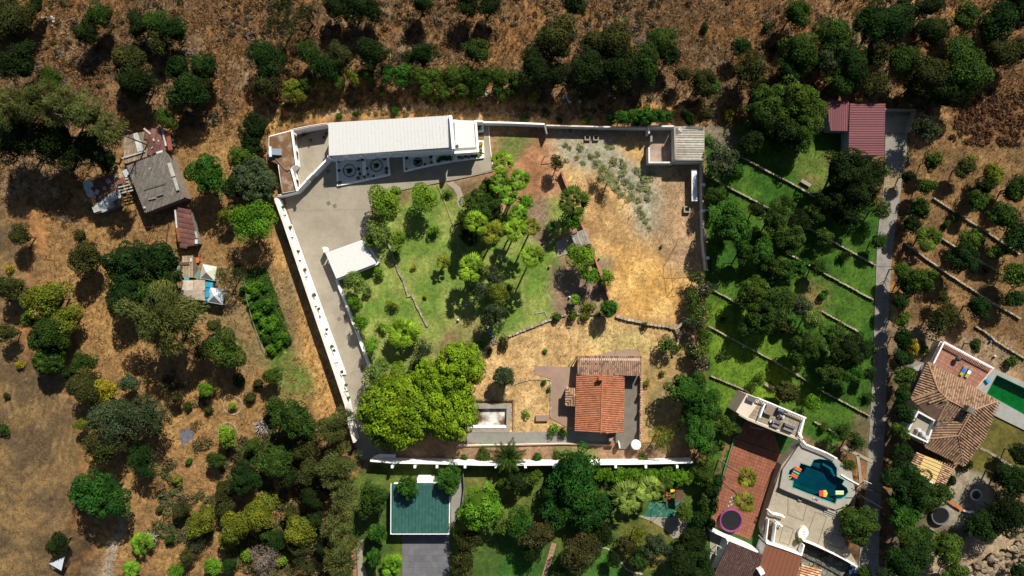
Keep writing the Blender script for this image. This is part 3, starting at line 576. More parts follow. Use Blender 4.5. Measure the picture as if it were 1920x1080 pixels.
# brick divider, small tool shed
wall('brick_wall', 'low red brick wall stepping down between lawn and dry lot', 'wall', [(1052,322),(1066,357),(1091,420),(1107,457),(1119.5,494),(1131,528),(1143,560)], 1.25, .25, BRICK, M('brick_coping', (.36,.15,.09), var=.2))
ts = thing('tool_shed', 'small tool shed with weathered grey board roof beside the brick wall', 'shed', P(1088, 446))
mb = MB(); mb.prism(offs(Q([(1070,439.5),(1097,429),(1107,456),(1080,466)], 2), .15), -.1, 2.0); mb.build('wall', WHITE, ts)
A, B, C_, D = P(1070,439.5,2.3), P(1097,429,2.3), P(1107,456,2.1), P(1081,467,2.1)
for i in range(6):
    mb = MB(); a, b = i/6+.008, (i+1)/6-.008; g_ = random.Random(i).uniform(.75, 1.2); mb.slab3([lerp(A,B,a), lerp(A,B,b), lerp(D,C_,b), lerp(D,C_,a)], .06, (.27*g_,.245*g_,.2*g_)); mb.build('roof_board', ATTR, ts)
pad('shed_apron', [(1041.5,454),(1067.5,442),(1084,470),(1060,477),(1045,482)], .07, CONC)

# ------------------------------------------------------------------ carport
cp = thing('carport', 'white flat roofed carport beside the drive', 'carport', P(658, 487)); q = Q([(610,474),(678.5,449.5),(706,493.5),(630.5,522.5)], 2.7)
for i in range(9):
    a, b = i/9+.0006, (i+1)/9-.0006; mb = MB(); mb.slab3([lerp(q[0],q[1],a), lerp(q[0],q[1],b), lerp(q[3],q[2],b), lerp(q[3],q[2],a)], .05); mb.build('roof_panel', WROOF, cp)
mb = MB(); strip(mb, [p for p in q], .12, 2.5, 2.66, (.08,.08,.08), closed=True); mb.build('gutter', PLAIN, cp)
for p in [lerp(q[0], q[2], .05), lerp(q[1], q[3], .05), lerp(q[2], q[0], .05), lerp(q[3], q[1], .05)]:
    mb = MB(); mb.box((p.x, p.y, 1.2), (.22, .22, 2.6), .35); mb.build('post', WHITE, cp)
wall('carport_pillar', 'white gate pillar at the left corner of the carport', 'pillar', [(606.5,463),(609.5,473)], 2.5, .45, WHITE)
wall('carport_side_wall', 'white wall along the lawn side of the carport', 'wall', [(683,452),(709,492),(707,495),(634,524)], 1.6, .22, WHITE)

# ------------------------------------------------------------------ lawn edging, path, curved terrace walls
def stones(name, label, cat, px, w, h, n, seed, mat=STONE, s=.4):
    rd = random.Random(seed); pts = Q(px, h); L = [(pts[i+1]-pts[i]).length for i in range(len(pts)-1)]; T = sum(L); t = thing(name, label, cat, Vector((pts[0].x, pts[0].y, 0))); m = MB()
    k = max(1, int(T/s)); base = MB(); strip(base, pts, w*.7, -.3, h*.7); base.build('wall_core', mat, t)
    for j in range(k):
        u = (j+.5)/k*T; i = 0
        while i < len(L)-1 and u > L[i]: u -= L[i]; i += 1
        p = lerp(pts[i], pts[i+1], u/L[i]); d = pts[i+1]-pts[i]; a = math.atan2(d.y, d.x); g_ = rd.uniform(.75, 1.25)
        m.box((p.x+rd.uniform(-.04,.04), p.y+rd.uniform(-.04,.04), h/2+rd.uniform(-.03,.05)), (s*rd.uniform(.75,.98), w*rd.uniform(.8,1.1), h*1.05), a+rd.uniform(-.12,.12), (g_, g_*rd.uniform(.93,1.03), g_*rd.uniform(.85,1.02)), rx=rd.uniform(-.06,.06), ry=rd.uniform(-.06,.06))
    M(mat.name+'_pieces', tuple(mat['base']) if 'base' in mat else (.29,.25,.18), attr=True, var=.3, scale=1.6, bump=.8)
    m.build('stone', MATS[mat.name+'_pieces'], t)['kind'] = 'stuff'; return t
stones('stone_edging', 'rough stone edging dropping across the upper lawn', 'edging', [(725,448),(742,495),(747,511),(755,524),(765,555),(772,553),(781,573),(801.5,613)], .32, .3, 30, 1)
wall('terracotta_edging', 'thin terracotta edging left of the palm grove', 'edging', [(821,348),(836,385),(850,425),(866,480)], .18, .1, M('pale_terracotta', (.36,.24,.15), var=.15))
pad('garden_path', [(836,343),(848,340),(862,350),(868,365),(866,380),(860,391),(857.5,380),(857,366),(850,354)], .06, CONC, 'pale curving path from the yard into the palms')
stones('curved_wall', 'long curved grey wall around the top of the dry house plot', 'wall', [(1155,592.5),(1172,598),(1189,601.5),(1223,609),(1254,613),(1265,617),(1271,625),(1272.5,640),(1262,668)], .42, .55, 30, 2, s=.7)
stones('lawn_wall', 'pale wall rising right between lawn and dry house plot', 'wall', [(953,631),(990,616),(1026,601.5),(1062,590)], .42, .4, 30, 3, s=.7)
stones('short_wall', 'short wall piece between the yellow bushes on the terrace edge', 'wall', [(1075,588),(1100,588),(1120,590)], .35, .35, 30, 4, s=.6)
wall('wall_spur', 'short straight pale spur wall at the right end of the curve', 'wall', [(1266,619),(1285,601)], .7, .42, CONC)
wall('wall_stub', 'small pale wall stub below the olive at the lawn steps', 'wall', [(900,652.5),(921,651)], .5, .35, CONC)
wall('el_kerb', 'L shaped pale kerb at the bottom of the lawn', 'kerb', [(1003,588),(1022,584),(1026,594)], .15, .2, STONE)
st = thing('garden_steps', 'narrow garden steps beside the grey olive', 'steps', P(922, 630))
for i in range(6): mb = MB(); mb.box(P(916.5+i*2.2, 613+i*6, .28-i*.04), (.9, .5, .3), math.radians(20)); mb.build('step', DRYPAD, st)
pad('dirt_pad', [(1018,475),(1030,455),(1043,452),(1046,480)], .02, DRYPAD) if False else None

# ------------------------------------------------------------------ tiled house
hs = thing('tiled_house', 'small house with orange tiled gable roof in the dry plot', 'house', P(1125, 755))
mb = MB(); mb.prism(Q([(1086,672),(1200,672),(1200,704),(1167,704),(1166,803),(1083,801),(1084,704)], 2.7), -.2, 2.7); mb.build('wall', M('house_wall', (.55,.45,.36), var=.1), hs)
OR = (.36,.135,.065); OR2 = (.26,.15,.1); DO = (.27,.12,.07)
qw = [P(1081,702.5,2.9), P(1129.5,703,4.2), P(1126,811.5,4.2), P(1078,808,2.9)]; qe = [P(1129.5,703,4.2), P(1170.5,705,2.9), P(1169,811,2.9), P(1126,811.5,4.2)]
for q_, d_, sd_ in ((qw, (-1,0,-.3), 1), (qe, (1,0,-.3), 2)):
    r_ = MB(); r_.slab3(q_, .15, (.2,.07,.04)); ro_ = r_.build('roof', TILE, hs)
    tl = ribbed(q_, d_, .33, .1, .4, OR, .2, OR2, .1, sd_); tl.build('roof_tiles', TILE, ro_)['kind'] = 'stuff'
rg = MB(); rg.tube([P(1129.5,702,4.28), P(1126,812,4.28)], .13, 8, OR); rg.build('ridge_cap', TILE, hs)
ql = [P(1082.5,667,2.5), P(1203,668,2.5), P(1203,705,3.3), P(1082.5,702,3.3)]
r_ = MB(); r_.slab3(ql, .12, (.15,.09,.06)); ro_ = r_.build('porch_roof', TILE, hs)
ribbed(ql, (0,1,-.2), .36, .11, .42, (.3,.175,.11), .22, (.12,.09,.07), .22, 5).build('porch_tiles', TILE, ro_)['kind'] = 'stuff'
ba = [P(1061,727.5,2.6), P(1079,728,2.6), P(1078.5,761,2.6), P(1060,760,2.6), P(1078,744,3.1)]
b_ = thing('bay', 'x', 'x', P(1069,744)); bpy.data.objects.remove(b_)
mb = MB(); mb.prism([ba[0]+Vector((.2,-.2,0)), ba[1]+Vector((0,-.2,0)), ba[2]+Vector((0,.2,0)), ba[3]+Vector((.2,.2,0))], -.1, 2.5); bw = mb.build('bay', M('house_wall'), hs)
for k, q_ in enumerate(([ba[0], ba[1], ba[4]], [ba[0], ba[4], ba[3]], [ba[3], ba[4], ba[2]])):
    d_ = [(0,1,-.3), (-1,0,-.3), (0,-1,-.3)][k]; r_ = MB(); r_.slab3(q_, .08, (.16,.1,.06)); ribbed(q_, d_, .4, .12, .45, (.33,.2,.12), .3, (.14,.1,.07), .2, k, mb=r_); r_.build('bay_roof', TILE, bw)
mb = MB(); mb.box(P(1127,709,4.6), (.75,.6,1.2), c=(.38,.13,.07)); ch = mb.build('chimney', TILE, hs); mb = MB(); mb.box(P(1127,709,5.25), (.95,.8,.12), c=(.3,.1,.05)); mb.build('chimney_cap', TILE, ch)
mb = MB(); mb.cyl(P(1066,686,.0), P(1081,668,2.4), .06, n=6); mb.cyl(P(1083,668,.0), P(1083,668,2.4), .1, n=6); mb.cyl(P(1201,669,.0), P(1201,669,2.4), .1, n=6); mb.build('porch_post', WOOD, hs)
pad('pink_patio', [(1002,686),(1069,688),(1090,690),(1090,800),(1063,801),(1033,785),(1033,710),(1002,702)], .06, PINK)
pad('dark_terrace', [(1166,704),(1203,703),(1201,836),(1176,842),(1156,842),(1153,812),(1166,806)], .32, DARKP)
pad('back_apron', [(1110,668),(1150,658),(1180,654),(1192,657),(1205,670)], .06, PINK)
pad('grey_path', [(868,830),(880,811),(956,811),(1016,810),(1062,808),(1088,802),(1150,806),(1152,832),(1060,831),(956,832)], .05, CONC2)
tw = thing('terrace_wall', 'tile capped wall with pillars along the right side of the dark terrace', 'wall', P(1202,770,.3))
mb = MB(); strip(mb, Q([(1202.5,705),(1201.5,770),(1200.5,832)], 1.2), .22, 0, 1.2); mb.build('wall', M('house_wall'), tw)
for y in (706, 740, 772, 806): mb = MB(); mb.box(P(1200.5,y,1.1), (.45,.4,2.0), c=(.3,.17,.12)); mb.build('pillar', TILE, tw)
qq = [P(1200.8,705,1.35), P(1205,705,1.25), P(1203.5,832,1.25), P(1199.5,832,1.35)]; ribbed(qq, (1,0,-.3), .3, .08, 0, (.4,.24,.17), .25, seed=3).build('coping_tiles', TILE, tw)['kind'] = 'stuff'
mb = MB(); mb.cyl(P(1192.5,834,-.1)-Vector((0,0,0)), P(1192.5,834,2.2), .93, n=28, c=(.6,.58,.48)); mb.cyl(P(1192.5,834,2.2), P(1192.5,834,2.32), .95, .8, 28, (.66,.68,.62)); tag(mb.build('water_tank', PLAIN), 'round white water tank at the corner of the dark terrace', 'tank')
sdh = thing('satellite_dish', 'tilted white satellite dish beside the round tank', 'satellite dish', P(1161,836,.3))
mb = MB(); c = P(1161,833,1.3); nrm = Vector((.93,.25,.28)).normalized(); a_ = nrm.orthogonal().normalized(); b2 = nrm.cross(a_)
vs_ = [c-nrm*.12]+[c+a_*.75*math.cos(i*math.pi/10)+b2*.75*math.sin(i*math.pi/10) for i in range(20)]; mb.add(vs_, [(0, i+1, (i+1) % 20+1) for i in range(20)], (.7,.7,.7)); mb.build('dish', PLAIN, sdh)
mb = MB(); mb.cyl(P(1161,834,.3), c-nrm*.14, .05, n=6, c=(.3,.3,.3)); mb.cyl(c-nrm*.1, c+nrm*.6, .03, n=5, c=(.3,.3,.3)); mb.build('mast', PLAIN, sdh)
bq = thing('brick_barbecue', 'dark brick barbecue below the house gable', 'barbecue', P(1145,826)); mb = MB(); mb.box(P(1145,826,.55), (1.1,1.7,1.1)); mb.build('hearth', BRICK, bq); mb = MB(); mb.box(P(1145,823,1.5), (.7,.6,1.2)); mb.build('flue', DRYPAD, bq); mb = MB(); mb.box(P(1150,821,1.2), (.5,.25,.08), .3); mb.build('shelf', WHITE, bq)
wall('low_white_wall', 'low white retaining wall under the grey path', 'wall', [(860,836.5),(1060,832.5),(1142,834.5)], .35, .3, WHITE, M('pale_terracotta'), copo=-.04)
stones('plot_kerb', 'low broken kerb round the sunken bed west of the patio', 'kerb', [(945,734),(958,724),(973,717),(995,712),(1033,712),(1032.5,750),(1032,783)], .22, .16, 10, 9, s=.5)
pl = thing('empty_pool', 'small drained pool with brown floor beside the umbrella pines', 'pool', P(920, 780))
op = [(880,757),(959,757),(956,811),(878,811)]; ip = [(880,766.5),(950,766),(950,803),(878,803)]
mb = MB(); mb.prism(Q(op, .12), -1.0, .12, holes=[[p+Vector((.001,0,0)) for p in Q([(882,766.5),(950,766),(949,803),(882,803)], .12)]]); mb.build('coping', DRYPAD, pl)
mb = MB(); mb.prism(Q([(884,766.5),(951,766),(950,803),(884,803)], -.75), -.85, -.75); mb.build('floor', M('pool_floor', (.12,.055,.03), c2=(.5,.5,.45), stain=.54, scale=.35, var=.2), pl)
mb = MB(); mb.box(P(916,799.5,-.2), (6.6,.4,.9)); mb.build('bench_step', WHITE, pl)
mb = MB(); mb.box(P(1016,784,.3), (2.3,1.0,.65)); tag(mb.build('stone_block', PINK), 'long pinkish masonry block on the patio edge', 'masonry block')
mb = MB(); mb.box(P(1062,741,.02), (.1,.1,.1)) ; del mb

# ------------------------------------------------------------------ south boundary wall
sw = wall('front_wall', 'long white boundary wall along the foot of the property', 'wall', [(694,864),(738,867.5),(821,869),(900,871.5),(985,871.5),(1110,870.5),(1200,869.5),(1300,867)], 3.2, .3, WHITE)
for x in (738,780,821,873,930,985,1037,1100,1152,1208,1266): mb = MB(); mb.box(P(x,871,1.65), (.42,.5,3.35)); mb.build('pier', WHITE, sw)
mb = MB(); mb.prism(Q([(700,856),(712,851.5),(742,852.5),(741,858),(702,858)], 1.6), 1.4, 1.6); t = thing('gate_canopy', 'grey white curved canopy over the lower gate', 'canopy', P(720,856)); mb.build('roof', WHITE, t); mb = MB(); [mb.cyl(P(x,856,-.1), P(x,856,1.4), .08, n=6) for x in (704,738)]; mb.build('post', WHITE, t)

# ------------------------------------------------------------------ green roofed garage and its drive
gg = thing('green_garage', 'square garage with green ribbed roof and white rim', 'garage', P(788, 958))
mb = MB(); mb.prism(Q([(735,912),(843,911),(841,1000),(735,1000)], 2.7), -.1, 2.7); mb.build('wall', WHITE, gg)
A, B, C_, D = Q([(734.5,908),(842,907),(840,1000),(734.5,1000)], 3.0)
for i in range(17):
    a, b = i/17, (i+1)/17; e = .0025; mb = MB(); mb.slab3([lerp(A,B,a+e), lerp(A,B,b-e), lerp(D,C_,b-e), lerp(D,C_,a+e)], .07); mb.cyl(lerp(A,B,a+.012)+Vector((0,0,.02)), lerp(D,C_,a+.012)+Vector((0,0,.02)), .07, n=4)
    mb.build('roof_panel', M('green_sheet', (.022,.085,.072), c2=(.032,.1,.08), var=.1, rough=.5, bump=0), gg)
mb = MB(); strip(mb, Q([(733,907),(732.5,1001.5),(842,1001.5),(843.5,907)], 3.05), .11, 2.6, 3.05); mb.build('rim', WHITE, gg)
mb = MB(); strip(mb, Q([(782,901),(812,901)], 2.6), .8, -.1, 2.6); mb.build('rear_wall', WHITE, gg)
mb = MB(); mb.slab3([A-Vector((0,0,.1)), B-Vector((0,0,.1)), C_-Vector((0,0,.1)), D-Vector((0,0,.1))], .12); mb.build('roof_deck', GREYM, gg)
dv = tag(thing('tiled_drive', None, None, P(795,1050)), kind='structure'); grid_tiles('paving_slab', [(755,996),(842,996),(842,1110),(755,1110)], .05, 8, 10, .1, M('slate_slab', (.115,.115,.125), attr=True, var=.12, bump=.2), dv, gap=.05)
pad('drive_bed', [(754,995),(843,995),(843,1111),(754,1111)], .02, DARKP)
pad('garage_side_path', [(846,905),(868,890),(869,935),(858,968),(846,990)], .05, CONC2)
pad('red_gravel_strip', [(656,1020),(666,1012),(669,1085),(664,1095)], .05, BRICK); pad('side_path', [(668,1014),(684,1012),(680,1050),(694,1100),(672,1100)], .05, CONC)
wall('garage_fence', 'pale slatted fence curving round the garage side path', 'fence', [(868,885),(870,915),(866,945),(850,985)], 1.1, .08, GREYM)

# ------------------------------------------------------------------ garden south of the wall
wp = thing('plank_walk', 'narrow brown plank walk across the dark lawn', 'walkway', P(1030,1050))
A, B = P(1039,1018,.06), P(1018,1090,.06)
for i in range(11): c = lerp(A, B, (i+.5)/11); mb = MB(); mb.box(c, (.95,.62,.08), math.atan2((B-A).y,(B-A).x)+math.pi/2); mb.build('plank', M('tan_plank', (.27,.17,.11), var=.2), wp)
stones('white_edging', 'curving white stone edging round the lower lawn', 'edging', [(1121,1025),(1134,1027),(1147,1033),(1157,1043),(1166,1056),(1174,1067),(1186,1073),(1205,1077)], .3, .14, 5, 11, mat=WHITE, s=.3)
stones('short_white_edging', 'short white stone edging right of the round grey shrub', 'edging', [(1254,1024),(1252,1040),(1243,1058)], .22, .14, 5, 12, mat=WHITE, s=.3)
pad('play_path', [(1195,967),(1262,968),(1290,980),(1284,1004),(1262,1010),(1250,995),(1220,977)], .05, GRAV if False else CONC)
pad('play_mat', [(1206,969),(1218,942),(1285,940),(1278,958),(1262,970)], .07, M('green_mat', (.02,.1,.06), c2=(.07,.17,.14), stain=.55, var=.12))
ps = thing('playset', 'wooden climbing frame with red and yellow parts on the green mat', 'playset', P(1262,930))
mb = MB(); mb.slab3([P(1267,918,2.4), P(1281,920,2.4), P(1280,942,2.2), P(1266,940,2.2)], .12, (.11,.055,.035)); mb.build('roof', ATTR, ps)
mb = MB(); [mb.cyl(P(x,y,0), P(x,y,2.3), .07, n=6) for x, y in ((1268,920),(1279,921),(1279,940),(1267,939),(1247,922),(1250,942))]; mb.cyl(P(1248,930,2.1), P(1268,928,2.1), .08, n=6); mb.cyl(P(1250,922,1.3), P(1252,955,.3), .07, n=6); mb.build('frame', WOOD, ps)
mb = MB(); mb.box(P(1249,926,1.5), (.5,.4,.3), c=(.5,.03,.02)); mb.box(P(1261,920,1.6), (.8,.5,.2), c=(.6,.4,.03)); mb.box(P(1253,934,1.3), (.8,.3,.15), c=(.5,.05,.03)); mb.build('swing_seat', PLAIN, ps)
mb = MB(); mb.tube([P(1233,945,.1), P(1233,945,2), P(1233,968,2), P(1233,968,.1)], .05, c=(.1,.1,.1)); tag(mb.build('play_frame', PLAIN), 'thin dark frame standing at the edge of the green mat', 'frame')
for x, y, l in ((1453,1,''),): pass
# ------------------------------------------------------------------ lane and terrace walls of the eastern gardens
lane = tag(thing('paved_lane', None, None, P(1650,600)), kind='structure')
LC = M('lane_paving', (.23,.215,.18), c2=(.16,.15,.13), var=.14, scale=.8, fine=5, bump=.5)
LN = [(1660,250,1702),(1659,300,1699),(1657,345,1690),(1650,400,1683),(1645,450,1676),(1643,500,1671),(1641,560,1667),(1639,620,1665),(1638,680,1664),(1634,740,1662),(1631,800,1660),(1627,860,1656),(1622,920,1652),(1618,980,1649),(1612,1040,1648),(1606,1100,1646)]
for a, b in zip(LN[:-1], LN[1:]):
    mb = MB(); mb.prism(Q([(a[0],a[1]+.3),(a[2],a[1]+.3),(b[2],b[1]-.3),(b[0],b[1]-.3)], .06), -.3, .06); mb.build('lane_slab', LC, lane)
grid_tiles('brick_paver', [(1662,318),(1688,320),(1682,368),(1660,366)], .1, 8, 14, .04, M('tan_paver', (.3,.22,.12), attr=True, var=.2), lane, gap=.04, join=True)
for y0, y1, x0, x1 in ((655,695,1644,1656),(720,752,1642,1654),(775,812,1640,1652)):
    mb = MB(); strip(mb, Q([(x0,y0),(x1,y0),(x1-1,y1),(x0-1,y1)], .085), .09, .05, .085, closed=True); mb.build('paving_band', DARKP, lane)
pad('upper_yard', [(1658,206),(1712,208),(1702,249),(1659,249)], .06, CONC)
wall('yard_wall', 'pale wall round the paved yard right of the maroon roofs', 'wall', [(1660,204.5),(1717,206),(1711,225),(1706,247)], 1.8, .25, CONC)
for i, (lab, px) in enumerate([
    ('uppermost garden terrace wall, from the corner shed towards the stone bench', [(1361,276),(1375,285),(1440,321),(1482,342),(1528,369)]),
    ('second terrace wall, crossing below the upper bright lawn', [(1318,325),(1350,343),(1400,368),(1450,395)]),
    ('terrace wall running on to the lane above the letter-high trees', [(1500,420),(1530,435),(1580,463),(1642,497)]),
    ('short terrace wall end beside the top bend of the lane', [(1588,403),(1612,417)]),
    ('terrace wall beginning against the dry lot side wall', [(1318,391),(1332,398)]),
    ('middle terrace wall reaching the lane through the orchard', [(1470,472),(1515,495),(1560,520),(1638,562)]),
    ('short wall piece between the dark avocado trees', [(1335,543),(1360,556),(1385,570)]),
    ('wall piece at the centre of the orchard below the tan patch', [(1490,555),(1505,563)]),
    ('terrace wall dropping to the lane from the middle orchard trees', [(1540,583),(1580,605),(1612,623)]),
    ('long pale terrace wall above the brightest lower lawn', [(1328,611),(1400,650),(1450,676),(1500,706)]),
    ('wall fragment under the round clipped bush shadow', [(1474,618),(1488,625)]),
    ('wall fragment among the lower right orchard trees', [(1522,642),(1555,662)]),
    ('pale wall from the oleanders down to the raised terrace', [(1333,705),(1370,720),(1400,733),(1413,745)]),
    ('short wall with a pale slab above the clipped ball bush', [(1493,700),(1515,716)]),
    ('lowest orchard terrace wall towards the lane', [(1540,732),(1580,753),(1632,781)]),
    ('wall beside the planted strip above the pool deck', [(1527,790),(1545,800),(1568,812)])]):
    lab = lab.replace('above the letter-high trees', 'above the tan patch')
    stones('terrace_wall', lab, 'wall', px, .27, .55, 10, 100+i, s=.55)
for i, (lab, px) in enumerate([
    ('long grey terrace wall highest in the dry orchard', [(1751,371),(1800,403),(1856,438),(1914,477)]),
    ('middle grey terrace wall in the dry orchard', [(1733,425),(1786,459),(1830,485),(1881,513)]),
    ('lower brown terrace wall starting at the lane hedge', [(1697,454),(1740,487),(1778,513),(1850,560),(1915,598)]),
    ('grey wall above the red villa terrace', [(1830,612),(1848,622),(1870,641),(1925,674)])]):
    stones('orchard_wall', lab, 'wall', px, .3, .6, 10, 130+i, mat=DRYPAD, s=.6)
for lab, x, y in (('pale stone bench on the upper terrace lawn', 1511, 343), ('pale stone bench beside the clipped ball bush', 1443, 724)):
    t = thing('stone_bench', lab, 'bench', P(x,y)); mb = MB(); mb.box(P(x,y,.5), (2.0,.65,.14), math.radians(-30)); mb.build('seat', CONC, t)
    for s_ in (-.7,.7): mb = MB(); mb.box(P(x,y,.2)+Vector((s_*.87,-s_*.5,0)), (.2,.5,.45), math.radians(-30)); mb.build('leg', CONC, t)
# maroon roofs
mh = thing('maroon_house', 'house with two maroon ribbed metal roofs at the top right', 'house', P(1610,240)); MR = (.15,.05,.056)
for nm, px, zz, dn, sp in (('small_roof', [(1549,187),(1592,190.5),(1590.5,246),(1557,245)], 3.2, (0,-1,0), .38), ('large_roof', [(1593.5,194),(1660,196),(1657.5,292),(1590.5,291)], 3.5, (1,0,0), .42)):
    q_ = Q(px, zz); q_ = [Vector(p) for p in q_]; mb = MB(); mb.slab3(q_, .12, (.12,.04,.045)); r_ = mb.build(nm, PLAIN, mh)
    ribbed(q_, dn, sp, .08, 0, MR, .12, wfrac=.8, seed=7).build('roof_ribs', PLAIN, r_)['kind'] = 'stuff'
    mb = MB(); mb.prism(offs(q_, .35), -.1, zz-.14); mb.build('wall', M('shade_blue_wall', (.25,.36,.42), var=.1), mh)  # bluish cast of shade put into the wall colour

# ------------------------------------------------------------------ red court, raised terrace, pool deck
ct = tag(thing('red_court', None, None, P(1400,920)), kind='structure')
pad('court_base', [(1377,822),(1465,851),(1407,1013),(1331,984)], .03, M('court_joint', (.13,.045,.03), var=.2))
grid_tiles('court_tile', [(1378,823),(1464,852),(1406,1012),(1332,983)], .06, 15, 27, .05, M('court_red', (.225,.085,.048), attr=True, var=.14), ct, gap=.05, cols=((1,1,1),(1,1,1),(.9,.95,1),(1.1,1.05,1)), cv=.08, join=True)
grid_tiles('court_shadow_tile', [(1398,790),(1450,808),(1464,850),(1379,821)], .05, 12, 6, .05, MATS['court_red'], ct, join=True)
pad('court_turf', [(1385,778),(1398,788),(1376,822),(1330,986),(1366,1000),(1408,1016),(1430,1040),(1455,975),(1500,832),(1452,806),(1440,852),(1466,852),(1407,1013),(1331,984),(1325,975),(1360,870)][:0] or [(1382,780),(1500,828),(1434,1036),(1400,1022),(1322,990),(1350,880)], .015, TURF)
wall('court_wall', 'low green wall down the left side of the red court', 'wall', [(1377,822),(1360,876),(1345,930),(1331,982)], .5, .18, M('green_wall', (.06,.2,.07), var=.1))
wall('court_back_wall', 'white wall between the green turf strip and the brown roofs', 'wall', [(1331,994),(1367,1010),(1405,1026),(1431,1041)], 2.2, .35, WHITE)
rt = thing('raised_terrace', 'raised terrace with white balustrade above the shaded end of the court', 'terrace', P(1450,790))
TZ = 5.2
mb = MB(); mb.prism(Q([(1388,778),(1403,787),(1452,807),(1501,825),(1510,785),(1423,747),(1400,739),(1380,772)], TZ), -.2, TZ-.02); mb.build('wall', M('house_wall'), rt)
grid_tiles('terrace_tile', [(1425,752),(1505,787),(1499,820),(1403,782)], TZ+.05, 11, 5, .06, M('terrace_paver', (.25,.205,.15), attr=True, var=.14), rt, gap=.05)
mb = MB(); strip(mb, Q([(1386,777),(1403,787),(1452,807),(1503,826)], TZ+.35), .3, TZ-.02, TZ+.35); mb.build('coping', M('cream_coping', (.38,.33,.26), var=.1), rt)
def balustrade(name, label, px, z0, h, parent=None, mat=WHITE, gap=.28):
    t = parent or thing(name, label, 'balustrade', P(*px[0], z0)); zt = z0+h; pts = Q(px, zt)
    mb = MB(); strip(mb, pts, .24, zt-.12, zt); mb.build('handrail' if not parent else 'balustrade_rail', mat, t)
    mb = MB(); strip(mb, pts, .22, z0, z0+.12); mb.build('base_rail', mat, t)
    mb = MB()
    for a, b in zip(pts[:-1], pts[1:]):
        n_ = max(1, int((b-a).length/gap))
        for i in range(n_): p = lerp(a, b, (i+.5)/n_); mb.cyl((p.x,p.y,z0+.1), (p.x,p.y,zt-.1), .065, n=5, cap=False)
    mb.build('baluster', mat, t)['kind'] = 'stuff'; return t
balustrade('', '', [(1423,747),(1512,784)], TZ, 1.1, rt); balustrade('', '', [(1434.5,757),(1425,783)], TZ, 1.0, rt); balustrade('', '', [(1508,786),(1500,812),(1505,822)], TZ, 1.0, rt)
def table(label, x, y, z, sx, sy, rz, h, c, mat=PLAIN, cat='table', name='table'):
    t = thing(name, label, cat, P(x,y,z)); mb = MB(); o = P(x,y,z+h); mb.box(o, (sx,sy,.08), rz, c); mb.build('top', mat, t)
    for i, j in ((-1,-1),(1,-1),(1,1),(-1,1)):
        v = Matrix.Rotation(rz, 3, 'Z') @ Vector((i*sx*.42, j*sy*.42, 0)); mb = MB(); mb.box((o.x+v.x, o.y+v.y, z+h/2), (.08,.08,h), rz, c); mb.build('leg', mat, t)
    return t
RZ = math.radians(-22)
table('square brown table under the terrace balustrade', 1443,770,TZ+.05,1.6,1.5,RZ,.75,(.2,.15,.11)); table('dark low table on the small landing left of the terrace', 1409,748,TZ,1.5,.9,RZ,.6,(.09,.09,.09)); table('small white side table by the terrace rail', 1473,773,TZ+.05,.5,.5,RZ,.5,(.5,.5,.46))
for lab, x, y in (('dark cushioned armchair at the left of the terrace seats', 1453,796), ('wide dark sofa bed right of the terrace armchair', 1477,803)):
    t = thing('outdoor_sofa', lab, 'sofa', P(x,y,TZ)); w_ = 1.5 if x < 1460 else 2.0; p = P(x,y,TZ+.3); R_ = Matrix.Rotation(RZ, 3, 'Z')
    mb = MB(); mb.box(p, (w_,1.3,.45), RZ, c=(.05,.045,.04)); mb.build('base', PLAIN, t)
    mb = MB(); mb.box(p+Vector((0,0,.3)), (w_*.88,.9,.18), RZ, c=(.2,.17,.15)); mb.build('cushion', PLAIN, t)
    mb = MB(); mb.box(p+R_ @ Vector((0,.5,.45)), (w_,.4,.5), RZ, c=(.11,.11,.11)); mb.build('backrest', PLAIN, t)
t = thing('gas_grill', 'dark gas grill against the terrace balustrade', 'grill', P(1463,770,TZ)); mb = MB(); mb.box(P(1463,770,TZ+.5), (1.3,.6,.8), RZ, c=(.05,.05,.06)); mb.build('cart', PLAIN, t)
mb = MB(); mb.cyl(P(1458,768,TZ+1.0), P(1468,772,TZ+1.0), .3, n=10, c=(.1,.11,.13)); mb.build('hood', PLAIN, t)
for i, (x, y) in enumerate(((1446,790),(1461,780),(1468,782),(1434,770))):
    t = thing('garden_chair', 'small pale garden chair near the tables on the raised terrace', 'chair', P(x,y,TZ+.05), 'pale chairs on the raised terrace'); p = P(x,y,TZ+.45)
    mb = MB(); mb.box(p, (.5,.5,.08), i, c=(.5,.5,.47)); mb.build('seat', PLAIN, t)
    mb = MB(); mb.box(p+Vector((.22*math.cos(i), .22*math.sin(i), .3)), (.07,.5,.55), i, c=(.5,.5,.47)); mb.build('backrest', PLAIN, t)
    for a_ in range(4): mb = MB(); v = Vector((.2*math.cos(a_*1.57+.78+i), .2*math.sin(a_*1.57+.78+i), -.2)); mb.box(p+v, (.05,.05,.42), i, c=(.5,.5,.47)); mb.build('leg', PLAIN, t)
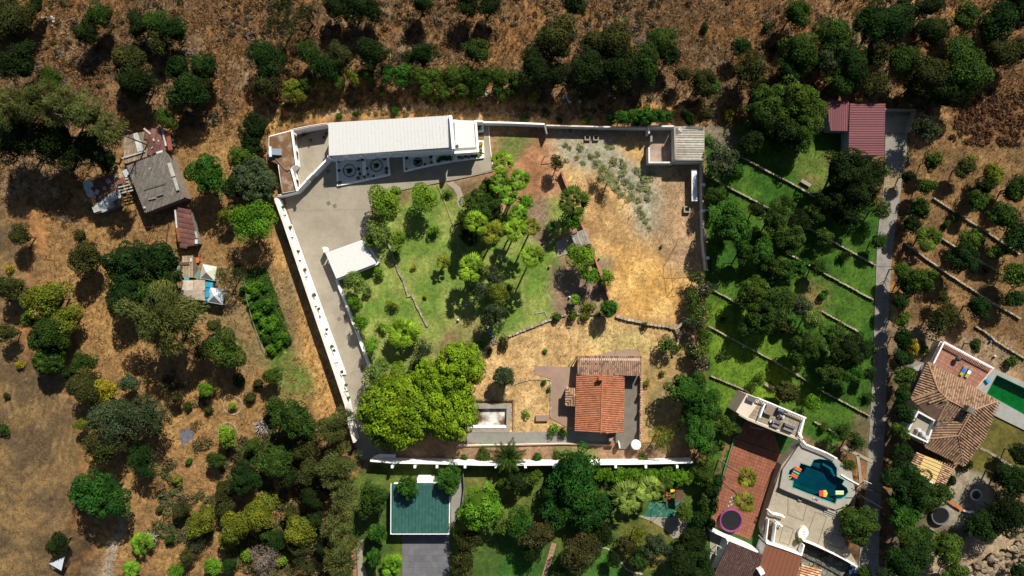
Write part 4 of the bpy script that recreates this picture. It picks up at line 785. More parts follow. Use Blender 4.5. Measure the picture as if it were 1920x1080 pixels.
# pool deck (raised) with the pool let into it
DZ = 3.1; PZ = 2.5
pool = [(1501,868),(1519.6,874),(1526,861.7),(1537,859.7),(1551.6,862),(1563,868),(1569.5,877.5),(1569.5,893),(1584,900),(1580,908),(1589,915),(1591,923),(1585,931.5),(1577,936),(1569,936.5),(1566,945),(1485.5,914),(1487.5,902),(1480,900),(1477,893),(1480,881.6),(1489.5,875.5),(1497.7,877)]
deckp = [(1503,828),(1522,836),(1572,862),(1597,885),(1604,925),(1590,948),(1566,956),(1476,921),(1462,914),(1468,880)]
pd = tag(thing('pool_deck', None, None, P(1530,890)), kind='structure'); LT = M('deck_stone', (.33,.30,.25), attr=True, c2=(.26,.25,.22), var=.12, bump=.2)
mb = MB(); mb.prism(Q(deckp, DZ), -.2, DZ, holes=[Q(pool, DZ)]); mb.build('deck', LT, pd)
op = thing('swimming_pool', 'dark teal swimming pool with rounded bays on a raised deck', 'pool', P(1530,900,.4))
mb = MB(); mb.prism(Q(pool, DZ), DZ-1.7, DZ-1.55, (.03,.17,.19)); mb.build('floor', M('pool_tile', (1,1,1), attr=True, var=.35, scale=.4, bump=0), op)
cc_ = cen(Q(pool, DZ)); mb = MB(); strip(mb, Q(pool, DZ), .12, DZ-1.6, DZ+.02, c=(.08,.26,.24), closed=True); mb.build('rim_tiles', MATS['pool_tile'], op)
mb = MB(); mb.prism(Q([(1526,863),(1537,861),(1551,863.5),(1562,869),(1568,878),(1568,890),(1521,873.5)], DZ), DZ-1.6, DZ-.95, (.12,.2,.19)); mb.prism(Q([(1543,868),(1560,878),(1567,893),(1563,893),(1556,880),(1542,872)], DZ-.3), DZ-1.6, DZ-.3, (.25,.42,.48)); mb.prism(Q([(1487,912),(1566,943),(1567,938),(1490,907)], DZ), DZ-1.6, DZ-.9, (.06,.26,.19)); mb.build('steps', MATS['pool_tile'], op)
mb = MB(); mb.prism(Q(pool, DZ), DZ-.22, DZ-.2); mb.build('water', water_mat('pool_water', (.33,.68,.74)), op)
dk = [(1500,868),(1519,874.5),(1525,860.5)];
stp = thing('deck_steps', 'three broad steps from the pool deck down to the patio', 'steps', P(1562,957))
for i in range(3): mb = MB(); mb.prism(Q([(1548-i*1.5,953+i*3.2),(1568-i*1.5,961+i*3.2),(1567-i*1.5,964+i*3.2),(1547-i*1.5,956+i*3.2)], DZ-.15-i*.18), PZ-.1, DZ-.15-i*.18); mb.build('step', LT, stp)
balustrade('deck_balustrade', 'white balustrade curving along the planted side of the pool deck', [(1506,826),(1512,834),(1535,843),(1552,850),(1570,860)], DZ, 1.0)
wall('deck_garden_wall', 'thin white wall dividing deck corner from the garden beds', 'wall', [(1577,890),(1592,899),(1611,909)], 3.3, .2, WHITE)
patio = [(1500,830),(1504,842),(1463,914),(1476,921.5),(1566,956.5),(1583,953),(1575,985),(1585,1020),(1610,1062),(1556,1036),(1505,1013),(1490,1041),(1437,1019),(1430,992),(1441,950),(1466,872)]
pa = tag(thing('patio', None, None, P(1510,980)), kind='structure')
mb = MB(); mb.prism(Q(patio, PZ), -.2, PZ, holes=[Q([(1443,975),(1454,978),(1448,1018),(1438,1015)], PZ)]); mb.build('paving', M('patio_stone', (.33,.28,.2), c2=(.27,.23,.17), var=.14, scale=3, fine=3.5, bump=.6), pa)
for rect in ([(1478,930),(1513,944),(1506,976),(1477,965)], [(1529,960),(1550,969),(1532,1024),(1509,1015)], [(1469,985),(1488,992),(1479,1022),(1461,1016)], [(1562,1000),(1590,1010),(1580,1030),(1556,1022)]):
    mb = MB(); strip(mb, Q(rect, PZ+.02), .11, PZ-.02, PZ+.02, closed=True); mb.build('paving_band', DARKP, pa)
for a_, b_ in (((1470,862),(1452,905)), ((1483,872),(1455,930)), ((1497,842),(1480,872))): mb = MB(); strip(mb, Q([a_, b_], PZ+.02), .1, PZ-.02, PZ+.02); mb.build('paving_band', DARKP, pa)
wall('patio_planter_edge', 'dark low fence line between pool deck and patio', 'fence', [(1462,915),(1476,921.5),(1520,939),(1556,954)], PZ+1.0, .08, DARKP, z0=PZ-.1)
ss = thing('patio_stairs', 'long brown stairway between white balustrades at the patio corner', 'stairs', P(1446,998))
for i in range(14): mb = MB(); u = i/14; mb.box(P(lerp(1449,1443,u), 976+i*2.9, PZ-.16*i), (1.0,.3,.16), math.radians(-8), (.3,.19,.11)); mb.build('step', ATTR, ss)
mb = MB(); strip(mb, Q([(1441.5,974),(1436.5,1016)], PZ+1), .15, PZ-.2, PZ+1.0); mb.build('side_wall', WHITE, ss)
mb = MB(); strip(mb, Q([(1456,978),(1451,1018)], PZ+1), .15, PZ-.2, PZ+1.0); mb.build('side_wall', WHITE, ss)
balustrade('stair_balustrade', 'white balustrade across the head of the patio stairs', [(1441,957),(1450,964),(1462,966),(1472,970)], PZ, 1.0); balustrade('landing_balustrade', 'short white balustrade at the inner side of the patio stairs', [(1453,981),(1462,983),(1468,987)], PZ, 1.0)
wall('patio_house_wall', 'white wall between the patio and the flat brown roof', 'wall', [(1437,1018),(1470,1029),(1503,1041),(1508,1022)], PZ+1.6, .25, WHITE)
balustrade('lower_balustrade', 'long white balustrade along the lower edge of the patio', [(1505,1013),(1530,1023),(1556,1035),(1580,1047),(1608,1063)], PZ, 1.1)
mb = MB(); mb.prism([P(1503,999,PZ)+Vector((.95*math.cos(a_)*(1+.0), (1.35 if math.sin(a_) > 0 else 1.5)*math.sin(a_)*.9, 0)) if False else P(1503,998,PZ)+Matrix.Rotation(math.radians(-18),3,'Z')@Vector(((.95-.3*max(0,-math.sin(a_)))*math.cos(a_), 1.35*math.sin(a_), 0)) for a_ in [i*math.pi/12 for i in range(24)]], PZ, PZ+.75, (.62,.61,.55))
tb = thing('garden_table', 'white egg shaped stone table on the patio', 'table', P(1503,998,PZ)); mb.build('top', PLAIN, tb)
mb = MB(); mb.cyl(P(1508,998,PZ+.75), P(1508,998,PZ+.8), .35, n=14, c=(.75,.75,.8)); mb.box(P(1508,997.5,PZ+.83), (.25,.12,.05), .6, (.05,.04,.2)); mb.build('tray', PLAIN, tb)
mb = MB(); mb.blob(P(1498.5,1013,PZ+.9), .55, 9, 6, (.07,.09,.02), rough=.25, seed=4); mb.cyl(P(1498.5,1013,PZ), P(1498.5,1013,PZ+.6), .3, .35, 8, (.3,.2,.12)); tag(mb.build('potted_shrub', LEAF0), 'round potted shrub beside the egg shaped table', 'potted plant')
def torus(mb, c, R_, r, c1, n=24, m=7, tilt=0, c2=None):
    vs_ = []; fs_ = []
    for i in range(n):
        for j in range(m):
            a, b = 2*math.pi*i/n, 2*math.pi*j/m; vs_.append((c[0]+(R_+r*math.cos(b))*math.cos(a), c[1]+(R_+r*math.cos(b))*math.sin(a), c[2]+r*math.sin(b)))
    for i in range(n):
        for j in range(m): fs_.append((i*m+j, ((i+1)%n)*m+j, ((i+1)%n)*m+(j+1)%m, i*m+(j+1)%m))
    mb.add(vs_, fs_, c1)
WZ = DZ-.18
t = thing('water_hammock', 'blue inflatable raft with orange and green bars at the pool bay', 'pool float', P(1491,885,WZ)); a_ = math.radians(62); R_ = Matrix.Rotation(a_, 3, 'Z'); c = P(1491.5,885.5,WZ)
mb = MB(); [mb.cyl(c+R_@Vector((-1.1,s_*.5,.1)), c+R_@Vector((1.1,s_*.5,.1)), .14, n=8, c=(.02,.05,.5)) for s_ in (-1,1)]; mb.build('side_tube', PLAIN, t)
for k, (d, cl) in enumerate(((-.85,(.6,.1,.02)), (-.5,(.6,.1,.02)), (0,(.05,.45,.08)), (.55,(.6,.12,.02)), (.9,(.65,.12,.02)))): mb = MB(); mb.cyl(c+R_@Vector((d,-.62,.16)), c+R_@Vector((d,.62,.16)), .18, n=8, c=cl); mb.build('cross_bar', PLAIN, t)
t = thing('fries_float', 'red and yellow fan shaped inflatable mattress floating in the pool', 'pool float', P(1545,926,WZ)); c = P(1541.5,925.5,WZ+.12)
for i in range(5): mb = MB(); mb.cyl(c+Vector((-.55,-.38+i*.19,0)), c+Vector((.2,-.45+i*.225,0)), .13, n=8, c=(.55,.03,.02)); mb.build('red_tube', PLAIN, t)
for i in range(5): mb = MB(); mb.cyl(c+Vector((.2,-.45+i*.225,0)), c+Vector((.95-.08*abs(i-2)**1.5,-.48+i*.24,0)), .14, n=8, c=(.75,.45,.02)); mb.build('yellow_tube', PLAIN, t)
t = thing('green_lilo', 'yellow green inflatable mattress in the right hand pool bay', 'pool float', P(1574,924,WZ)); c = P(1574,924,WZ+.12)
for i in range(4): mb = MB(); mb.cyl(c+Vector((-.75,-.27+i*.18,0)), c+Vector((.75,-.27+i*.18,0)), .11, n=8, c=(.4,.5,.1) if i % 2 == 0 else (.55,.6,.4)); mb.build('tube', PLAIN, t)
mb = MB(); torus(mb, P(1480.5,894,WZ+.1), .28, .1, (.35,.4,.08)); tag(mb.build('swim_ring', PLAIN), 'small yellow green swim ring beside the blue raft', 'swim ring')
mb = MB(); torus(mb, P(1500.5,934.5,PZ+.2), .38, .2, (.3,.29,.22)); tag(mb.build('stone_ring', ATTR), 'grey ring shaped float lying on the shaded patio', 'ring')
mb = MB(); [mb.box(P(x,y,DZ+.08), (.35,.3,.16), .4, c_) for x, y, c_ in ((1526,934,(.6,.35,.2)),(1529.5,935.5,(.05,.15,.55)),(1533,937,(.5,.1,.06)))]; tag(mb.build('beach_toys', PLAIN), 'little orange, blue and red toys on the pool edge', 'toys')
# trampoline and things on the court
t = thing('trampoline', 'round trampoline with pink padded rim on the red court', 'trampoline', P(1370,978)); c = P(1370.5,976,.9)
mb = MB(); torus(mb, c, 2.0, .17, (.24,.04,.18), 36, 6); mb.build('rim_pad', PLAIN, t)
mb = MB(); mb.cyl(c-Vector((0,0,.03)), c, 1.9, n=36, c=(.012,.012,.014)); mb.build('mat', PLAIN, t)
for k in range(6): mb = MB(); a_ = k*math.pi/3; v = Vector((2*math.cos(a_), 2*math.sin(a_), 0)); mb.cyl(c+v-Vector((0,0,.9)), c+v, .05, n=6, c=(.3,.3,.3)); mb.build('leg', PLAIN, t)
mb = MB(); R_ = Matrix.Rotation(math.radians(70),3,'Z')
[mb.box(P(1372,938,.1)+R_@Vector((-1.2+i*.42, (-.2 if i%2 else .2), 0)), (.4,.4,.06), math.radians(70), (.22,.22,.22)) for i in range(6)]; [mb.box(P(1372,938,.14)+R_@Vector((-1.2+i*.42, (-.2 if i%2 else .2), 0)), (.16,.1,.03), math.radians(70), (.6,.6,.6)) for i in range(6)]
tag(mb.build('hopscotch_mat', PLAIN), 'grey stepped play mat with pale marks above the trampoline', 'play mat')
t = thing('court_goal', 'small grey goal frame in the shadow under the raised terrace', 'goal', P(1418,805)); mb = MB(); mb.tube([P(1406,800,0), P(1406,800,1.8), P(1432,806,1.8), P(1432,806,0)], .06, c=(.3,.35,.4)); mb.build('frame', PLAIN, t)
# brown roofs at the bottom
bh = thing('brown_tiled_house', 'house with dark brown tiled roof at the bottom edge', 'house', P(1385,1055))
q_ = [P(1367,1014.5,4.3), P(1430.5,1040.5,4.3), P(1412,1110,3.4), P(1336,1085,3.4), P(1347,1058.5,3.6)]; mb = MB(); mb.prism(offs(q_, .4), -.1, 3.3); mb.build('wall', WHITE, bh); mb = MB(); mb.slab3(q_, .12, (.06,.035,.03)); r_ = mb.build('roof', TILE, bh)
ribbed(q_, (-.4,-1,-.2), .32, .07, .36, (.085,.045,.038), .3, (.12,.075,.06), .2, 3).build('roof_tiles', TILE, r_)['kind'] = 'stuff'
bf = thing('flat_brown_house', 'house part with smooth reddish brown sheet roof', 'house', P(1460,1045)); q_ = Q([(1436,1022),(1504.5,1044.5),(1488,1100),(1414,1086)], 4.0)
A, B, C_, D = q_; mb = MB(); mb.prism(offs(q_, .3), -.1, 3.8); mb.build('wall', WHITE, bf)
for i in range(9): a, b = i/9+.003, (i+1)/9-.003; mb = MB(); mb.slab3([lerp(A,B,a), lerp(A,B,b), lerp(D,C_,b), lerp(D,C_,a)], .07, (.17,.065,.035)); mb.build('roof_panel', M('brown_sheet', (1,1,1), attr=True, var=.06, rough=.5, bump=0), bf)
mb = MB(); mb.box(P(1426,1070,4.6), (.9,1.0,1.3), .5); mb.build('chimney', WHITE, bf)
bt = thing('striped_porch', 'small porch roof of orange and cream tiles beside the brown sheet roof', 'porch', P(1518,1070)); q_ = [P(1503,1057.5,3.5), P(1540.5,1068.5,3.3), P(1532,1105,3.0), P(1495,1098,3.2)]
mb = MB(); mb.slab3(q_, .1, (.12,.05,.03)); r_ = mb.build('roof', TILE, bt); ribbed(q_, (1,-.3,0), .42, .12, .5, (.5,.24,.12), .2, (.6,.42,.28), .3, 6).build('roof_tiles', TILE, r_)['kind'] = 'stuff'; mb = MB(); [mb.cyl((p.x,p.y,-.1), (p.x,p.y,3.0), .1, n=6) for p in q_]; mb.build('post', WOOD, bt)
fl = tag(thing('flagstone_terrace', None, None, P(1555,1060)), kind='structure'); rd = random.Random(5)
pad('flagstone_bed', [(1505,1030),(1560,1040),(1608,1064),(1600,1110),(1498,1110)], .04, DARKP)
for i in range(13):
    for j in range(9):
        x, y = 1502+i*8+rd.uniform(-.8,.8)+(j%2)*3, 1032+j*8.5
        if x > 1606 or y < 1030+(x-1505)*.33: continue
        mb = MB(); w_, h_ = rd.uniform(3,3.8), rd.uniform(3.3,4); g_ = rd.uniform(.7,1.15)
        mb.prism(Q([(x-w_,y-h_+rd.random()),(x+w_,y-h_+rd.random()),(x+w_-rd.random(),y+h_),(x-w_+rd.random(),y+h_-rd.random())], .09), 0, .09, (.2*g_,.205*g_,.15*g_)); mb.build('flagstone', ATTR, fl)
wall('terrace_end_wall', 'blue white wall end at the right of the flagstone terrace', 'wall', [(1607,1064),(1600,1085),(1592,1110)], 1.2, .4, BW)
pad('corner_slab', [(1331,995),(1364,1010),(1348,1050),(1334,1085),(1338,1110),(1331,1110)], .06, CONC)
t = thing('wall_lantern_frame', 'thin pale metal frame standing on the slab by the brown tiled house', 'frame', P(1348,1030)); mb = MB(); mb.tube([P(1344,1022,.05), P(1344,1022,1.8), P(1352,1026,1.8), P(1350,1042,1.8), P(1342,1040,1.8), P(1344,1022,1.8)], .06, c=(.5,.55,.5)); mb.build('frame', PLAIN, t)
wall('garden_curb_path', 'tan concrete strip path bending through the side garden beds', 'path', [(1582,838),(1604,850),(1640,868)], .15, .55, CONC); wall('side_path_strip', 'tan strip path running down beside the pool garden', 'path', [(1608,853),(1612,880),(1614,905),(1602,935),(1596,965)], .15, .55, CONC)
t = thing('street_pole', 'grey lamp pole with cross arm beside the lane', 'pole', P(1625,905)); mb = MB(); mb.cyl(P(1620,903,0), P(1622,905,5.5), .09, .06, 8, (.35,.35,.34)); mb.build('pole', PLAIN, t); mb = MB(); mb.cyl(P(1618,900,5.4), P(1634,907,5.4), .06, n=6, c=(.5,.5,.5)); mb.build('arm', PLAIN, t)
for k, (a_, b_) in enumerate((((1612,914,6.0),(1690,936,5.0)), ((1612,928,6.0),(1710,985,5.0)), ((1612,928,5.8),(1672,975,4.6)))):
    A_, B_ = P(*a_), P(*b_); mb = MB(); mb.tube([lerp(A_, B_, i/6)-Vector((0,0,.5*math.sin(math.pi*i/6))) for i in range(7)], .07, 5, (.03,.025,.02)); tag(mb.build('overhead_cable', PLAIN), ['upper dark cable crossing the lane to the hedge','longest dark cable running down across the lane','short lower dark cable over the lane edge'][k], 'cable')
t = thing('clothes_frame', 'thin rusty wire frame in the corner of the golden lot', 'frame', P(1275,500)); mb = MB(); [mb.tube([P(x,y,1.8) for x, y in l], .035, 4, (.1,.06,.04)) for l in ([(1270,456),(1255,484),(1257,505),(1262,541),(1279,538)], [(1257,505),(1303,503)], [(1277,515),(1270,530)])]; [mb.cyl(P(x,y,-.1), P(x,y,1.8), .04, n=5, c=(.1,.06,.04)) for x, y in ((1270,456),(1255,484),(1262,541),(1303,503))]; mb.build('frame', PLAIN, t)
t = thing('parked_car', 'dark blue car roof just showing at the bottom of the lane', 'car', P(1598,1082)); mb = MB(); mb.box(P(1596,1084,.7), (1.9,4.2,.7), -.3, (.02,.04,.08)); mb.build('body', PLAIN, t); mb = MB(); mb.box(P(1596,1084,1.25), (1.5,2.2,.5), -.3, (.03,.06,.1)); mb.build('cabin', PLAIN, t)
# ------------------------------------------------------------------ villa
vl = thing('villa', 'large villa with many sloped brown tile roofs at the right edge', 'villa', P(1785,770))
mb = MB(); mb.prism(offs(Q([(1739,680),(1868,752),(1843,822),(1806,870),(1733,838),(1700,812),(1722,770),(1708,747)], 3.8), .5), -.1, 3.7); mb.build('wall', M('villa_wall', (.5,.42,.33), var=.1), vl)
TC = (.3,.185,.11); TC2 = (.17,.1,.065)
faces = [[(1739,679,4.4),(1759,732,6.2),(1708,746,4.1)],
 [(1739,679,4.4),(1750,682,4.4),(1870,751,4.4),(1825,769,6.2),(1778,749.5,6.2),(1759,732,6.2)],
 [(1759,732.5,6.2),(1778,750,6.2),(1720,758,4.6),(1708,747,4.1)],
 [(1778,750.5,6.2),(1755,791,4.9),(1722,771,4.1),(1720,758,4.6)],
 [(1779,750,6.2),(1812,767,6.2),(1806,777,5.8),(1757,791,4.8)],
 [(1808,777,5.8),(1822,770,6.2),(1796,817,5.6),(1740,823,4.2),(1756,792,4.8)],
 [(1825,769.5,6.2),(1870,752,4.4),(1845,822,4.1),(1806,873,4.1),(1796,817,5.6)],
 [(1796,817.5,5.6),(1806,873,4.1),(1733,838,4.1),(1740,824,4.3)]]
for i, f_ in enumerate(faces):
    q_ = [P(*p) for p in f_]; p0 = q_[0]; nr = Vector((0,0,0))
    for k in range(len(q_)): nr += (q_[k]-p0).cross(q_[(k+1)%len(q_)]-p0)
    nr.normalize(); nr = nr if nr.z > 0 else -nr; dn = Vector((nr.x, nr.y, -.001)); dn.z = -(nr.x**2+nr.y**2)/max(nr.z,.1)
    mb = MB(); mb.slab3(q_, .15, (.1,.06,.04)); r_ = mb.build('roof', TILE, vl); ribbed(q_, dn, .44, .15, .5, TC, .22, TC2, .18, 20+i).build('roof_tiles', TILE, r_)['kind'] = 'stuff'
for a_, b_ in (((1739,679,4.4),(1759,732,6.25)),((1759,732,6.25),(1778,750,6.25)),((1778,750,6.25),(1812,767,6.25)),((1812,767,6.25),(1825,769,6.25)),((1825,769,6.25),(1870,752,4.45)),((1759,732,6.2),(1708,747,4.2)),((1778,750,6.2),(1756,791,4.9)),((1822,770,6.2),(1796,817,5.7)),((1796,817,5.7),(1740,823,4.3)),((1796,817,5.7),(1806,873,4.2))):
    mb = MB(); mb.cyl(P(*a_)+Vector((0,0,.08)), P(*b_)+Vector((0,0,.08)), .15, n=6, c=TC); mb.build('ridge_cap', TILE, vl)
mb = MB(); mb.box(P(1816,768,6.9), (1.4,1.0,1.6), -.5, (.13,.11,.09)); ch = mb.build('chimney', ATTR, vl); mb = MB(); mb.box(P(1756,794,5.6), (.6,.8,1.2), -.5, (.12,.1,.08)); mb.build('chimney', ATTR, vl)
q_ = Q([(1722,772),(1753,789),(1739,829),(1701,811)], 4.4); mb = MB(); mb.prism(offs(q_, .2), 3.6, 4.45); mb.build('terrace_floor', CONC, vl); mb = MB(); strip(mb, Q([(1722,772),(1753,789),(1739,829),(1701,811)], 5.3), .3, 3.8, 5.3, closed=True); mb.build('parapet', BW, vl)
mb = MB(); [mb.box(P(x,y,5.0), (.6,.5,.9), .3, (.5,.5,.5)) for x, y in ((1730,812),(1736,820),(1722,806))]; mb.build('air_conditioner', PLAIN, vl)
# villa upper terrace, red tiles
vt = thing('red_terrace', 'red tiled roof terrace with white balustrade beside the villa pool', 'terrace', P(1800,690)); TQ = [(1771,643),(1861,691),(1831,727),(1751,681)]
mb = MB(); mb.prism(Q([(1769,640),(1864,691),(1831,729),(1748,682)], 3.0), -.1, 2.98); mb.build('wall', MATS['villa_wall'], vt)
grid_tiles('floor_tile', TQ, 3.05, 14, 6, .07, M('red_floor_tile', (.27,.125,.085), attr=True, var=.14), vt, gap=.05)
balustrade('', '', [(1770,641),(1864,691)], 3.0, 1.1, vt); balustrade('', '', [(1770,642),(1751,681)], 3.0, 1.1, vt)
mb = MB(); strip(mb, Q([(1749,682),(1768,639),(1866,691)], 3.1), .3, 2.6, 3.1); mb.build('coping', BRICK, vt)
for lab, x, y, cl in (('green sun lounger with blue towel on the red terrace', 1806,695,(.02,.12,.5)), ('green sun lounger with white towel, right one on the red terrace', 1816,699,(.6,.6,.55))):
    t = thing('sun_lounger', lab, 'sun lounger', P(x,y,3.05)); a_ = math.radians(62); R_ = Matrix.Rotation(a_,3,'Z'); c = P(x,y,3.35)
    mb = MB(); mb.box(c, (1.9,.6,.1), a_, (.25,.32,.05)); mb.build('frame', PLAIN, t); mb = MB(); mb.box(c+R_@Vector((.65,0,.2)), (.6,.58,.08), a_, (.45,.45,.4), ry=-.5); mb.build('backrest', PLAIN, t); mb = MB(); mb.box(c+R_@Vector((.1,0,.09)), (.7,.62,.08), a_, cl); mb.build('towel', PLAIN, t)
    for i, j in ((-.8,-.25),(.8,-.25),(.8,.25),(-.8,.25)): mb = MB(); mb.box(c+R_@Vector((i,j,-.17)), (.06,.06,.3), a_, (.4,.4,.35)); mb.build('leg', PLAIN, t)
t = thing('kettle_grill', 'round dark kettle grill by the red terrace balustrade', 'grill', P(1796.5,673,3.05)); mb = MB(); mb.blob(P(1796.5,673,3.9), .5, 12, 6, (.04,.045,.04)); mb.build('bowl', PLAIN, t); mb = MB(); [mb.cyl(P(1796.5,673,3.8), P(1796.5+dx,673+dy,3.05), .03, n=5, c=(.2,.2,.2)) for dx, dy in ((4,0),(-2,3),(-2,-3))]; mb.build('leg', PLAIN, t)
vp = tag(thing('villa_pool_deck', None, None, P(1880,740)), kind='structure'); mb = MB()
mb.prism(Q([(1862,690),(2010,758),(2010,850),(1858,776),(1833,728)], .3), -1.6, .3, holes=[Q([(1869,703),(1990,760),(1990,815),(1850,738)], .3)]); mb.build('deck', M('grey_deck', (.27,.27,.255), c2=(.22,.22,.21), var=.1), vp)
vw = thing('villa_pool', 'long rectangular green pool behind the villa at the right edge', 'pool', P(1890,750)); GP = [(1869,703),(1990,760),(1990,815),(1850,738)]
mb = MB(); mb.prism(Q(GP, .3), -1.35, -1.25, (.03,.19,.1)); mb.build('floor', M('green_pool_tile', (1,1,1), attr=True, var=.3, scale=.8, bump=0), vw); mb = MB(); strip(mb, Q(GP, .3), .1, -1.3, .32, (.05,.2,.12), closed=True); mb.build('rim', MATS['green_pool_tile'], vw)
mb = MB(); mb.prism(Q(GP, .1), .05, .1); mb.build('water', water_mat('green_water', (.5,.85,.6)), vw)
mb = MB(); mb.box(P(1851,714,.6), (.5,1.0,.3), .6, (.02,.25,.5)); mb.box(P(1845,709,.5), (.8,.6,.3), .3, (.4,.42,.44)); tag(mb.build('pool_gear', PLAIN), 'blue and grey pool gear left on the villa deck corner', 'pool gear')
stones('lawn_path', 'thin pale stepping path across the villa lawn', 'path', [(1838,840),(1850,845),(1875,860),(1902,878)], .5, .08, 5, 160, s=.6)
vg = thing('villa_pergola', 'tiled pergola with yellow translucent middle at the villa foot', 'pergola', P(1745,880)); PZ2 = 3.3
for k, px in enumerate(([(1718,848),(1733,853.5),(1718.5,886.5),(1702,878.5)], [(1770,866),(1790.5,872),(1768.5,916),(1753.5,907)])):
    q_ = Q(px, PZ2); mb = MB(); mb.slab3(q_, .12, (.1,.06,.04)); r_ = mb.build('side_roof', TILE, vg); ribbed(q_, (-.35,-1,0) if False else (1,-.45,0), .36, .12, .5, (.42,.27,.16), .2, TC2, .15, 40+k).build('roof_tiles', TILE, r_)['kind'] = 'stuff'
q_ = Q([(1734,854),(1769.5,866.5),(1753,906.5),(1719,886.5)], PZ2-.05); A, B, C_, D = q_
for i in range(6): a, b = i/6+.012, (i+1)/6-.012; mb = MB(); mb.slab3([lerp(A,D,a), lerp(B,C_,a), lerp(B,C_,b), lerp(A,D,b)], .04, (.55,.4,.16)); mb.build('roof_sheet', PLAIN, vg)
mb = MB(); mb.slab3([p-Vector((0,0,.08)) for p in q_], .06, (.14,.09,.05)); strip(mb, Q([(1718,887),(1753,908)], PZ2), .3, PZ2-.2, PZ2, (.6,.6,.55)); mb.build('frame', PLAIN, vg)
for x, y in ((1705,878),(1719,852),(1767,912),(1787,874)): mb = MB(); mb.cyl(P(x,y,-.1), P(x,y,PZ2-.1), .13, n=8); mb.build('post', WHITE, vg)
mb = MB(); mb.slab3([P(1697,868,2.3), P(1716,848,2.4), P(1703,880,2.2), P(1686,872,2.1)], .1, (.12,.13,.14)); t = thing('grey_canopy', 'small dark grey canopy left of the villa pergola', 'canopy', P(1700,867)); mb.build('roof', PLAIN, t); mb = MB(); [mb.cyl(P(x,y,-.1), P(x,y,2.1), .05, n=6) for x, y in ((1697,868),(1690,871),(1702,877))]; mb.build('post', WOOD, t)
mb = MB(); mb.slab3([P(1714,716,2.6), P(1733,678,2.8), P(1718,722,2.7), P(1708,735,2.6)], .1, (.15,.17,.2)); mb.prism(Q([(1712,690),(1733,680),(1715,735),(1706,735)], 2.4), -.1, 2.4, (.3,.28,.25)); tag(mb.build('lean_to', PLAIN), 'grey sheet lean-to against the villa left roof', 'lean-to')
t = thing('round_trampoline', 'round black trampoline with grey rim on the gravel below the villa', 'trampoline', P(1763,967)); c = P(1763,967,.8); mb = MB(); torus(mb, c, 1.6, .17, (.1,.1,.12), 30, 6); mb.build('rim_pad', PLAIN, t); mb = MB(); mb.cyl(c-Vector((0,0,.03)), c, 1.5, n=30, c=(.006,.006,.007)); mb.build('mat', PLAIN, t)
for k in range(6): mb = MB(); a_ = k*math.pi/3; v = Vector((1.6*math.cos(a_), 1.6*math.sin(a_), 0)); mb.cyl(c+v-Vector((0,0,.8)), c+v, .05, n=6, c=(.3,.3,.3)); mb.build('leg', PLAIN, t)
t = thing('round_planter', 'white ring planter with plants on the gravel circle', 'planter', P(1830,928)); mb = MB(); torus(mb, P(1830,928,.35), .92, .2, (.55,.62,.65), 28, 6); mb.build('ring', PLAIN, t); mb = MB(); mb.cyl(P(1830,928,0), P(1830,928,.35), .75, n=16, c=(.1,.07,.05)); mb.build('soil', ATTR, t); mb = MB(); [mb.blob(P(1830+random.Random(i).uniform(-5,5),928+random.Random(i+9).uniform(-5,5),.5), .28, 6, 4, (.07,.1,.03), rough=.3, seed=i) for i in range(9)]; mb.build('plants', LEAF0, t)
mb = MB(); mb.slab3([P(1768,934,.5), P(1772,932,.6), P(1806,953,.6), P(1803,959,.45)], .08, (.5,.17,.05)); tag(mb.build('orange_sheet', PLAIN), 'long orange sheet covering the low wall by the round planter', 'sheet')
wall('gravel_wall', 'white low wall end beyond the orange sheet', 'wall', [(1806,957),(1818,961),(1826,960)], .5, .3, WHITE); wall('sill_wall', 'thin tan wall below the black trampoline', 'wall', [(1735,986),(1752,995),(1768,1004)], .4, .2, CONC)
# ------------------------------------------------------------------ farm sheds on the left
def shed(name, label, px, z, roofc, down, sp, cv=.2, c2=None, dz=0, patches=(), pcs=4, seg=1.6, rh=.05, p2=.2):
    t = thing(name, label, 'shed', cen(Q(px))); q_ = Q(px, z)
    if dz: q_ = [Vector((p.x, p.y, z+(dz if i < 2 else 0))) for i, p in enumerate(q_)]
    mb = MB(); mb.prism(offs(q_, .3), -.1, z-.12, (.2,.17,.14)); mb.build('wall', ATTR, t)
    mb = MB(); mb.slab3(q_, .08, tuple(k*.7 for k in roofc)); r_ = mb.build('roof', ATTR, t)
    ribbed(q_, down, sp, rh, seg, roofc, cv, c2, p2, len(label), wfrac=.9, step=.03).build('roof_sheet_ribs', ATTR, r_)['kind'] = 'stuff'
    rd = random.Random(len(label))
    for (x, y, sx, sy, rz, c_) in patches:
        mb = MB(); mb.box(P(x,y,z+(dz*.5)+.16+rd.uniform(0,.1)), (sx,sy,.04), math.radians(rz), c_, rx=rd.uniform(-.03,.03)); mb.build('loose_sheet', ATTR, t)
    return t
GB = (.13,.115,.095); LG = (.38,.4,.38); RU = (.11,.05,.04)
shed('large_farm_shed', 'largest farm shed, grey brown corrugated roof', [(240,312),(313,284),(345,371),(272,399)], 3.4, GB, (-.35,-1,0), .3, .14, (.17,.15,.13), .5, [(281,315,.5,.25,40,(.3,.27,.22)),(296,301,.4,.2,0,(.3,.27,.22)),(271,389,.4,.3,10,(.4,.42,.42)),(289,350,4,.12,17,(.08,.07,.06)),(300,365,1.2,.3,17,(.16,.14,.12)),(285,372,1.4,.3,12,(.2,.18,.15)),(321,318,.7,2.6,17,(.33,.32,.29)),(330,345,.6,2.4,18,(.3,.29,.26))])
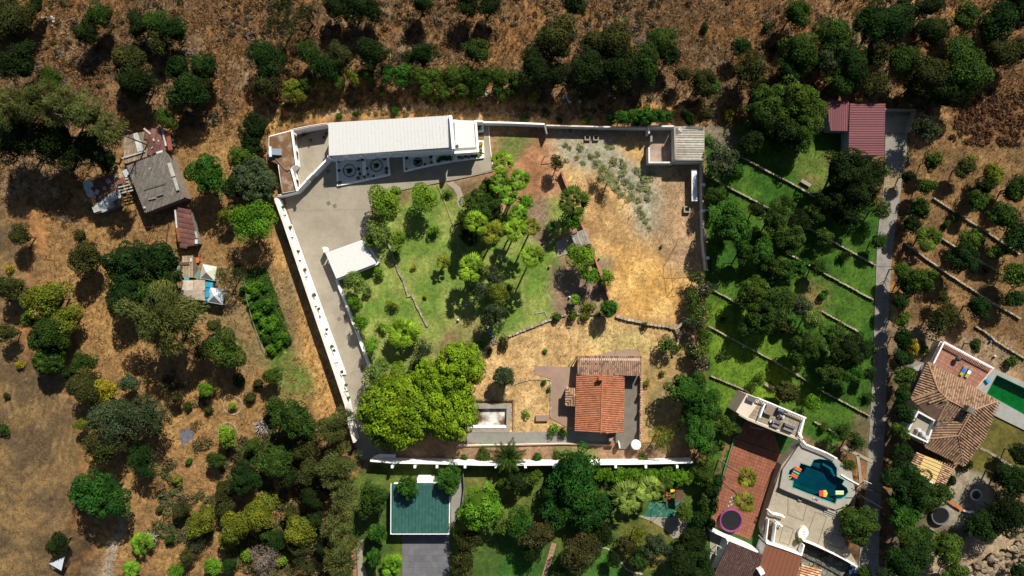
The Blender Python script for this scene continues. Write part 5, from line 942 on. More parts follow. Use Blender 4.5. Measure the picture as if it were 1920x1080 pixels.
shed('brown_farm_shed', 'tan and brown patched shed roof above the largest farm shed', [(229,257),(272,247),(280,292),(234,307)], 2.9, (.2,.15,.1), (-.2,-1,0), .3, .15, (.26,.2,.14), .2, [(256,258,.9,1.7,14,(.38,.4,.37)),(261,274,1.1,1.9,14,(.4,.42,.4)),(250,290,4.5,.25,17,(.35,.33,.3))])
shed('maroon_farm_shed', 'maroon rusty roof section behind the tan patched shed roof', [(272,246),(305,238),(311,281),(280,291)], 3.1, RU, (-.2,-1,0), 1.0, .12, (.15,.07,.055), .2, [(276,246,1.6,.35,-40,(.4,.33,.27)),(288,262,.3,.5,20,(.45,.35,.27)),(297,264,.25,.4,20,(.4,.38,.3)),(285,277,.4,.2,50,(.4,.35,.3)),(307,256,.3,3.5,13,(.42,.42,.4)),(317,265,.8,3.2,10,(.2,.06,.035)),(299,285,1.2,.35,18,(.45,.47,.45))])
shed('patchwork_shed', 'lowest left shed roofed with a patchwork of grey and rust sheets', [(154,343),(213,327),(221,385),(181,401)], 2.6, (.14,.07,.05), (-.3,-1,0), 1.0, .2, (.2,.12,.08), 0, [(165,345,1.6,1.5,24,LG),(166,358,1.1,2.2,24,(.33,.35,.34)),(173,366,.9,1.5,24,(.36,.38,.37)),(181,391,1.4,1.2,20,(.3,.33,.33)),(190,384,1.5,1.2,22,(.25,.29,.29)),(200,378,1.5,1.3,22,(.3,.34,.34)),(211,370,1.5,1.4,25,(.27,.31,.31)),(196,392,1.3,.9,22,(.24,.27,.27)),(208,385,1.2,1.1,22,(.2,.24,.24)),(203,340,.7,.8,30,(.4,.35,.28)),(190,344,1.2,1.2,10,(.13,.06,.05)),(177,380,.7,2.4,24,(.42,.22,.08)),(182,360,.7,.9,-20,(.35,.33,.27)),(196,353,.6,.7,0,(.3,.2,.16))])
t = thing('slat_roof_remains', 'open shed frame with loose beams and sheets between patchwork and large sheds', 'shed', P(232,350)); R_ = random.Random(2)
for k in range(5): mb = MB(); mb.box(P(236,336+k*6,2.2), (2.9,.22,.14), math.radians(14), (.33,.33,.3)); mb.build('beam', ATTR, t)
for x, y, sx, sy, rz, c_ in ((222,322,1.0,2.4,25,(.33,.22,.11)),(236,325,.9,1.4,25,(.33,.36,.38)),(214,332,.9,.6,50,(.45,.45,.43)),(224,341,2.2,.8,14,(.14,.06,.05)),(224,366,.4,1.5,10,(.5,.5,.47)),(215,318,.3,1.2,-30,(.03,.08,.3))): mb = MB(); mb.box(P(x,y,2.35), (sx,sy,.05), math.radians(rz), c_); mb.build('loose_sheet', ATTR, t)
for x, y in ((222,325),(245,330),(226,362),(248,356)): mb = MB(); mb.cyl(P(x,y,-.1), P(x,y,2.2), .08, n=6); mb.build('post', WOOD, t)
shed('narrow_maroon_shed', 'narrow maroon roofed shed standing apart above the dark tree', [(327,393),(357,393),(371,459),(338,464.5)], 2.4, RU, (1,-.2,0), .9, .1, (.14,.06,.045), .1, [(330,412,.3,3.6,5,(.42,.42,.4)),(368,440,.4,1.2,14,(.3,.28,.25)),(368,453,.5,.8,0,(.45,.44,.42)),(334,440,.5,2.6,10,(.2,.07,.03))])
shed('tan_sheet_shed', 'small tan shed roof with rust stripe beside the canopies', [(342,480),(362,479),(362,520),(341,520)], 2.2, (.26,.2,.13), (0,-1,0), .5, .12, None, 0, [(347,494,1.6,.5,3,(.12,.05,.04)),(358,487,.3,.7,5,(.45,.5,.52)),(331,498,1.1,1.6,20,(.2,.24,.24)),(350,522.5,.9,.35,0,(.03,.3,.5))])
shed('pale_board_shed', 'shed roofed with four pale weathered boards', [(344,525),(385,525),(381,563),(340,563)], 2.5, (.33,.27,.21), (0,-1,0), 2.0, .06, None, .1, [(352,535,2.0,1.8,-1,(.42,.36,.28)),(374,535,2.0,1.8,-1,(.36,.29,.22)),(350,553,1.9,1.8,-1,(.3,.25,.2)),(370,553,2.0,1.8,-1,(.33,.27,.21)),(361,544,4.1,.12,-2,(.5,.45,.36))], rh=.01)
shed('blue_panel_shed', 'narrow strip of bright blue roof panels between boards and canopies', [(385,526),(400,528),(398,564),(381,563)], 2.3, (.02,.19,.3), (0,-1,0), 1.7, .12, None, 0, [(392,534,1.3,.9,0,(.03,.25,.38)),(391,553,1.2,.9,0,(.03,.23,.35))], rh=.02)
def canopy(label, x, y, s, rz, z, cols):
    t = thing('pyramid_canopy', label, 'canopy', P(x,y)); c = P(x,y,z); R_ = Matrix.Rotation(math.radians(rz),3,'Z'); cs = [c+R_@Vector((i*s, j*s, 0)) for i, j in ((-1,1),(1,1),(1,-1),(-1,-1))]; ap = c+Vector((0,0,1.0))
    for k in range(4): mb = MB(); mb.slab3([cs[k], ap, cs[(k+1)%4]], .04, cols[k]); mb.build('roof_panel', PLAIN, t)
    for p in cs: mb = MB(); mb.cyl((p.x,p.y,-.1), (p.x,p.y,z), .05, n=6, c=(.5,.5,.5)); mb.build('post', PLAIN, t)
    mb = MB(); strip(mb, cs, .05, z-.2, z+.02, (.35,.55,.45) if z > 2.6 else (.5,.55,.58), closed=True); mb.build('valance', PLAIN, t)
canopy('pale pyramid canopy with pink and green stained panels', 391, 511, 1.3, -10, 2.7, [(.55,.5,.42),(.5,.5,.38),(.3,.3,.3),(.5,.4,.35)])
canopy('silver grey pyramid canopy at the corner of the blue panels', 405.5, 555, 1.35, -10, 2.4, [(.5,.55,.58),(.35,.4,.42),(.25,.29,.31),(.5,.52,.52)])
mb = MB(); mb.slab3([P(362,520,2.1), P(374,503,2.2), P(379,512,2.2), P(373,524,2.1)], .05, (.14,.2,.16)); tag(mb.build('grey_tarp', PLAIN), 'grey green tarp stretched beside the pink stained canopy', 'tarp')
mb = MB(); [mb.box(P(370+dx,488+dy,.4), (.75,.3,.5), .1, (.5,.12,.04)) for dx, dy in ((0,-3),(1,0),(0,3))]; tag(mb.build('orange_crates', PLAIN), 'stack of orange crates behind the tan shed', 'crates')
mb = MB(); mb.add([P(92,1057,2.2), P(121,1044,3.4), P(115,1070,2.2)]+[P(92,1057,2.1), P(121,1044,3.3), P(115,1070,2.1)], [(0,2,1),(3,4,5),(0,1,4,3),(1,2,5,4),(2,0,3,5)], (.7,.75,.8)); t = thing('white_sail', 'white triangular shade sail at the field edge', 'shade sail', P(107,1058)); mb.build('cloth', PLAIN, t); mb = MB(); [mb.cyl(P(x,y,-.1), P(x,y,z), .05, n=6) for x, y, z in ((92,1057,2.2),(121,1044,3.4),(115,1070,2.2))]; mb.build('pole', GREYM, t)
t = thing('wire_frame', 'thin rusty wire pen frame on the bare ground below the large shed', 'frame', P(285,435)); mb = MB(); mb.tube([P(250,443,.9), P(276,452,.9), P(312,445,.9), P(316,416,.9)], .05, c=(.08,.04,.03)); mb.tube([P(258,428,.9), P(314,422,.9)], .04, c=(.08,.04,.03)); mb.tube([P(276,452,.9), P(288,420,.9)], .05, c=(.08,.04,.03)); mb.tube([P(276,452,.9), P(266,425,.9)], .04, c=(.08,.04,.03)); [mb.cyl(P(x,y,-.1), P(x,y,.9), .04, n=5, c=(.08,.04,.03)) for x, y in ((250,443),(276,452),(312,445),(316,416))]; mb.build('frame', PLAIN, t)
t = thing('metal_frame', 'thin metal frame leaning by the brick wall corner', 'frame', P(1027,296)); mb = MB(); mb.tube([P(1015,305,.1), P(1022,292,1.5), P(1040,290,1.5)], .07, c=(.2,.15,.12)); mb.build('frame', PLAIN, t)
mb = MB(); mb.prism(Q([(335,806),(360,804),(364,830),(340,835)], .04), -.1, .04, (.1,.11,.13)); tag(mb.build('grey_tarp', ATTR), 'flat grey blue tarp lying on the dry grass', 'tarp')
for x, y, cl, lab in ((405,634,(.6,.65,.6),'pale sheet caught on top of the fruit bush'), (407,662,(.55,.62,.6),'pale plastic sheet at the foot of the fruit bush')): mb = MB(); mb.box(P(x,y,2.2), (.7,1.1,.05), .1, cl); mb.cyl(P(x,y,-.1), P(x,y,2.2), .04, n=5, c=(.2,.2,.2)); tag(mb.build('plastic_sheet', PLAIN), lab, 'sheet')
mb = MB(); mb.blob(P(322,263,.4), .4, 8, 5, (.6,.6,.58), rough=.1); tag(mb.build('white_sack', PLAIN), 'white sack beside the maroon farm shed', 'sack'); mb = MB(); mb.blob(P(326,272,.3), .35, 8, 5, (.5,.5,.5), rough=.15); tag(mb.build('grey_sack', PLAIN), 'smaller grey sack below the white one', 'sack')
# pile of rough boulders along the lower right bank
rb = thing('boulder_bank', 'rough tan boulders stepping along the bank at the bottom right', 'rocks', P(1830,1050)); rb['kind'] = 'structure'; rd = random.Random(77)
BM = M('tan_boulder', (1,1,1), attr=True, var=.25, scale=2.5, bump=1.)
for i in range(150):
    u = rd.random(); v = rd.random(); x = 1785+u*170; y = 1082-u*88+v*46; g_ = rd.uniform(.6, 1.15); s_ = rd.uniform(.35, .75)
    mb = MB(); mb.blob(P(x,y,.3+(1-v)*.9), s_, 7, 4, (.25*g_,.19*g_,.12*g_), (1.2,.9,.7), seed=i, rough=.25); mb.build('boulder', BM, rb)
for i in range(26): # loose pale stones on the bank under the hillside
    x = [905+rd.uniform(-15,40), 1070+rd.uniform(-15,20), 85+rd.uniform(-15,20)][i % 3]; y = [178,188,40][i % 3]+rd.uniform(-8,8); mb = MB(); mb.blob(P(x,y,.15), rd.uniform(.15,.38), 6, 4, (.42,.37,.31), (1.1,1,.6), seed=i, rough=.25)
    tag(mb.build('pale_rock', BM), 'pale loose rock lying on the scrub bank', 'rock', 'pale rocks on the scrub bank')
# odds and ends on the lawns
for x, y, c_, lab in ((1030,500,(.6,.1,.15),'tiny pink toy near the shed path'), (1074,533,(.5,.4,.38),'small pale pot under the citrus by the brick wall'), (1068,557,(.6,.6,.58),'small white pot beside the dwarf palm'), (859,600,(.6,.62,.65),'white garden figure in the lawn shade'), (874,571,(.2,.35,.6),'small blue chair under the grey olive'), (1124,484,(.1,.4,.15),'little green bucket beyond the brick wall'), (1394,650,(.5,.5,.47),'small white lamp post on the upper edge of the bright lawn'), (1858,640,(.02,.15,.35),'round blue tub by the orchard wall'), (1866,668,(.6,.6,.58),'white and dark cart behind the red terrace'), (952,913,(.55,.6,.65),'small white garden lamp beside the topiary')):
    mb = MB(); mb.cyl(P(x,y,0), P(x,y,.45), .16, .22, 8, c_); mb.blob(P(x,y,.55), .17, 7, 5, c_); tag(mb.build('garden_ornament', PLAIN), lab, 'ornament')
# ------------------------------------------------------------------ vegetation
COLS = dict(sg=(.16,.19,.08), yg=(.25,.2,.04), so=(.19,.2,.08), dk=(.013,.025,.005), dg=(.013,.034,.006), ol=(.036,.042,.01), md=(.028,.057,.008), gr=(.03,.09,.01), br=(.08,.185,.012), yl=(.1,.12,.012), ye=(.22,.19,.012),  # dark greens lowered to stand in for the dimmer outer frame
            gg=(.042,.06,.024), pg=(.12,.2,.009), ca=(.075,.09,.022), dp=(.016,.06,.008), wd=(.17,.14,.115), ci=(.115,.205,.014), lg=(.115,.175,.032), rd=(.04,.042,.012), hb=(.045,.08,.01))
FOL = M('foliage', (1, 1, 1), attr=True, objc=True, var=.12, scale=1.0, fine=5, bump=0, rough=.9, trans=.05)
FOL.node_tree.nodes['Principled BSDF'].inputs['Specular IOR Level'].default_value = .08
BARK = M('bark', (.13,.1,.075), c2=(.08,.06,.045), var=.25, scale=3)
STY = { # clumps, clump size, vertical squash, leaf density, leaf aspect, droop, looseness, core
 'oak': dict(nc=34, rc=.3, vz=.8, dn=2.3, asp=1.4, fuzz=.55, core=.62), 'broad': dict(nc=48, rc=.23, vz=.85, dn=2.6, asp=1.3, fuzz=.4, core=.66),
 'pine': dict(nc=210, rc=.135, vz=.62, dn=3.2, asp=1.2, fuzz=.35, core=.6), 'feather': dict(nc=46, rc=.19, vz=1.0, dn=2.0, asp=5, fuzz=.9, core=.42),
 'olive': dict(nc=40, rc=.26, vz=.8, dn=1.5, asp=2.2, fuzz=.8, core=.4), 'citrus': dict(nc=26, rc=.32, vz=.8, dn=2.1, asp=1.5, fuzz=.6, core=.5),
 'ball': dict(nc=60, rc=.16, vz=.95, dn=3.2, asp=1.1, fuzz=.12, core=.86), 'bare': dict(nc=30, rc=.28, vz=.7, dn=.9, asp=7, fuzz=1., core=0), 'leafy': dict(nc=40, rc=.25, vz=.7, dn=1.6, asp=2.2, fuzz=.9, core=.35)}
CLS = [.7, 1.1, 1.7, 2.5, 3.6, 5.0, 7.0]; PROTO = {}; MEMO = {}
def crown_mesh(style, R_, seed):
    s = STY[style]; rs = np.random.RandomState(seed); nc = int(s['nc']*(1 if R_ > 1.5 else .6)); ls = .13+.028*R_
    # clump centres through an uneven dome; lobes make the outline irregular
    a = rs.uniform(0, 2*np.pi, nc); u = rs.uniform(-.25, 1, nc); ph = rs.uniform(0, 6.28, 3); rr = .97+.2*np.sin(2*a+ph[0])+.16*np.sin(3*a+ph[1])+.12*np.sin(5*a+ph[2])
    if style in ('ball', 'pine'): rr = 1+(rr-1)*.25
    q = np.sqrt(np.clip(1-u**2, 0, 1)); dist = (1-s['rc']*.8)*rs.uniform(.72, 1, nc) if style not in ('ball',) else np.full(nc, 1-s['rc']*.7)
    cx = np.cos(a)*q*dist*rr; cy = np.sin(a)*q*dist*rr; cz = u*s['vz']*dist; cc = np.stack([cx, cy, cz], -1)*R_; cr = s['rc']*R_*rs.uniform(.5, 1.45, nc)
    area = 2*np.pi*(cr**2); n = np.maximum(6, (area/(ls*ls)*s['dn']*.75).astype(int)); idx = np.repeat(np.arange(nc), n); N_ = len(idx)
    d = rs.normal(size=(N_, 3)); d /= np.linalg.norm(d, axis=1)[:, None]; d[:, 2] = np.abs(d[:, 2])*.95-.25; d /= np.linalg.norm(d, axis=1)[:, None]
    rad = rs.uniform(1-.35*s['fuzz'], 1+.15*s['fuzz'], N_); pos = cc[idx]+d*(cr[idx]*rad)[:, None]
    nr = d+rs.normal(size=(N_, 3))*(.25+.5*s['fuzz'])+np.array([0, 0, .25]); nr /= np.linalg.norm(nr, axis=1)[:, None]
    t = np.cross(nr, rs.normal(size=(N_, 3)));
    if style in ('feather',): # sprays hang outwards from the crown
        o_ = pos.copy(); o_[:, 2] *= .2; o_ /= np.linalg.norm(o_, axis=1)[:, None]+1e-6; t = o_+rs.normal(size=(N_, 3))*.45+np.array([0, 0, -.25])
    t /= np.linalg.norm(t, axis=1)[:, None]+1e-6; b = np.cross(nr, t); b /= np.linalg.norm(b, axis=1)[:, None]+1e-6
    sz = ls*rs.uniform(.6, 1.3, N_); asp = s['asp']; L_ = (sz*asp**.5)[:, None]; W_ = (sz/asp**.5)[:, None]
    V_ = np.stack([pos-t*L_*.5-b*W_*.25, pos-b*W_*.5+t*L_*.05, pos+t*L_*.5, pos+b*W_*.5], 1).reshape(-1, 3); F_ = np.arange(N_*4).reshape(-1, 4)
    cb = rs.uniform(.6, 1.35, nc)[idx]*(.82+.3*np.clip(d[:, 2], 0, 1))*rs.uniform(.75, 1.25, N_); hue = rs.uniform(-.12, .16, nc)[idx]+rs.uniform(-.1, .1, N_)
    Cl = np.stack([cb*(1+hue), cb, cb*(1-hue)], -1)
    if s['core']: # solid core added inside, darkened to stand in for inner crown shade
        m = MB(); m.blob((0, 0, 0), R_*s['core'], 14, 8, sq=(1, 1, s['vz']), seed=seed, rough=.12); k = len(V_); V2 = np.array(m.v); F2 = np.array(m.f)+k
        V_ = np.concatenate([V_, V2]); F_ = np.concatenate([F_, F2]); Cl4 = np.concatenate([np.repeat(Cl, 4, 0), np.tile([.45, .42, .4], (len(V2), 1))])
    else: Cl4 = np.repeat(Cl, 4, 0)
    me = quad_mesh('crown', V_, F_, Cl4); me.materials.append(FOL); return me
def trunk_mesh(hgt, R_, seed):
    rd = random.Random(seed); m = MB(); r0 = .06+.045*R_; top = Vector((rd.uniform(-.2,.2)*R_, rd.uniform(-.2,.2)*R_, hgt)); m.cyl((0,0,-.3), top*.55, r0, r0*.7, 7); m.cyl(top*.55, top, r0*.7, r0*.3, 7)
    for k in range(6 if R_ > 1.2 else 3):
        a = k*2.4+rd.random(); s = top*rd.uniform(.45, .8); e = s+Vector((math.cos(a)*R_*.6, math.sin(a)*R_*.6, R_*rd.uniform(.2,.5))); m.cyl(s, e, r0*.45, r0*.12, 5)
    return m
TR = []
def tree(x, y, r, style, ck, label, h=None, name=None, group=None, cat=None, kind=None):
    if 1320 < x < 1645 and 385 < y < 720 and r > 14: r *= .87
    R_ = r*.1; s = STY[style]; ci_ = min(range(len(CLS)), key=lambda i: abs(math.log(CLS[i]/R_))); var = len(TR) % 4; key = (style, ci_, var)
    small = R_ < 1.35
    zc = h-R_*s['vz'] if h else (R_*s['vz']*.75+.1 if small else R_*s['vz']+1.5+R_*.3)
    zc = max(zc, R_*.35)
    c = P(x, y, zc); rd = random.Random(int(x*7+y*13)); TR.append(key)
    if key not in PROTO: PROTO[key] = crown_mesh(style, CLS[ci_], 1000+hash_(style)*17+ci_*5+var*211)
    nm = name or ('shrub' if small else 'tree')
    k = R_/CLS[ci_]; base = (c.x, c.y, 0); colr = COLS[ck]; g_ = rd.uniform(.88, 1.12)
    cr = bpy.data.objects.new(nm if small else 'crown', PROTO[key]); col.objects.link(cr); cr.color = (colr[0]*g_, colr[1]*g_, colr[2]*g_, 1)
    cr.scale = (k*rd.uniform(.86,1.14), k*rd.uniform(.86,1.14), k*rd.uniform(.85,1.15)); rz = rd.uniform(0, 6.28)
    if name == 'weed': c = P(x, y, .12); cr.scale.z *= .38
    if small:
        cr.location = c; cr.rotation_euler = (0, 0, rz); o = cr
        if zc > R_*1.3:
            pass
    else:
        o = bpy.data.objects.new(nm, None); col.objects.link(o); o.location = base; cr.parent = o; cr.location = (0, 0, zc); cr.rotation_euler = (0, 0, rz); o['_w'] = base
        tk = (round(zc*1.0), ci_)
        if tk not in MEMO:
            t = bpy.data.objects.new('trunk', None); m = trunk_mesh(zc, CLS[ci_], ci_); me = bpy.data.meshes.new('trunk'); me.from_pydata([tuple(v) for v in m.v], [], m.f); me.materials.append(BARK); MEMO[tk] = me; bpy.data.objects.remove(t)
        t = bpy.data.objects.new('trunk', MEMO[tk]); col.objects.link(t); t.parent = o
    tag(o, label, cat or ('shrub' if small else 'tree'), group, kind); return o
def hash_(s): return sum(ord(ch)*(i+1) for i, ch in enumerate(s)) % 97

T = tree
ORD = 'first second third fourth fifth sixth seventh eighth ninth tenth eleventh twelfth thirteenth fourteenth fifteenth sixteenth seventeenth eighteenth nineteenth twentieth'.split(); ORD += ['twenty-'+w for w in ORD[:9]]+['thirtieth']+['thirty-'+w for w in ORD[:9]]
# top left hillside
T(22,40,46,'oak','ol','large olive brown tree at the top left corner',h=7); T(38,118,40,'oak','dk','near black tree under the top left corner tree'); T(66,12,17,'oak','dk','small dark bush beside the corner tree on the top edge')
T(98,148,22,'oak','md','round dark bush above the row of tall feathery trees'); T(190,30,26,'oak','md','upper crown of the dark pair near the top left'); T(165,62,26,'oak','dk','lower crown of the dark pair near the top left')
T(262,48,22,'oak','dk','left bush of the dark green trio on the hillside'); T(292,42,24,'oak','md','middle lighter bush of the hillside trio'); T(328,58,26,'oak','dg','right dark bush of the hillside trio'); T(300,84,20,'oak','ol','olive bush hanging below the hillside trio')
T(242,115,32,'oak','ol','upper olive tree of the pair above the farm sheds'); T(262,155,34,'oak','dk','darker tree just below the upper olive one'); T(335,130,28,'oak','dg','upper left tree of the dark clump right of the olive pair'); T(385,130,28,'oak','dg','upper right tree of the dark clump above the dry bank'); T(358,170,36,'oak','dg','big lower tree of the dark clump above the dry bank')
T(312,222,22,'oak','hb','rounded bush standing above the farm sheds'); T(478,238,28,'oak','dk','dark tree beside the top of the annex'); T(470,265,22,'oak','dg','darker lower companion of the tree beside the annex')
for i, (x, y, r) in enumerate([(18,200,34),(70,196,36),(122,200,36),(172,216,36),(212,246,28)]): T(x, y, r, 'feather', 'ca', ['leftmost tall feathery tree of the row above the black shadow','second tall feathery tree of the row above the black shadow','third tall feathery tree, middle of the long row','fourth tall feathery tree of the long row','rightmost and smallest feathery tree of the row, next to the sheds'][i], h=17, name='casuarina_tree')
T(30,258,46,'oak','dk','added dark tree filling the shadow of the feathery row, left',h=12); T(100,266,46,'oak','dk','added dark tree filling the shadow of the feathery row, middle',h=12); T(168,276,38,'oak','dk','added dark tree filling the shadow of the feathery row, right',h=11)  # dark trees added to block light and fill out the row's shadow
T(200,300,24,'oak','dk','dark small-leaved tree left of the tan patched shed')
# around the farm
T(390,328,40,'broad','gr','bright green round tree right of the large farm shed'); T(455,300,28,'oak','hb','light bush at the annex left wall top'); T(478,338,42,'pine','gg','grey green domed tree against the annex'); T(448,345,26,'oak','dk','dark gap filling tree between round green tree and the grey dome'); T(500,345,24,'pine','gg','smaller grey green dome touching the yard wall corner')
T(478,415,46,'leafy','br','pale big-leaved tree hanging over the yard wall top'); T(430,400,20,'leafy','yl','thin yellowish branch tip tree left of the big-leaved one')
T(40,443,22,'oak','ol','olive bush at the left edge of the field'); T(164,483,30,'oak','ol','isolated olive green tree on bare ground left of the dark grove'); T(152,440,12,'oak','ol','small bush above the isolated olive tree'); T(122,412,11,'bare','wd','dry grey thistle bush on the bare ground')
T(242,490,42,'broad','dg','upper left crown of the dense dark grove'); T(300,490,42,'broad','dg','upper right crown of the dense dark grove beside the pale boards'); T(240,545,42,'broad','dg','lower left crown of the dense dark grove'); T(300,545,38,'broad','md','lower right crown of the dense dark grove')
T(318,595,62,'feather','ca','big spreading feathery tree casting the largest black shadow',h=16,name='casuarina_tree')
T(18,503,9,'oak','ye','tiny yellow bush at the left edge'); T(22,540,27,'oak','ol','olive tree below the tiny yellow bush'); T(92,560,42,'oak','yl','broad yellow green tree at the left of the grove'); T(125,595,28,'oak','yl','yellow tipped tree right below the broad yellow green tree'); T(98,618,34,'oak','md','dark tree under the yellow green crowns'); T(14,625,20,'oak','ol','olive bush at the left field margin'); T(75,640,20,'oak','md','small dark crown above the parasol shaped tree'); T(92,675,28,'pine','md','flat parasol tree at the corner of the ploughed field'); T(38,683,9,'oak','ye','tiny yellow bush out in the ploughed field'); T(13,742,8,'oak','ol','tiny weed bush in the field at the left edge'); T(6,805,12,'oak','md','dark bush cut by the left edge of the field')
T(158,678,24,'oak','md','dark rounded bush between field and big shadow'); T(165,725,32,'oak','ol','olive tree left of the yellow bush'); T(197,730,24,'oak','ye','bright yellow bush south of the big shadow'); T(152,795,14,'oak','yl','little yellow green bush on the field edge'); T(245,718,18,'oak','gg','grey green shrub under the big shadow')
T(215,790,46,'olive','gg','wide grey green tree left in the lower left thicket'); T(275,782,46,'olive','gg','wide blue green tree right in the lower left thicket'); T(200,835,36,'oak','ol','olive crown in the middle of the lower left thicket'); T(270,860,34,'olive','dg','dark crown at the right foot of the thicket'); T(190,925,48,'broad','dp','rich green broad tree at the foot of the thicket'); T(152,915,24,'oak','ol','olive flank of the rich green broad tree')
T(110,1020,22,'oak','dk','dark round bush beside the white triangular sail')
T(425,655,38,'citrus','hb','fruit bush with pale sheets beside the vegetable plot'); T(385,655,22,'oak','ol','brown green bush left of the fruit bush'); T(402,612,14,'oak','ol','small bush above the fruit bush'); T(435,520,28,'bare','ol','thin brownish bush right of the canopies'); T(445,500,10,'leafy','md','small green plant by the dark tub right of canopies')
T(386,730,14,'oak','br','small bright bush on the straw right of the big shadow'); T(450,715,13,'oak','dg','little dark bush at the end of the straw patch'); T(437,762,11,'citrus','ci','small bright bush ringed by a pale straw circle, upper one'); T(427,818,20,'citrus','ci','bright bush ringed by pale straw, lower one'); T(405,862,17,'oak','md','small dark green bush under the ringed bright bush'); T(355,865,8,'oak','gr','tiny green bush near the flat tarp'); T(335,900,12,'oak','yl','small yellow green bush alone on the straw slope'); T(368,795,10,'bare','gg','thin grey bush right of the flat tarp')
T(552,785,42,'broad','md','dark green tree above the grey spiky plant'); T(510,865,30,'broad','md','mid green tree in the lower orchard'); T(460,895,32,'broad','dg','dark green tree left in the lower orchard'); T(425,915,22,'oak','ol','brownish tree left of the dark orchard tree'); T(515,760,18,'oak','md','small tree touching the dark green one'); T(520,935,12,'citrus','yl','small yellow bush on orange ground'); T(575,835,24,'oak','ol','olive tree between orchard and casuarinas'); T(585,880,24,'oak','ol','olive tree left of the second casuarina')
T(380,975,30,'oak','yl','left yellow green tree of the lower cluster'); T(425,950,22,'oak','ol','olive tree atop the lower yellow cluster'); T(445,985,34,'oak','yl','middle yellow green tree of the lower cluster'); T(490,965,32,'oak','yl','right yellow green tree of the lower cluster'); T(430,1010,20,'oak','yl','lowest yellow green crown of the cluster'); T(500,1000,20,'oak','md','green crown at the right foot of the cluster')
T(565,995,28,'oak','yl','yellow green tree in front of the casuarina column'); T(320,1012,13,'oak','md','small dark bush right of the fallen palm'); T(370,1020,16,'bare','gg','grey twiggy bush right of the fallen palm'); T(462,1040,13,'citrus','ci','small bright bush at the bottom of the orchard'); T(530,1048,13,'citrus','ci','small bright bush beside the grey brush at the bottom'); T(495,1050,30,'bare','wd','grey leafless brush at the bottom left'); T(400,1062,16,'oak','br','small leafy bush on the bottom edge left'); T(330,1070,16,'leafy','br','leafy bush on the bottom edge by the track'); T(572,1055,18,'bare','ol','thin bush on the bottom edge before the casuarinas'); T(615,1025,22,'oak','dk','dark tree behind the lower casuarinas')
for i, (x, y, r) in enumerate([(628,800,34),(640,872,42),(645,930,36),(632,985,32),(640,1045,40)]): T(x, y, r, 'feather', 'ca', ['topmost casuarina of the column left of the gate','second and widest casuarina of the column below the gate','third casuarina of the column left of the garage','fourth casuarina of the column left of the garage','lowest casuarina of the column at the bottom edge'][i], h=11, name='casuarina_tree')
for (x, y, r, st, c_, lab) in [(330,745,14,'oak','ol','olive bush right of the wide blue green tree'),(352,760,10,'oak','md','small dark bush left of the flat tarp'),(392,768,11,'oak','ol','brown bush between straw patch and flat tarp'),(470,745,13,'oak','ol','brown green bush right of the upper straw ring'),(475,835,14,'oak','md','small green bush under the spiky agave'),(455,860,12,'oak','ol','little olive bush between ring and orchard tree'),(540,850,18,'oak','md','tree squeezed between two dark orchard trees'),(545,895,20,'oak','dk','dark tree right of the orchard centre'),(545,960,18,'oak','ol','olive bush above the cluster right end'),(520,1015,18,'oak','dg','dark bush between the yellow clusters'),(340,955,14,'oak','ol','brown bush left of the yellow cluster'),(300,955,9,'oak','ol','tiny brown bush by the track'),(350,1045,15,'oak','ol','brown bush at the bottom left of the brush'),(430,1060,15,'oak','dg','dark bush at the bottom between bright ones'),(560,1025,18,'oak','ol','olive bush below the yellow tree by the casuarinas'),(585,930,22,'oak','dk','dark tree between orchard and third casuarina'),(590,975,20,'oak','dk','dark tree beside the fourth casuarina'),(575,800,16,'oak','dk','dark flank tree beside the top casuarina'),(485,720,12,'oak','ol','brown bush left of the green grass patch'),(512,705,18,'oak','hb','leafy bush at the left of the green grass patch'),(130,700,16,'oak','dk','dark bush between parasol tree and yellow bush'),(120,650,14,'oak','dg','dark bush right of the parasol tree'),(60,600,18,'oak','hb','green bush at the left foot of the yellow green tree'),(228,760,16,'oak','gg','grey bush atop the lower left thicket')]:
    T(x, y, r, st, c_, lab)
# upper hillside
T(500,110,32,'oak','dg','dark tree left of the bramble bank'); T(500,160,24,'oak','ol','olive tree below the dark one left of the bramble bank'); T(530,40,42,'bare','dk','large bare dark tree casting twiggy shadow at the top'); T(575,30,30,'bare','dk','bare dark tree right beside the large one at the top')
T(580,100,25,'oak','md','first of the dark bushes along the bramble bank'); T(612,125,28,'oak','dg','second dark bush along the bramble bank'); T(640,108,25,'oak','ol','third bush along the bramble bank, lighter'); T(697,102,32,'oak','dk','fourth and largest dark bush along the bramble bank'); T(795,102,24,'oak','dg','shiny dark bush above the bramble bank'); T(768,108,16,'oak','ol','olive flank of the shiny dark bush'); T(892,96,26,'oak','md','upright bush at the middle of the hillside bank')
T(630,8,26,'oak','dk','left dark tree of the cluster on the top edge'); T(668,12,32,'oak','dk','main dark tree of the cluster on the top edge'); T(700,22,20,'oak','dk','right dark bush of the cluster on the top edge'); T(790,5,24,'oak','dk','dark bush on the top edge left of centre'); T(878,8,26,'oak','dk','left dark tree of the pair on the top edge centre'); T(918,10,24,'oak','dk','right dark tree of the pair on the top edge centre'); T(1075,4,24,'oak','dk','round dark bush on the top edge right of centre')
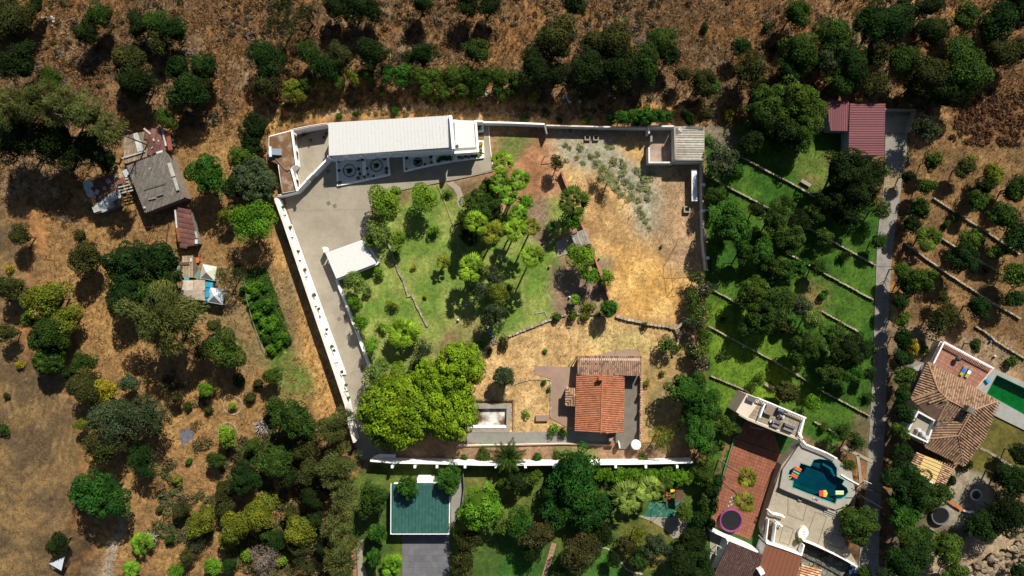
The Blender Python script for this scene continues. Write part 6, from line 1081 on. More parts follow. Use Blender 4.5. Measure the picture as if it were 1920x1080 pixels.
T(1042,80,42,'oak','ol','olive brown crown, left tree of the central hillside grove'); T(1003,125,36,'oak','dk','black green tree at the left foot of the central grove'); T(1045,140,30,'oak','dk','dark tree under the left crown of the central grove'); T(1112,85,30,'oak','ol','olive brown crown in the middle of the central grove'); T(1155,85,38,'oak','ol','large olive brown crown with bare fork in the central grove'); T(1100,135,38,'oak','dk','dark lower tree in the middle of the central grove'); T(1160,135,40,'oak','dk','dark lower tree right in the central grove'); T(1210,120,34,'oak','md','green tree between the grove and the twin bush'); T(1238,82,32,'oak','md','twin lobed dark green tree right of the central grove'); T(1255,105,22,'oak','dk','shaded foot crown of the twin lobed tree'); T(1150,60,14,'oak','ol','small olive crown on top of the central grove')
T(1320,52,9,'oak','dk','tiny dark bush high on the right hillside'); T(1322,74,9,'bare','ol','tiny dry bush under the tiny dark one'); T(1388,88,18,'oak','dg','round green bush alone on the right hillside'); T(1450,92,8,'oak','dg','tiny green bush between two larger hillside trees'); T(1436,52,8,'oak','dg','tiny dark bush near the round tree at the top'); T(1315,152,28,'oak','ol','dull olive bush above the corner shed'); T(1330,165,20,'oak','md','green bush leaning on the dull olive one'); T(1405,132,32,'oak','ol','dull olive tree left of the big garden trees'); T(1280,140,16,'oak','ol','low olive scrub right of the central grove')
# top right thicket
T(1492,26,26,'oak','md','round green tree near the top edge at right'); T(1500,100,34,'oak','md','left tree of the top right thicket'); T(1562,70,34,'oak','md','upper tree of the top right thicket, left part'); T(1540,115,28,'oak','gg','paler tree at the centre left of the thicket'); T(1478,130,26,'oak','dg','dark tree at the lower left of the thicket'); T(1598,125,32,'oak','dg','dark tree above the maroon roofs'); T(1575,155,26,'oak','md','low tree right above the small maroon roof'); T(1655,42,44,'oak','dg','largest crown of the thicket, upper middle'); T(1620,40,24,'oak','dk','dark flank of the largest thicket crown'); T(1690,22,20,'oak','dk','dark crown touching the top edge in the thicket'); T(1640,100,30,'oak','ol','olive tree in the middle of the thicket'); T(1690,115,32,'oak','md','tree right of the middle of the thicket'); T(1745,62,32,'oak','dk','dark leaning tree above the open orange scrub'); T(1808,35,28,'oak','md','tree left of the large one at the top right'); T(1865,45,38,'oak','dg','large dark tree near the top right corner'); T(1905,20,34,'oak','dk','near black tree in the top right corner'); T(1745,10,28,'oak','dk','black green tree on the top edge at right'); T(1745,140,38,'oak','ol','left of the broad pale crowns right in the thicket'); T(1805,130,48,'oak','md','broadest crown of the thicket, far right'); T(1775,175,36,'oak','dk','dark low crown under the broadest one'); T(1715,165,26,'oak','dk','dark low crown behind the paved yard'); T(1870,100,34,'oak','ol','olive crown under the large corner tree'); T(1908,95,26,'oak','ol','olive crown at the right edge of the thicket'); T(1640,155,26,'oak','ol','olive low crown touching the large maroon roof')
# walled dry bank and bramble
for i, (x, y, r, c_) in enumerate([(545,165,16,'yl'),(575,160,14,'hb'),(605,155,14,'yl'),(635,152,14,'hb'),(665,148,15,'yl'),(560,180,14,'yl'),(690,142,17,'md'),(725,138,16,'gr'),(755,140,19,'gr'),(785,143,19,'hb'),(815,142,20,'hb'),(845,145,22,'hb'),(875,140,20,'md'),(905,145,22,'md'),(935,145,22,'hb'),(965,150,20,'hb'),(800,165,17,'hb'),(830,168,18,'hb'),(865,168,18,'hb'),(900,168,18,'md'),(935,170,17,'md'),(960,172,14,'hb'),(812,186,11,'yl'),(850,188,12,'yl'),(790,178,10,'yl'),(880,186,10,'yl')]):
    T(x, y, r, 'oak', c_, f'{ORD[i]} bramble mound of the green band from its left upper end' if i < 16 else f'{ORD[i-16]} bramble mound from the left in the lower fringe of the green band', name='bramble', group='bramble mounds along the bank', cat='bramble')
for i, (x, y, r, c_) in enumerate([(1145,220,13,'dp'),(1165,220,14,'dp'),(1187,219,16,'dp'),(1208,217,18,'dp'),(1230,216,17,'dp'),(1252,218,13,'dp'),(1215,226,12,'dp'),(1195,228,11,'dp')]): T(x, y, r, 'broad', 'gr', f'{ORD[i]} mound from the left of the vivid green creeper outside the lot back wall', name='creeper', group='vivid green creeper mounds', cat='creeper')
T(740,206,9,'oak','gr','small green shrub above the white roof'); T(717,174,7,'oak','yl','tiny yellow green bush on the orange bank'); T(636,218,9,'oak','hb','low green plant at the roof left end'); T(668,214,8,'oak','md','dark weed behind the white roof'); T(983,224,10,'oak','hb','green weed outside the back wall'); T(1022,216,9,'gg' and 'oak','gg','blue green weed outside the back wall'); T(1048,226,8,'oak','hb','small olive weed behind the lot back wall'); T(1100,226,9,'oak','hb','small round weed right of the olive weed behind the wall'); T(1000,176,14,'oak','yl','yellowish weed patch under the central grove'); T(1105,178,11,'oak','hb','green weed at the foot of the central grove'); T(1290,222,14,'oak','dk','dark scrub between creeper and big trees'); T(1325,215,14,'oak','ol','olive scrub behind the ribbed shed'); T(1365,215,12,'oak','ye','yellow leafed bush by the garden corner')
# palm garden
T(720,382,30,'citrus','ci','bright citrus tree at the edge of the concrete yard'); T(708,432,26,'olive','lg','pale citrus tree below it on the yard edge'); T(697,452,16,'citrus','ci','small citrus crown touching the carport roof'); T(735,365,16,'citrus','ci','small citrus crown at the yard corner'); T(795,372,26,'citrus','ci','citrus tree with dark shadow near the curved path'); T(812,432,13,'citrus','br','small citrus bush in the upper lawn'); T(747,448,17,'citrus','ci','bright bush at the top of the stone edging'); T(840,362,9,'citrus','br','small shrub between path and terracotta edging')
T(664,528,20,'citrus','lg','pale green bush just below the carport'); T(711,510,12,'citrus','br','bush at the lower corner of the carport'); T(690,545,11,'citrus','lg','small pale bush between the drive hedge bushes'); T(667,568,14,'citrus','br','round bush third along the drive wall'); T(675,603,17,'citrus','br','fourth bush along the drive wall'); T(697,648,17,'citrus','br','fifth bush along the drive wall'); T(716,613,11,'citrus','ci','yellow green bush right of the drive bushes'); T(737,573,11,'citrus','yl','yellow bush in the lawn with long shadow'); T(715,682,16,'citrus','lg','pale leafy bush above the umbrella pines'); T(745,690,14,'citrus','ci','yellowish bush touching the umbrella pines'); T(792,655,20,'olive','gg','grey shrub on the lawn above the pines'); T(785,682,12,'oak','gr','green shrub against the top of the pines'); T(776,500,6,'citrus','ye','small yellow bush on the open lawn'); T(797,555,5,'citrus','ye','tiny yellow seedling on the open lawn'); T(743,478,4,'citrus','yl','tiny yellow bush on the stone edging')
T(894,382,27,'broad','hb','leafy tree at the left of the palm grove'); T(873,411,20,'broad','md','darker tree below at the left of the palm grove'); T(918,395,34,'broad','md','dense green tree amid the palm grove'); T(880,440,24,'oak','dk','shaded tree under the palm grove'); T(918,352,20,'broad','hb','tree behind the upper palms of the grove'); T(985,378,16,'broad','br','bright green bush right of the grove')
T(925,515,22,'olive','gg','grey olive below the leftmost lawn palm'); T(898,545,24,'olive','gg','grey green tree over the lawn shade'); T(932,550,22,'citrus','yl','yellow green bush among the olives'); T(928,595,28,'olive','gg','silver olive by the garden steps'); T(955,540,12,'citrus','br','bright sprig right of the yellow green bush'); T(944,642,13,'oak','rd','purple flowering shrub beside the garden steps'); T(918,660,8,'oak','md','small bush at the wall stub'); T(902,645,11,'oak','hb','small shrub in shade left of the steps')
T(1046,305,17,'leafy','ol','scraggly tree leaning over the top of the brick wall'); T(1073,412,20,'citrus','br','bright bush below the palm at the brick wall'); T(1090,480,26,'citrus','ci','citrus tree over the brick wall below the tool shed'); T(1108,516,18,'citrus','br','bright bush on the brick wall'); T(1137,520,14,'citrus','ci','bright bush on the dry side of the brick wall'); T(1142,578,17,'ball','gr','round dark green clipped shrub at the end of the brick wall'); T(1103,576,13,'citrus','yl','yellow green shrub left of the round clipped one'); T(1073,590,13,'citrus','hb','green shrub on the terrace edge'); T(1096,592,10,'citrus','yl','yellow plant below the yellow green shrub'); T(1044,594,10,'oak','hb','low green shrub on the lawn wall'); T(1123,590,8,'citrus','yl','yellow spiky plant beside the clipped shrub')
T(1240,462,4,'oak','br','tiny green weed on the golden lot'); T(1023,658,5,'oak','br','tiny bright weed in the dry house plot'); T(1209,611,10,'leafy','ol','sparse bush on the curved wall'); T(945,706,17,'ball','gg','round blue green clipped shrub in the dry plot'); T(1038,806,13,'leafy','br','bright bush at the patio foot, left'); T(1053,808,12,'leafy','md','darker bush at the patio foot, right'); T(987,776,8,'leafy','br','little green tuft in the sunken bed'); T(1020,717,6,'oak','hb','tiny shrub at the top of the broken kerb'); T(1029,730,5,'oak','hb','tiny shrub inside the corner of the broken kerb'); T(1275,652,9,'leafy','yl','small yellow green plant outside the curved wall'); T(1250,648,19,'leafy','md','open branched small tree beside the curved wall end',h=3.5); T(1241,700,7,'citrus','yl','small yellow bush right of the tiled house'); T(1212,718,8,'citrus','yl','yellow green shrub against the dark terrace wall'); T(1238,822,24,'bare','yl','dry yellow bush near the water tank'); T(1262,800,16,'bare','ol','dry brown bush under the big corner trees')
T(907,853,15,'leafy','hb','spreading ground palm at the foot slope',h=1); T(870,857,8,'oak','gr','small green bush at the left of the foot slope'); T(1008,857,12,'oak','gr','rounded cone bush on the foot slope'); T(1045,852,9,'oak','hb','low bush beside the grassy foot slope'); T(1100,858,10,'leafy','br','tuft of bright grass against the front wall'); T(1205,860,12,'leafy','br','bright grass tuft on the wall below the tank')
# umbrella pines
T(742,768,78,'pine','pg','left and largest umbrella pine beside the drive',h=10,name='umbrella_pine'); T(838,765,62,'pine','pg','lower right umbrella pine beside the drained pool',h=10,name='umbrella_pine'); T(862,692,50,'pine','pg','upper right umbrella pine of the trio',h=10,name='umbrella_pine'); T(705,708,26,'citrus','lg','feathery pale tree at the left top of the pines')
T(805,710,34,'pine','pg','small pine crown filling between the three big ones',h=9,name='umbrella_pine')
# oleander hedge and corner trees
for i, (x, y, r, c_) in enumerate([(1308,520,18,'hb'),(1318,545,20,'gg'),(1302,560,20,'hb'),(1315,585,21,'hb'),(1302,610,18,'gg'),(1318,630,20,'hb'),(1305,655,20,'hb'),(1315,680,20,'gg')]): T(x, y, r, 'olive', c_, ['topmost','second','third','fourth','fifth','sixth','seventh','lowest'][i]+' flowering oleander in the hedge right of the dry lot', h=4.2, name='oleander', group='oleanders in the hedge', cat='hedge shrub')
T(1290,730,34,'broad','gr','bright tree above in the corner right of the tiled house'); T(1322,752,32,'broad','gr','bright tree at the right of the corner group'); T(1295,770,26,'broad','gr','middle crown of the corner group'); T(1312,815,34,'broad','gr','lower tree of the corner group'); T(1362,800,20,'broad','hb','tree beside the green turf strip'); T(1345,775,14,'broad','md','small tree left of the landing table'); T(1325,845,22,'olive','hb','flowering tree at the end of the front wall')
# gardens to the east: orchard terraces
T(1432,205,46,'broad','md','left crown of the huge tree group left of the maroon roofs',h=8); T(1482,190,42,'broad','hb','upper crown of the huge tree group',h=8); T(1518,222,36,'broad','hb','right crown of the huge group touching the small maroon roof',h=8); T(1498,252,32,'broad','md','lower crown of the huge group',h=7); T(1455,240,44,'broad','dk','shaded middle crown of the huge group',h=7); T(1408,268,26,'oak','dk','shaded low tree left under the huge group'); T(1350,303,29,'broad','gg','grey green tree at the corner of the ribbed shed'); T(1378,318,17,'leafy','gr','bright sapling on the upper green terrace'); T(1343,370,24,'broad','md','mid tree next to the lot side wall'); T(1472,378,15,'oak','md','small bush on the bright upper terrace'); T(1365,425,46,'broad','gr','bright domed tree beside the lot side wall'); T(1330,262,11,'leafy','gr','bright climbing bush at the ribbed shed side'); T(1412,260,9,'leafy','hb','small plant in the black shade of the huge tree')
T(1455,410,32,'broad','md','tree right of the bright domed one'); T(1420,395,20,'oak','dk','dark tree above the bright domed one'); T(1495,415,26,'oak','dk','dark tree in the upper middle orchard'); T(1530,400,26,'broad','md','tree at the end of the uppermost wall'); T(1480,450,34,'broad','md','large tree in the middle of the orchard, above'); T(1430,470,26,'broad','gr','bright tree right of the lot wall at mid height'); T(1395,475,24,'broad','md','red tipped tree below the bright domed one'); T(1455,505,32,'broad','md','large tree in the middle of the orchard, below'); T(1495,500,22,'broad','gr','light tree right of the middle pair'); T(1545,445,22,'oak','md','olive green tree by the long right wall'); T(1345,460,20,'broad','gr','tree against the right lot wall, lower'); T(1585,480,15,'citrus','md','small citrus next to the upper right wall')
T(1410,550,36,'broad','hb','left part of the wide avocado tree'); T(1450,575,40,'broad','md','main crown of the wide avocado tree'); T(1420,600,32,'broad','md','lower crown of the wide avocado tree'); T(1500,575,26,'broad','gg','grey green tree right of the avocado'); T(1545,550,12,'citrus','gr','small bush on the tan patch'); T(1522,600,26,'citrus','lg','paler tree over the centre wall piece'); T(1535,500,20,'broad','md','mid tree above the tan patch'); T(1468,612,16,'ball','ol','clipped brown green ball with round shadow',h=3.2)
T(1510,650,38,'broad','md','dark tree left in the lower orchard'); T(1565,632,28,'broad','md','tree left of the lane, mid orchard'); T(1590,655,36,'broad','dk','dark wide tree left of the lane'); T(1625,655,24,'broad','dg','dark tree touching the lane edge'); T(1555,700,28,'broad','md','tree in the lowest orchard row, left'); T(1598,700,24,'broad','gr','tree in the lowest orchard row, middle'); T(1630,700,16,'broad','dk','tree in the lowest orchard row beside the lane'); T(1475,736,20,'ball','ol','round clipped ball bush by the stone bench'); T(1523,758,17,'citrus','br','bright tree right of the clipped ball'); T(1420,712,16,'leafy','hb','open leafed sapling on the bright lower lawn',h=3); T(1393,745,9,'oak','md','small bush at the landing'); T(1356,597,9,'leafy','gg','thin young tree with ring on the bright lawn'); T(1352,668,8,'leafy','gg','lower thin young tree on the bright lawn')
T(1575,810,20,'leafy','md','leafy tree in the bed above the pool'); T(1603,830,22,'leafy','md','leafy tree in the bed near the lane'); T(1545,800,12,'oak','hb','low shrub in the planted strip'); T(1520,840,9,'leafy','ye','orange yellow flowering pot on the deck corner'); T(1590,870,14,'leafy','hb','shrub beside the strip path'); T(1628,745,12,'oak','md','small tree against the lane at the lower wall'); T(1560,850,10,'leafy','br','bright plants by the deck balustrade')
T(1610,985,34,'broad','md','broad tree at the lower right of the patio'); T(1590,965,20,'broad','hb','smaller crown on top of the patio tree'); T(1620,1075,16,'broad','md','bush beside the parked car'); T(1592,935,10,'leafy','hb','shrub by the right pool bay')
# dark orchard by the lane
T(1585,325,44,'broad','dk','big dark tree below the large maroon roof'); T(1630,320,28,'broad','dk','dark tree right below the large maroon roof'); T(1562,372,34,'broad','dk','dark tree at the left of the maroon roof orchard'); T(1618,365,34,'broad','dk','dark tree beside the tan paving'); T(1650,392,24,'leafy','md','spiky leafed tree over the narrowed lane'); T(1585,405,28,'broad','dk','low dark tree at the end of the short wall'); T(1648,452,16,'broad','md','small tree over the lane edge'); T(1655,325,12,'leafy','gr','banana like plant at the roof corner')
T(1730,245,28,'olive','gg','silver olive tree beside the paved yard'); T(1747,302,20,'oak','hb','bush right of the tan paving'); T(1735,350,18,'oak','hb','second bush right of the lane'); T(1722,392,22,'broad','md','tree right of the lane bend'); T(1708,420,20,'broad','dk','dark tree right of the lane bend'); T(1700,330,14,'oak','dk','dark bush in the shade of the lane bend')
for i, (x, y, r) in enumerate([(1690,505,16),(1700,535,20),(1688,565,18),(1690,600,18),(1692,635,20),(1690,670,19),(1695,705,20),(1690,740,20),(1694,775,19),(1688,810,19),(1688,845,18),(1683,880,17)]): T(x, y, r, 'oak', 'hb' if i % 3 == 0 else 'dg', ['topmost','second','third','fourth','fifth','sixth','seventh','eighth','ninth','tenth','eleventh','lowest'][i]+' dark leafy shrub of the tall hedge along the lane', h=5.5, name='hedge_shrub', group='hedge shrubs along the lane', cat='hedge shrub')
# dry orchard
T(1818,298,12,'oak','yl','yellow topped bush in the upper dry orchard'); T(1808,315,18,'oak','ol','dark bush under the yellow topped one'); T(1860,328,19,'oak','yl','yellow green tree in the upper dry orchard'); T(1845,350,18,'oak','dk','shaded tree under the yellow green one'); T(1908,352,26,'oak','md','tree cut by the right edge, upper orchard'); T(1830,378,20,'oak','md','tree above the long grey wall'); T(1855,375,12,'oak','yl','small light tree above the long grey wall'); T(1880,405,28,'oak','md','large tree on the long grey wall'); T(1908,445,30,'oak','dg','dark tree at the right edge under the long wall'); T(1775,420,9,'oak','md','tiny bush between the two upper walls'); T(1792,408,10,'oak','hb','small bush left of the long grey wall'); T(1820,448,20,'oak','hb','tree between the orchard walls, upper'); T(1803,485,32,'broad','dg','large dark tree on the middle grey wall'); T(1868,472,17,'oak','hb','yellowish tree right between the walls'); T(1905,515,26,'oak','hb','tree at the right edge, middle orchard'); T(1847,508,7,'leafy','dk','tiny dark sapling with long shadow'); T(1722,525,28,'broad','hb','light green tree beside the hedge'); T(1832,575,22,'oak','dg','dark round tree in the lower orchard'); T(1765,598,30,'oak','ol','olive tree in the lower dry orchard'); T(1768,560,14,'oak','ol','smaller tree above the olive one'); T(1900,560,20,'oak','dg','dark tree at the right edge, lower orchard'); T(1827,647,14,'oak','md','bush above the red terrace'); T(1897,678,13,'oak','hb','bright little tree above the villa pool'); T(1712,652,15,'oak','ye','yellowish bush at the villa back'); T(1730,655,12,'oak','hb','green bush at the villa back corner')
T(1895,360,16,'oak','dk','dark foot of the tree cut by the right edge')
# around the villa
T(1700,905,40,'broad','dg','dark tree below the grey canopy'); T(1730,930,37,'broad','md','big dark green tree below the villa pergola'); T(1750,938,16,'broad','md','crown touching the pergola edge'); T(1783,900,12,'oak','dk','small dark bush beside the pergola'); T(1695,960,34,'broad','gr','tree by the lane below the big dark ones'); T(1716,1012,38,'broad','md','wide tree at the lower right, left crown'); T(1700,1050,44,'broad','dg','dark wide tree at the bottom right corner of the lane'); T(1772,1024,32,'broad','hb','wide light tree above the boulder bank'); T(1842,984,30,'broad','dg','dark tree right of the black trampoline'); T(1888,962,38,'oak','dk','dark pine-like tree at the lower right'); T(1905,900,36,'oak','dg','dark tree at the right edge below the lawn'); T(1878,893,24,'oak','dk','near black tree beside the gravel circle'); T(1910,850,20,'oak','dk','dark tree on the lawn at the right edge'); T(1908,965,26,'oak','dk','dark tree above the boulders at the right edge'); T(1908,1072,18,'oak','dg','dark tree in the bottom right corner'); T(1790,1070,20,'oak','hb','low bush at the foot of the boulder bank'); T(1690,855,22,'oak','dk','dark shrub left of the grey canopy'); T(1812,870,12,'oak','dk','small dark bush at the villa lawn corner')
# gardens to the south
T(700,935,30,'broad','md','tree left of the green garage'); T(765,912,24,'broad','gr','tree overlapping the garage upper left corner'); T(842,897,27,'broad','gr','bright tree over the garage upper right corner'); T(708,1000,20,'broad','gr','bright bush left of the garage, lower'); T(702,1045,16,'ball','gr','smooth green clipped shrub at the side path'); T(905,948,42,'broad','br','bright domed tree right of the garage'); T(968,905,20,'oak','dk','dark tree right of the topiary'); T(1000,895,17,'oak','hb','light round bush at the foot of the front wall'); T(942,905,9,'ball','hb','small clipped topiary mushroom on the lawn',h=2.5); T(1075,895,58,'broad','dp','huge dark green tree over the front wall',h=9); T(1045,950,42,'broad','dp','lower left lobe of the huge dark green tree',h=7); T(1105,960,42,'broad','dp','lower right lobe of the huge dark green tree',h=7); T(975,975,26,'citrus','gr','feathery green tree under the bright dome'); T(945,985,20,'leafy','hb','shrub left of the feathery green tree'); T(1010,1000,30,'oak','rd','red flecked tree at the centre bottom'); T(1088,1035,34,'oak','rd','round red flowering tree at the centre bottom'); T(1000,1035,20,'oak','dk','dark tree beside the plank walk'); T(880,1010,26,'leafy','ol','big-leaved shrub beside the garage drive'); T(868,1055,26,'leafy','ol','big-leaved shrub at the bottom beside the drive'); T(1050,1075,16,'leafy','md','spiky shrub on the bottom edge'); T(1130,1000,22,'oak','dk','dark bushes right of the huge tree')
for i in range(11): T(1118+i*19.5, 886+i*.8, 15, 'feather', 'br', ['leftmost','second','third','fourth','fifth','middle','seventh','eighth','ninth','tenth','rightmost'][i]+' feathery cypress in the row below the front wall', h=3.6, name='cypress', group='cypresses in the row below the front wall', cat='hedge shrub')
T(1230,1022,24,'broad','gg','round grey green shrub beside the white edging'); T(1200,1045,18,'oak','md','dark shrub among orange ground cover'); T(1175,1020,16,'oak','rd','rusty shrub in the orange ground cover'); T(1195,1000,20,'leafy','yl','yellow orange ground cover mound'); T(1283,960,18,'broad','hb','round bush at the right of the green mat'); T(1245,905,14,'broad','hb','bush between the two fan palms and the frame'); T(1150,1050,14,'oak','dk','dark shrub inside the curved edging'); T(1280,1050,28,'oak','dk','dark tree at the bottom right of the south garden'); T(1300,1010,26,'oak','dk','dark tree left of the court wall, lower')
for i, (x, y, r) in enumerate([(1320,885,22),(1335,915,20),(1328,945,22),(1318,975,20),(1310,1040,24),(1315,1075,24),(1345,900,14)]): T(x, y, r, 'oak', 'hb' if i in (0, 2) else 'dg', ['topmost','second','third','fourth','second lowest','lowest','right hand'][i]+' tall hedge shrub between south garden and red court', h=4.5, name='hedge_shrub', group='hedge shrubs beside the red court', cat='hedge shrub')
# vegetable plot rows
for i, (x, y) in enumerate([(475,535),(484,550),(492,566),(499,582),(506,598),(513,614),(520,630),(528,645)]):
    for j in (-2, -1, 0, 1): T(x+j*9+math.sin(i*5+j*3)*4, y-j*4+math.cos(i*3+j*7)*4, 7.5+3*math.sin(i*2.3+j)**2, 'broad', 'br' if (i+j) % 2 else 'gr', ['top','second','third','fourth','fifth','sixth','seventh','bottom'][i]+' crop clump in the '+{-2:'leftmost',-1:'second',0:'third',1:'rightmost'}[j]+' row of the vegetable plot', name='crop_plant', group='crop clumps in the vegetable plot', cat='vegetable')
t = thing('plot_fence', 'thin wire fence along the left side of the vegetable plot', 'fence', P(470,590)); mb = MB(); pts = [(458,520),(462,560),(473,600),(487,640),(500,665)]; mb.tube([P(x,y,1.0) for x, y in pts], .03, 5, (.3,.28,.25)); [mb.cyl(P(x,y,-.1), P(x,y,1.1), .05, n=5, c=(.3,.28,.25)) for x, y in pts]; mb.build('wire', PLAIN, t)
for x, y, lab in ((437,762,'pale straw ring around the upper ringed bush'), (427,812,'pale straw ring around the lower ringed bush')):
    mb = MB(); torus(mb, P(x,y-2,-.08), 1.7, .3, (.25,.18,.1), 26, 5); tag(mb.build('straw_ring', M('straw_ring', (1,1,1), attr=True, var=.4, scale=3, bump=1.)), lab, 'mulch ring')
# little scrub bushes scattered over the open hillside (countable ones are above; these read as one ground texture)
def scrub(name, n, poly, cols, label, seed, r=(.35, .8), mask=None):
    rs = np.random.RandomState(seed); xs = [p[0] for p in poly]; ys = [p[1] for p in poly]; u = rs.uniform(min(xs), max(xs), n*4); v = rs.uniform(min(ys), max(ys), n*4); k = inside(u, v, poly)
    k &= fbm((u-960)*.1, -(v-540)*.1, .12, seed, 3) > .47; u = u[k][:n]; v = v[k][:n]; n = len(u); m = 55
    x = (u-960)*.1; y = -(v-540)*.1; i = np.clip(np.searchsorted(gx, x)-1, 0, len(gx)-1); j = np.clip(np.searchsorted(gy, y)-1, 0, len(gy)-1); z = Z[i, j]; R_ = rs.uniform(r[0], r[1], n)
    d = rs.normal(size=(n*m, 3)); d /= np.linalg.norm(d, axis=1)[:, None]; d[:, 2] = np.abs(d[:, 2]); c = np.repeat(np.stack([x, y, z], -1), m, 0); p = c+d*(np.repeat(R_, m)*rs.uniform(.5, 1.05, n*m))[:, None]*np.array([1, 1, .75])
    nr = d+rs.normal(size=d.shape)*.6; nr /= np.linalg.norm(nr, axis=1)[:, None]; t = np.cross(nr, rs.normal(size=d.shape)); t /= np.linalg.norm(t, axis=1)[:, None]; b = np.cross(nr, t); s = (np.repeat(R_, m)*.3*rs.uniform(.6, 1.3, n*m))[:, None]
    V_ = np.stack([p-t*s, p-b*s*.5, p+t*s, p+b*s*.5], 1).reshape(-1, 3); cols = np.array(cols); cb = np.repeat(cols[rs.randint(0, len(cols), n)]*rs.uniform(.7, 1.3, (n, 1)), m, 0)*rs.uniform(.7, 1.3, (n*m, 1))
    me = quad_mesh(name, V_, np.arange(n*m*4).reshape(-1, 4), np.repeat(cb, 4, 0)); me.materials.append(M('dry_stalks')); o = bpy.data.objects.new(name, me); col.objects.link(o); tag(o, label, kind='stuff')
scrub('hillside_scrub', 1500, [(-20,-20),(1940,-20),(1940,200),(1320,232),(620,205),(480,240),(230,230),(200,180),(-20,170)], [(.05,.035,.018),(.1,.085,.07),(.07,.05,.022),(.05,.055,.018),(.14,.07,.025)], 'small brown and grey scrub over the dry hillside', 21)
scrub('farm_scrub', 1000, [(300,680),(640,800),(640,1100),(240,1100),(300,950),(320,760)], [(.08,.07,.03),(.06,.07,.02),(.13,.08,.03),(.05,.06,.02)], 'low brown green scrub in the lower orchard', 22, r=(.35, 1.1))
scrub('bank_scrub', 260, [(520,170),(980,175),(1330,190),(1330,236),(900,226),(620,212),(520,240)], [(.09,.09,.02),(.16,.09,.03),(.12,.08,.03)], 'low scrub along the orange bank', 23, r=(.25, .5))
scrub('red_scrub', 330, [(1790,200),(1950,160),(1950,270),(1850,275),(1780,260)], [(.09,.035,.015),(.06,.03,.014),(.14,.07,.03)], 'rusty dry scrub on the slope at the right edge', 24, r=(.3, .7))
for i, (x, y, r, c_) in enumerate([(1060,272,6,0),(1068,277,6,1),(1089,277,9,0),(1108,293,9,0),(1120,289,8,2),(1082,295,6,1),(1093,306,6,0),(1147,276,6,2),(1139,275,5,2),(1118,306,9,0),(1130,318,14,2),(1150,303,10,2),(1167,308,10,0),(1144,335,15,2),(1168,324,10,0),(1128,335,9,0),(1155,350,12,2),(1172,341,9,0),(1164,366,10,2),(1194,320,9,0),(1205,335,11,0),(1218,333,10,2),(1200,352,10,0),(1213,356,11,2),(1183,349,7,0),(1184,368,9,0),(1197,374,9,2),(1213,373,9,0),(1178,374,7,1),(1199,393,8,2),(1205,402,10,2),(1211,415,7,2),(1218,428,6,2)]):
    T(x, y, r, 'olive', ['sg','yg','so'][c_], ['grey green', 'yellowish', 'pale olive'][c_]+f' weed tuft, {ORD[i]} going down the gravelly part of the dry lot', name='weed', group='weeds on the gravelly dry lot', cat='weed')
# ------------------------------------------------------------------ palms
def fan_frond(seed):
    rd = random.Random(seed); m = MB(); L0 = .6; m.cyl((0,0,0), (L0,0,.12), .03, .02, 4, (.75,.8,.6))
    n = 8
    for i in range(n):
        a = (i/(n-1)-.5)*math.radians(95); r = 1.0*(1-.2*abs(a)); d = Vector((math.cos(a), math.sin(a), 0)); s_ = Vector((-d.y, d.x, 0)); g_ = rd.uniform(.75, 1.25); b = Vector((L0,0,.12)); z1 = .08 if i % 2 else .0
        m.add([b, b+d*r*.5-s_*.13+Vector((0,0,z1-.04)), b+d*r+Vector((0,0,-.22)), b+d*r*.5+s_*.13+Vector((0,0,z1))], [(0,1,2,3)], (g_*1.05, g_, g_*.9))
    return m
def pin_frond(seed, L_=3.0):
    rd = random.Random(seed); m = MB(); pts = [Vector((L_*t, 0, .5*math.sin(t*2.6)-.5*t*t)) for t in [i/7 for i in range(8)]]
    for a, b in zip(pts[:-1], pts[1:]): m.cyl(a, b, .03, .02, 4, (1.1,1.1,.8), cap=False)
    for k in range(26):
        t = .12+.86*k/25; p = Vector((L_*t, 0, .5*math.sin(t*2.6)-.5*t*t)); w = .55*math.sin(min(1, t*1.15)*math.pi*.92)+.08
        for s_ in (-1, 1): g_ = rd.uniform(.7, 1.25); m.add([p, p+Vector((.1, s_*w*.5, .03)), p+Vector((w*.55, s_*w, -.12)), p+Vector((-.02, s_*w*.5, .03))], [(0,1,2,3)], (g_, g_, g_*.9))
    return m
def mk(m, name, mat):
    me = bpy.data.meshes.new(name); me.from_pydata([tuple(v) for v in m.v], [], m.f); ca = me.color_attributes.new('Col', 'FLOAT_COLOR', 'CORNER'); b = []
    for f, c in zip(m.f, m.c): b += [*c, 1.]*len(f)
    ca.data.foreach_set('color', b); me.materials.append(mat); return me
FF = [mk(fan_frond(i), 'frond', FOL) for i in range(3)]; PF = [mk(pin_frond(i), 'frond', FOL) for i in range(2)]
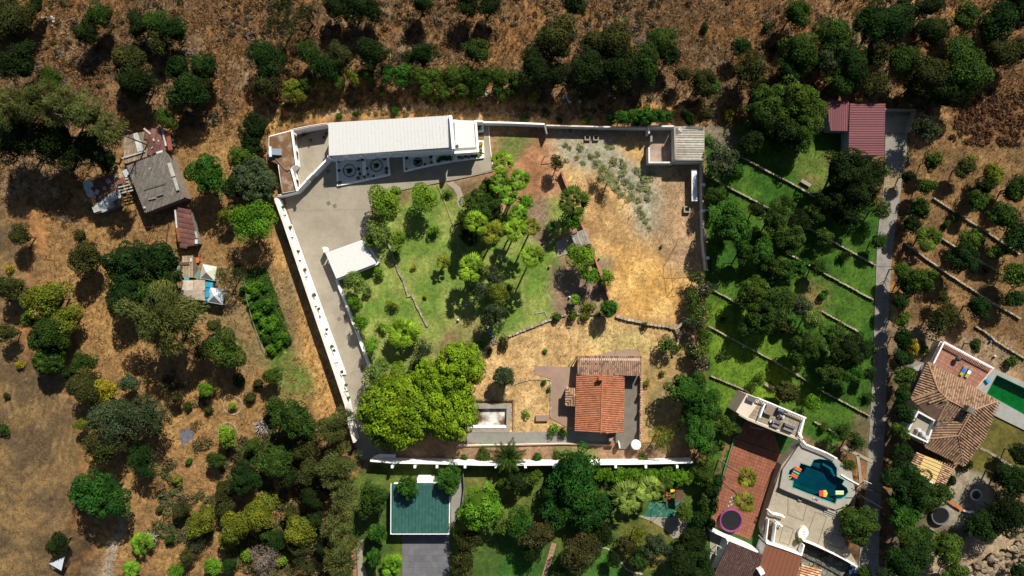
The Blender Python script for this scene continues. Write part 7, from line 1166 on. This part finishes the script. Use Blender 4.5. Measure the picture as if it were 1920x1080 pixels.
def palm(x, y, r, h, label, ck='ci', kind='fan', n=17, trunk=.16, base=None, skirt=True):
    c = P(x, y, h); bx, by = (c.x, c.y) if base is None else (P(*base).x, P(*base).y); o = thing('fan_palm' if kind == 'fan' else 'date_palm', label, 'palm', (bx, by, 0)); rd = random.Random(int(x*3+y)); colr = COLS[ck]
    m = MB(); off = Vector((c.x-bx, c.y-by, 0)); pts = [Vector((bx, by, 0))+off*(t**1.5)+Vector((0,0,h*t)) for t in (0, .33, .66, 1)]; pts[0].z = -.2
    for a, b in zip(pts[:-1], pts[1:]): m.cyl(a, b, trunk*1.15, trunk, 8, (.22,.18,.13))
    if skirt: m.cyl(pts[-1]-Vector((0,0,.9)), pts[-1], .12, .35, 8, (.2,.14,.08))
    m.build('trunk', PLAIN, o); k = r*.1/(1.38 if kind == 'fan' else 2.7)
    for i in range(n):
        f = bpy.data.objects.new('frond', (FF if kind == 'fan' else PF)[i % (3 if kind == 'fan' else 2)]); col.objects.link(f); f.parent = o; f.location = off+Vector((0, 0, h))
        t = i/n; el = math.radians(lerp(42, 30, t/.35) if t < .35 else lerp(25, -30, (t-.35)/.65)) if kind == 'fan' else math.radians(lerp(60, -8, t)); f.rotation_euler = (rd.uniform(-.25,.25), -el, i*2.39996+rd.uniform(-.2,.2)); s_ = k*rd.uniform(.88,1.12)*((.55 if t < .35 else 1) if kind == 'fan' else 1); f.scale = (s_, s_, s_)
        g_ = rd.uniform(.5, 1.5)*(1 if t < .85 else .8); f.color = (colr[0]*g_*(1.25 if t > .85 else 1), colr[1]*g_, colr[2]*g_, 1)
    return o
palm(940,306,21,8,'topmost fan palm of the central grove'); palm(974,336,18,8,'fan palm right of the topmost one','br'); palm(938,343,19,7.5,'fan palm below the topmost one','br'); palm(955,368,17,7.5,'fan palm in the middle of the grove','br'); palm(971,402,18,8,'right middle fan palm of the grove','br')
palm(893,416,21,8.5,'leftmost fan palm at the foot of the grove'); palm(924,436,21,8.5,'second fan palm at the foot of the grove with long shadow','yl'); palm(966,432,20,8.5,'third fan palm at the foot of the grove'); palm(997,425,15,8,'yellowish fan palm at the right foot of the grove','yl')
palm(998,481,21,9,'lone tall fan palm on the lawn with the clearest shadow'); palm(884,502,25,7,'fan palm over the grey olives on the lawn'); palm(1074,377,27,6,'big fan palm beside the brick wall','hb'); palm(758,625,28,3.5,'low double fan palm in front of the pines','ci',n=34); palm(830,492,13,3,'small fan palm on the open lawn','yl'); palm(1079,562,10,2,'dwarf fan palm by the dark soil bed','br'); palm(1033,425,9,2.5,'tiny fan palm in the shade by the red soil','gr')
palm(1178,930,30,6,'left fan palm of the pair in the south garden','lg'); palm(1222,916,23,6,'right fan palm of the pair in the south garden','lg'); palm(735,1058,20,3,'fan palm beside the garage drive','br'); palm(265,1020,20,3,'leaning fan palm with grey dead skirt by the track','br'); palm(245,1068,15,2.5,'second small fan palm on the bottom edge by the track','br'); palm(1741,447,24,4,'spiky palm in the dry orchard','hb',n=20)
palm(1402,896,17,11.5,'upper slender palm leaning over the red court','yl',n=18,trunk=.12,base=(1347,862),skirt=False); palm(1396,940,18,11.5,'lower slender palm leaning over the red court','yl',n=18,trunk=.12,base=(1348,897),skirt=False)
palm(953,856,30,2.2,'short date palm leaning over the front wall','md',kind='date',n=34,trunk=.3)
t = thing('dry_agave', 'spiky pale grey dead agave on the orange ground', 'plant', P(492,800)); m = MB(); rd = random.Random(4)
for k in range(70): a = rd.uniform(0,6.28); e = rd.uniform(.1,1.3); d = Vector((math.cos(a)*math.cos(e), math.sin(a)*math.cos(e), math.sin(e))); s_ = Vector((-math.sin(a), math.cos(a), 0))*.12; p = P(492,800,.3)+Vector((rd.uniform(-.7,.7), rd.uniform(-.7,.7), 0)); L_ = rd.uniform(.7,1.5); g_ = rd.uniform(.6,1.3); m.add([p-s_, p+s_, p+d*L_+s_*.3, p+d*L_-s_*.3], [(0,1,2,3)], (.3*g_,.27*g_,.24*g_))
m.build('leaves', LEAF0, t)
t = thing('dead_skirt', 'grey dead fronds heaped beside the leaning fan palm', 'plant', P(288,1005)); m = MB()
for k in range(60): a = rd.uniform(0,6.28); e = rd.uniform(.0,.9); d = Vector((math.cos(a)*math.cos(e), math.sin(a)*math.cos(e), math.sin(e))); s_ = Vector((-math.sin(a), math.cos(a), 0))*.1; p = P(282,1005,.8)+Vector((rd.uniform(-.8,.8), rd.uniform(-.6,.6), 0)); L_ = rd.uniform(.5,1.0); g_ = rd.uniform(.6,1.3); m.add([p-s_, p+s_, p+d*L_+s_*.3, p+d*L_-s_*.3], [(0,1,2,3)], (.33*g_,.3*g_,.27*g_))
m.build('leaves', LEAF0, t)
# oleander and bougainvillea blossoms as their own small flecks on the hedge
def flecks(name, label, px, n, c, z, seed, parent_r=1.6):
    rd = random.Random(seed); m = MB()
    for k in range(n):
        x, y, r = px[k % len(px)]; a = rd.uniform(0, 6.28); q = math.sqrt(rd.random())*r; p = P(x+math.cos(a)*q, y+math.sin(a)*q, z-q*.03+rd.uniform(-.2,.25)); s_ = rd.uniform(.06,.14); g_ = rd.uniform(.7,1.2); m.add([p+Vector((-s_,0,0)), p+Vector((0,-s_,.03)), p+Vector((s_,0,0)), p+Vector((0,s_,.03))], [(0,1,2,3)], tuple(q_*g_ for q_ in c))
    o = m.build(name, LEAF0); tag(o, label, kind='stuff')
flecks('oleander_blossoms', 'pink blossoms on the oleander hedge', [(1308,520,12),(1318,545,14),(1315,585,15),(1305,655,14),(1315,680,14)], 90, (.4,.2,.18), 4.1, 1)
flecks('red_blossoms', 'red blossoms on the flowering trees of the south garden', [(1088,1035,28),(1010,1000,24)], 170, (.5,.06,.02), 5.6, 2)
for o in bpy.data.objects:
    if '_w' in o: del o['_w']
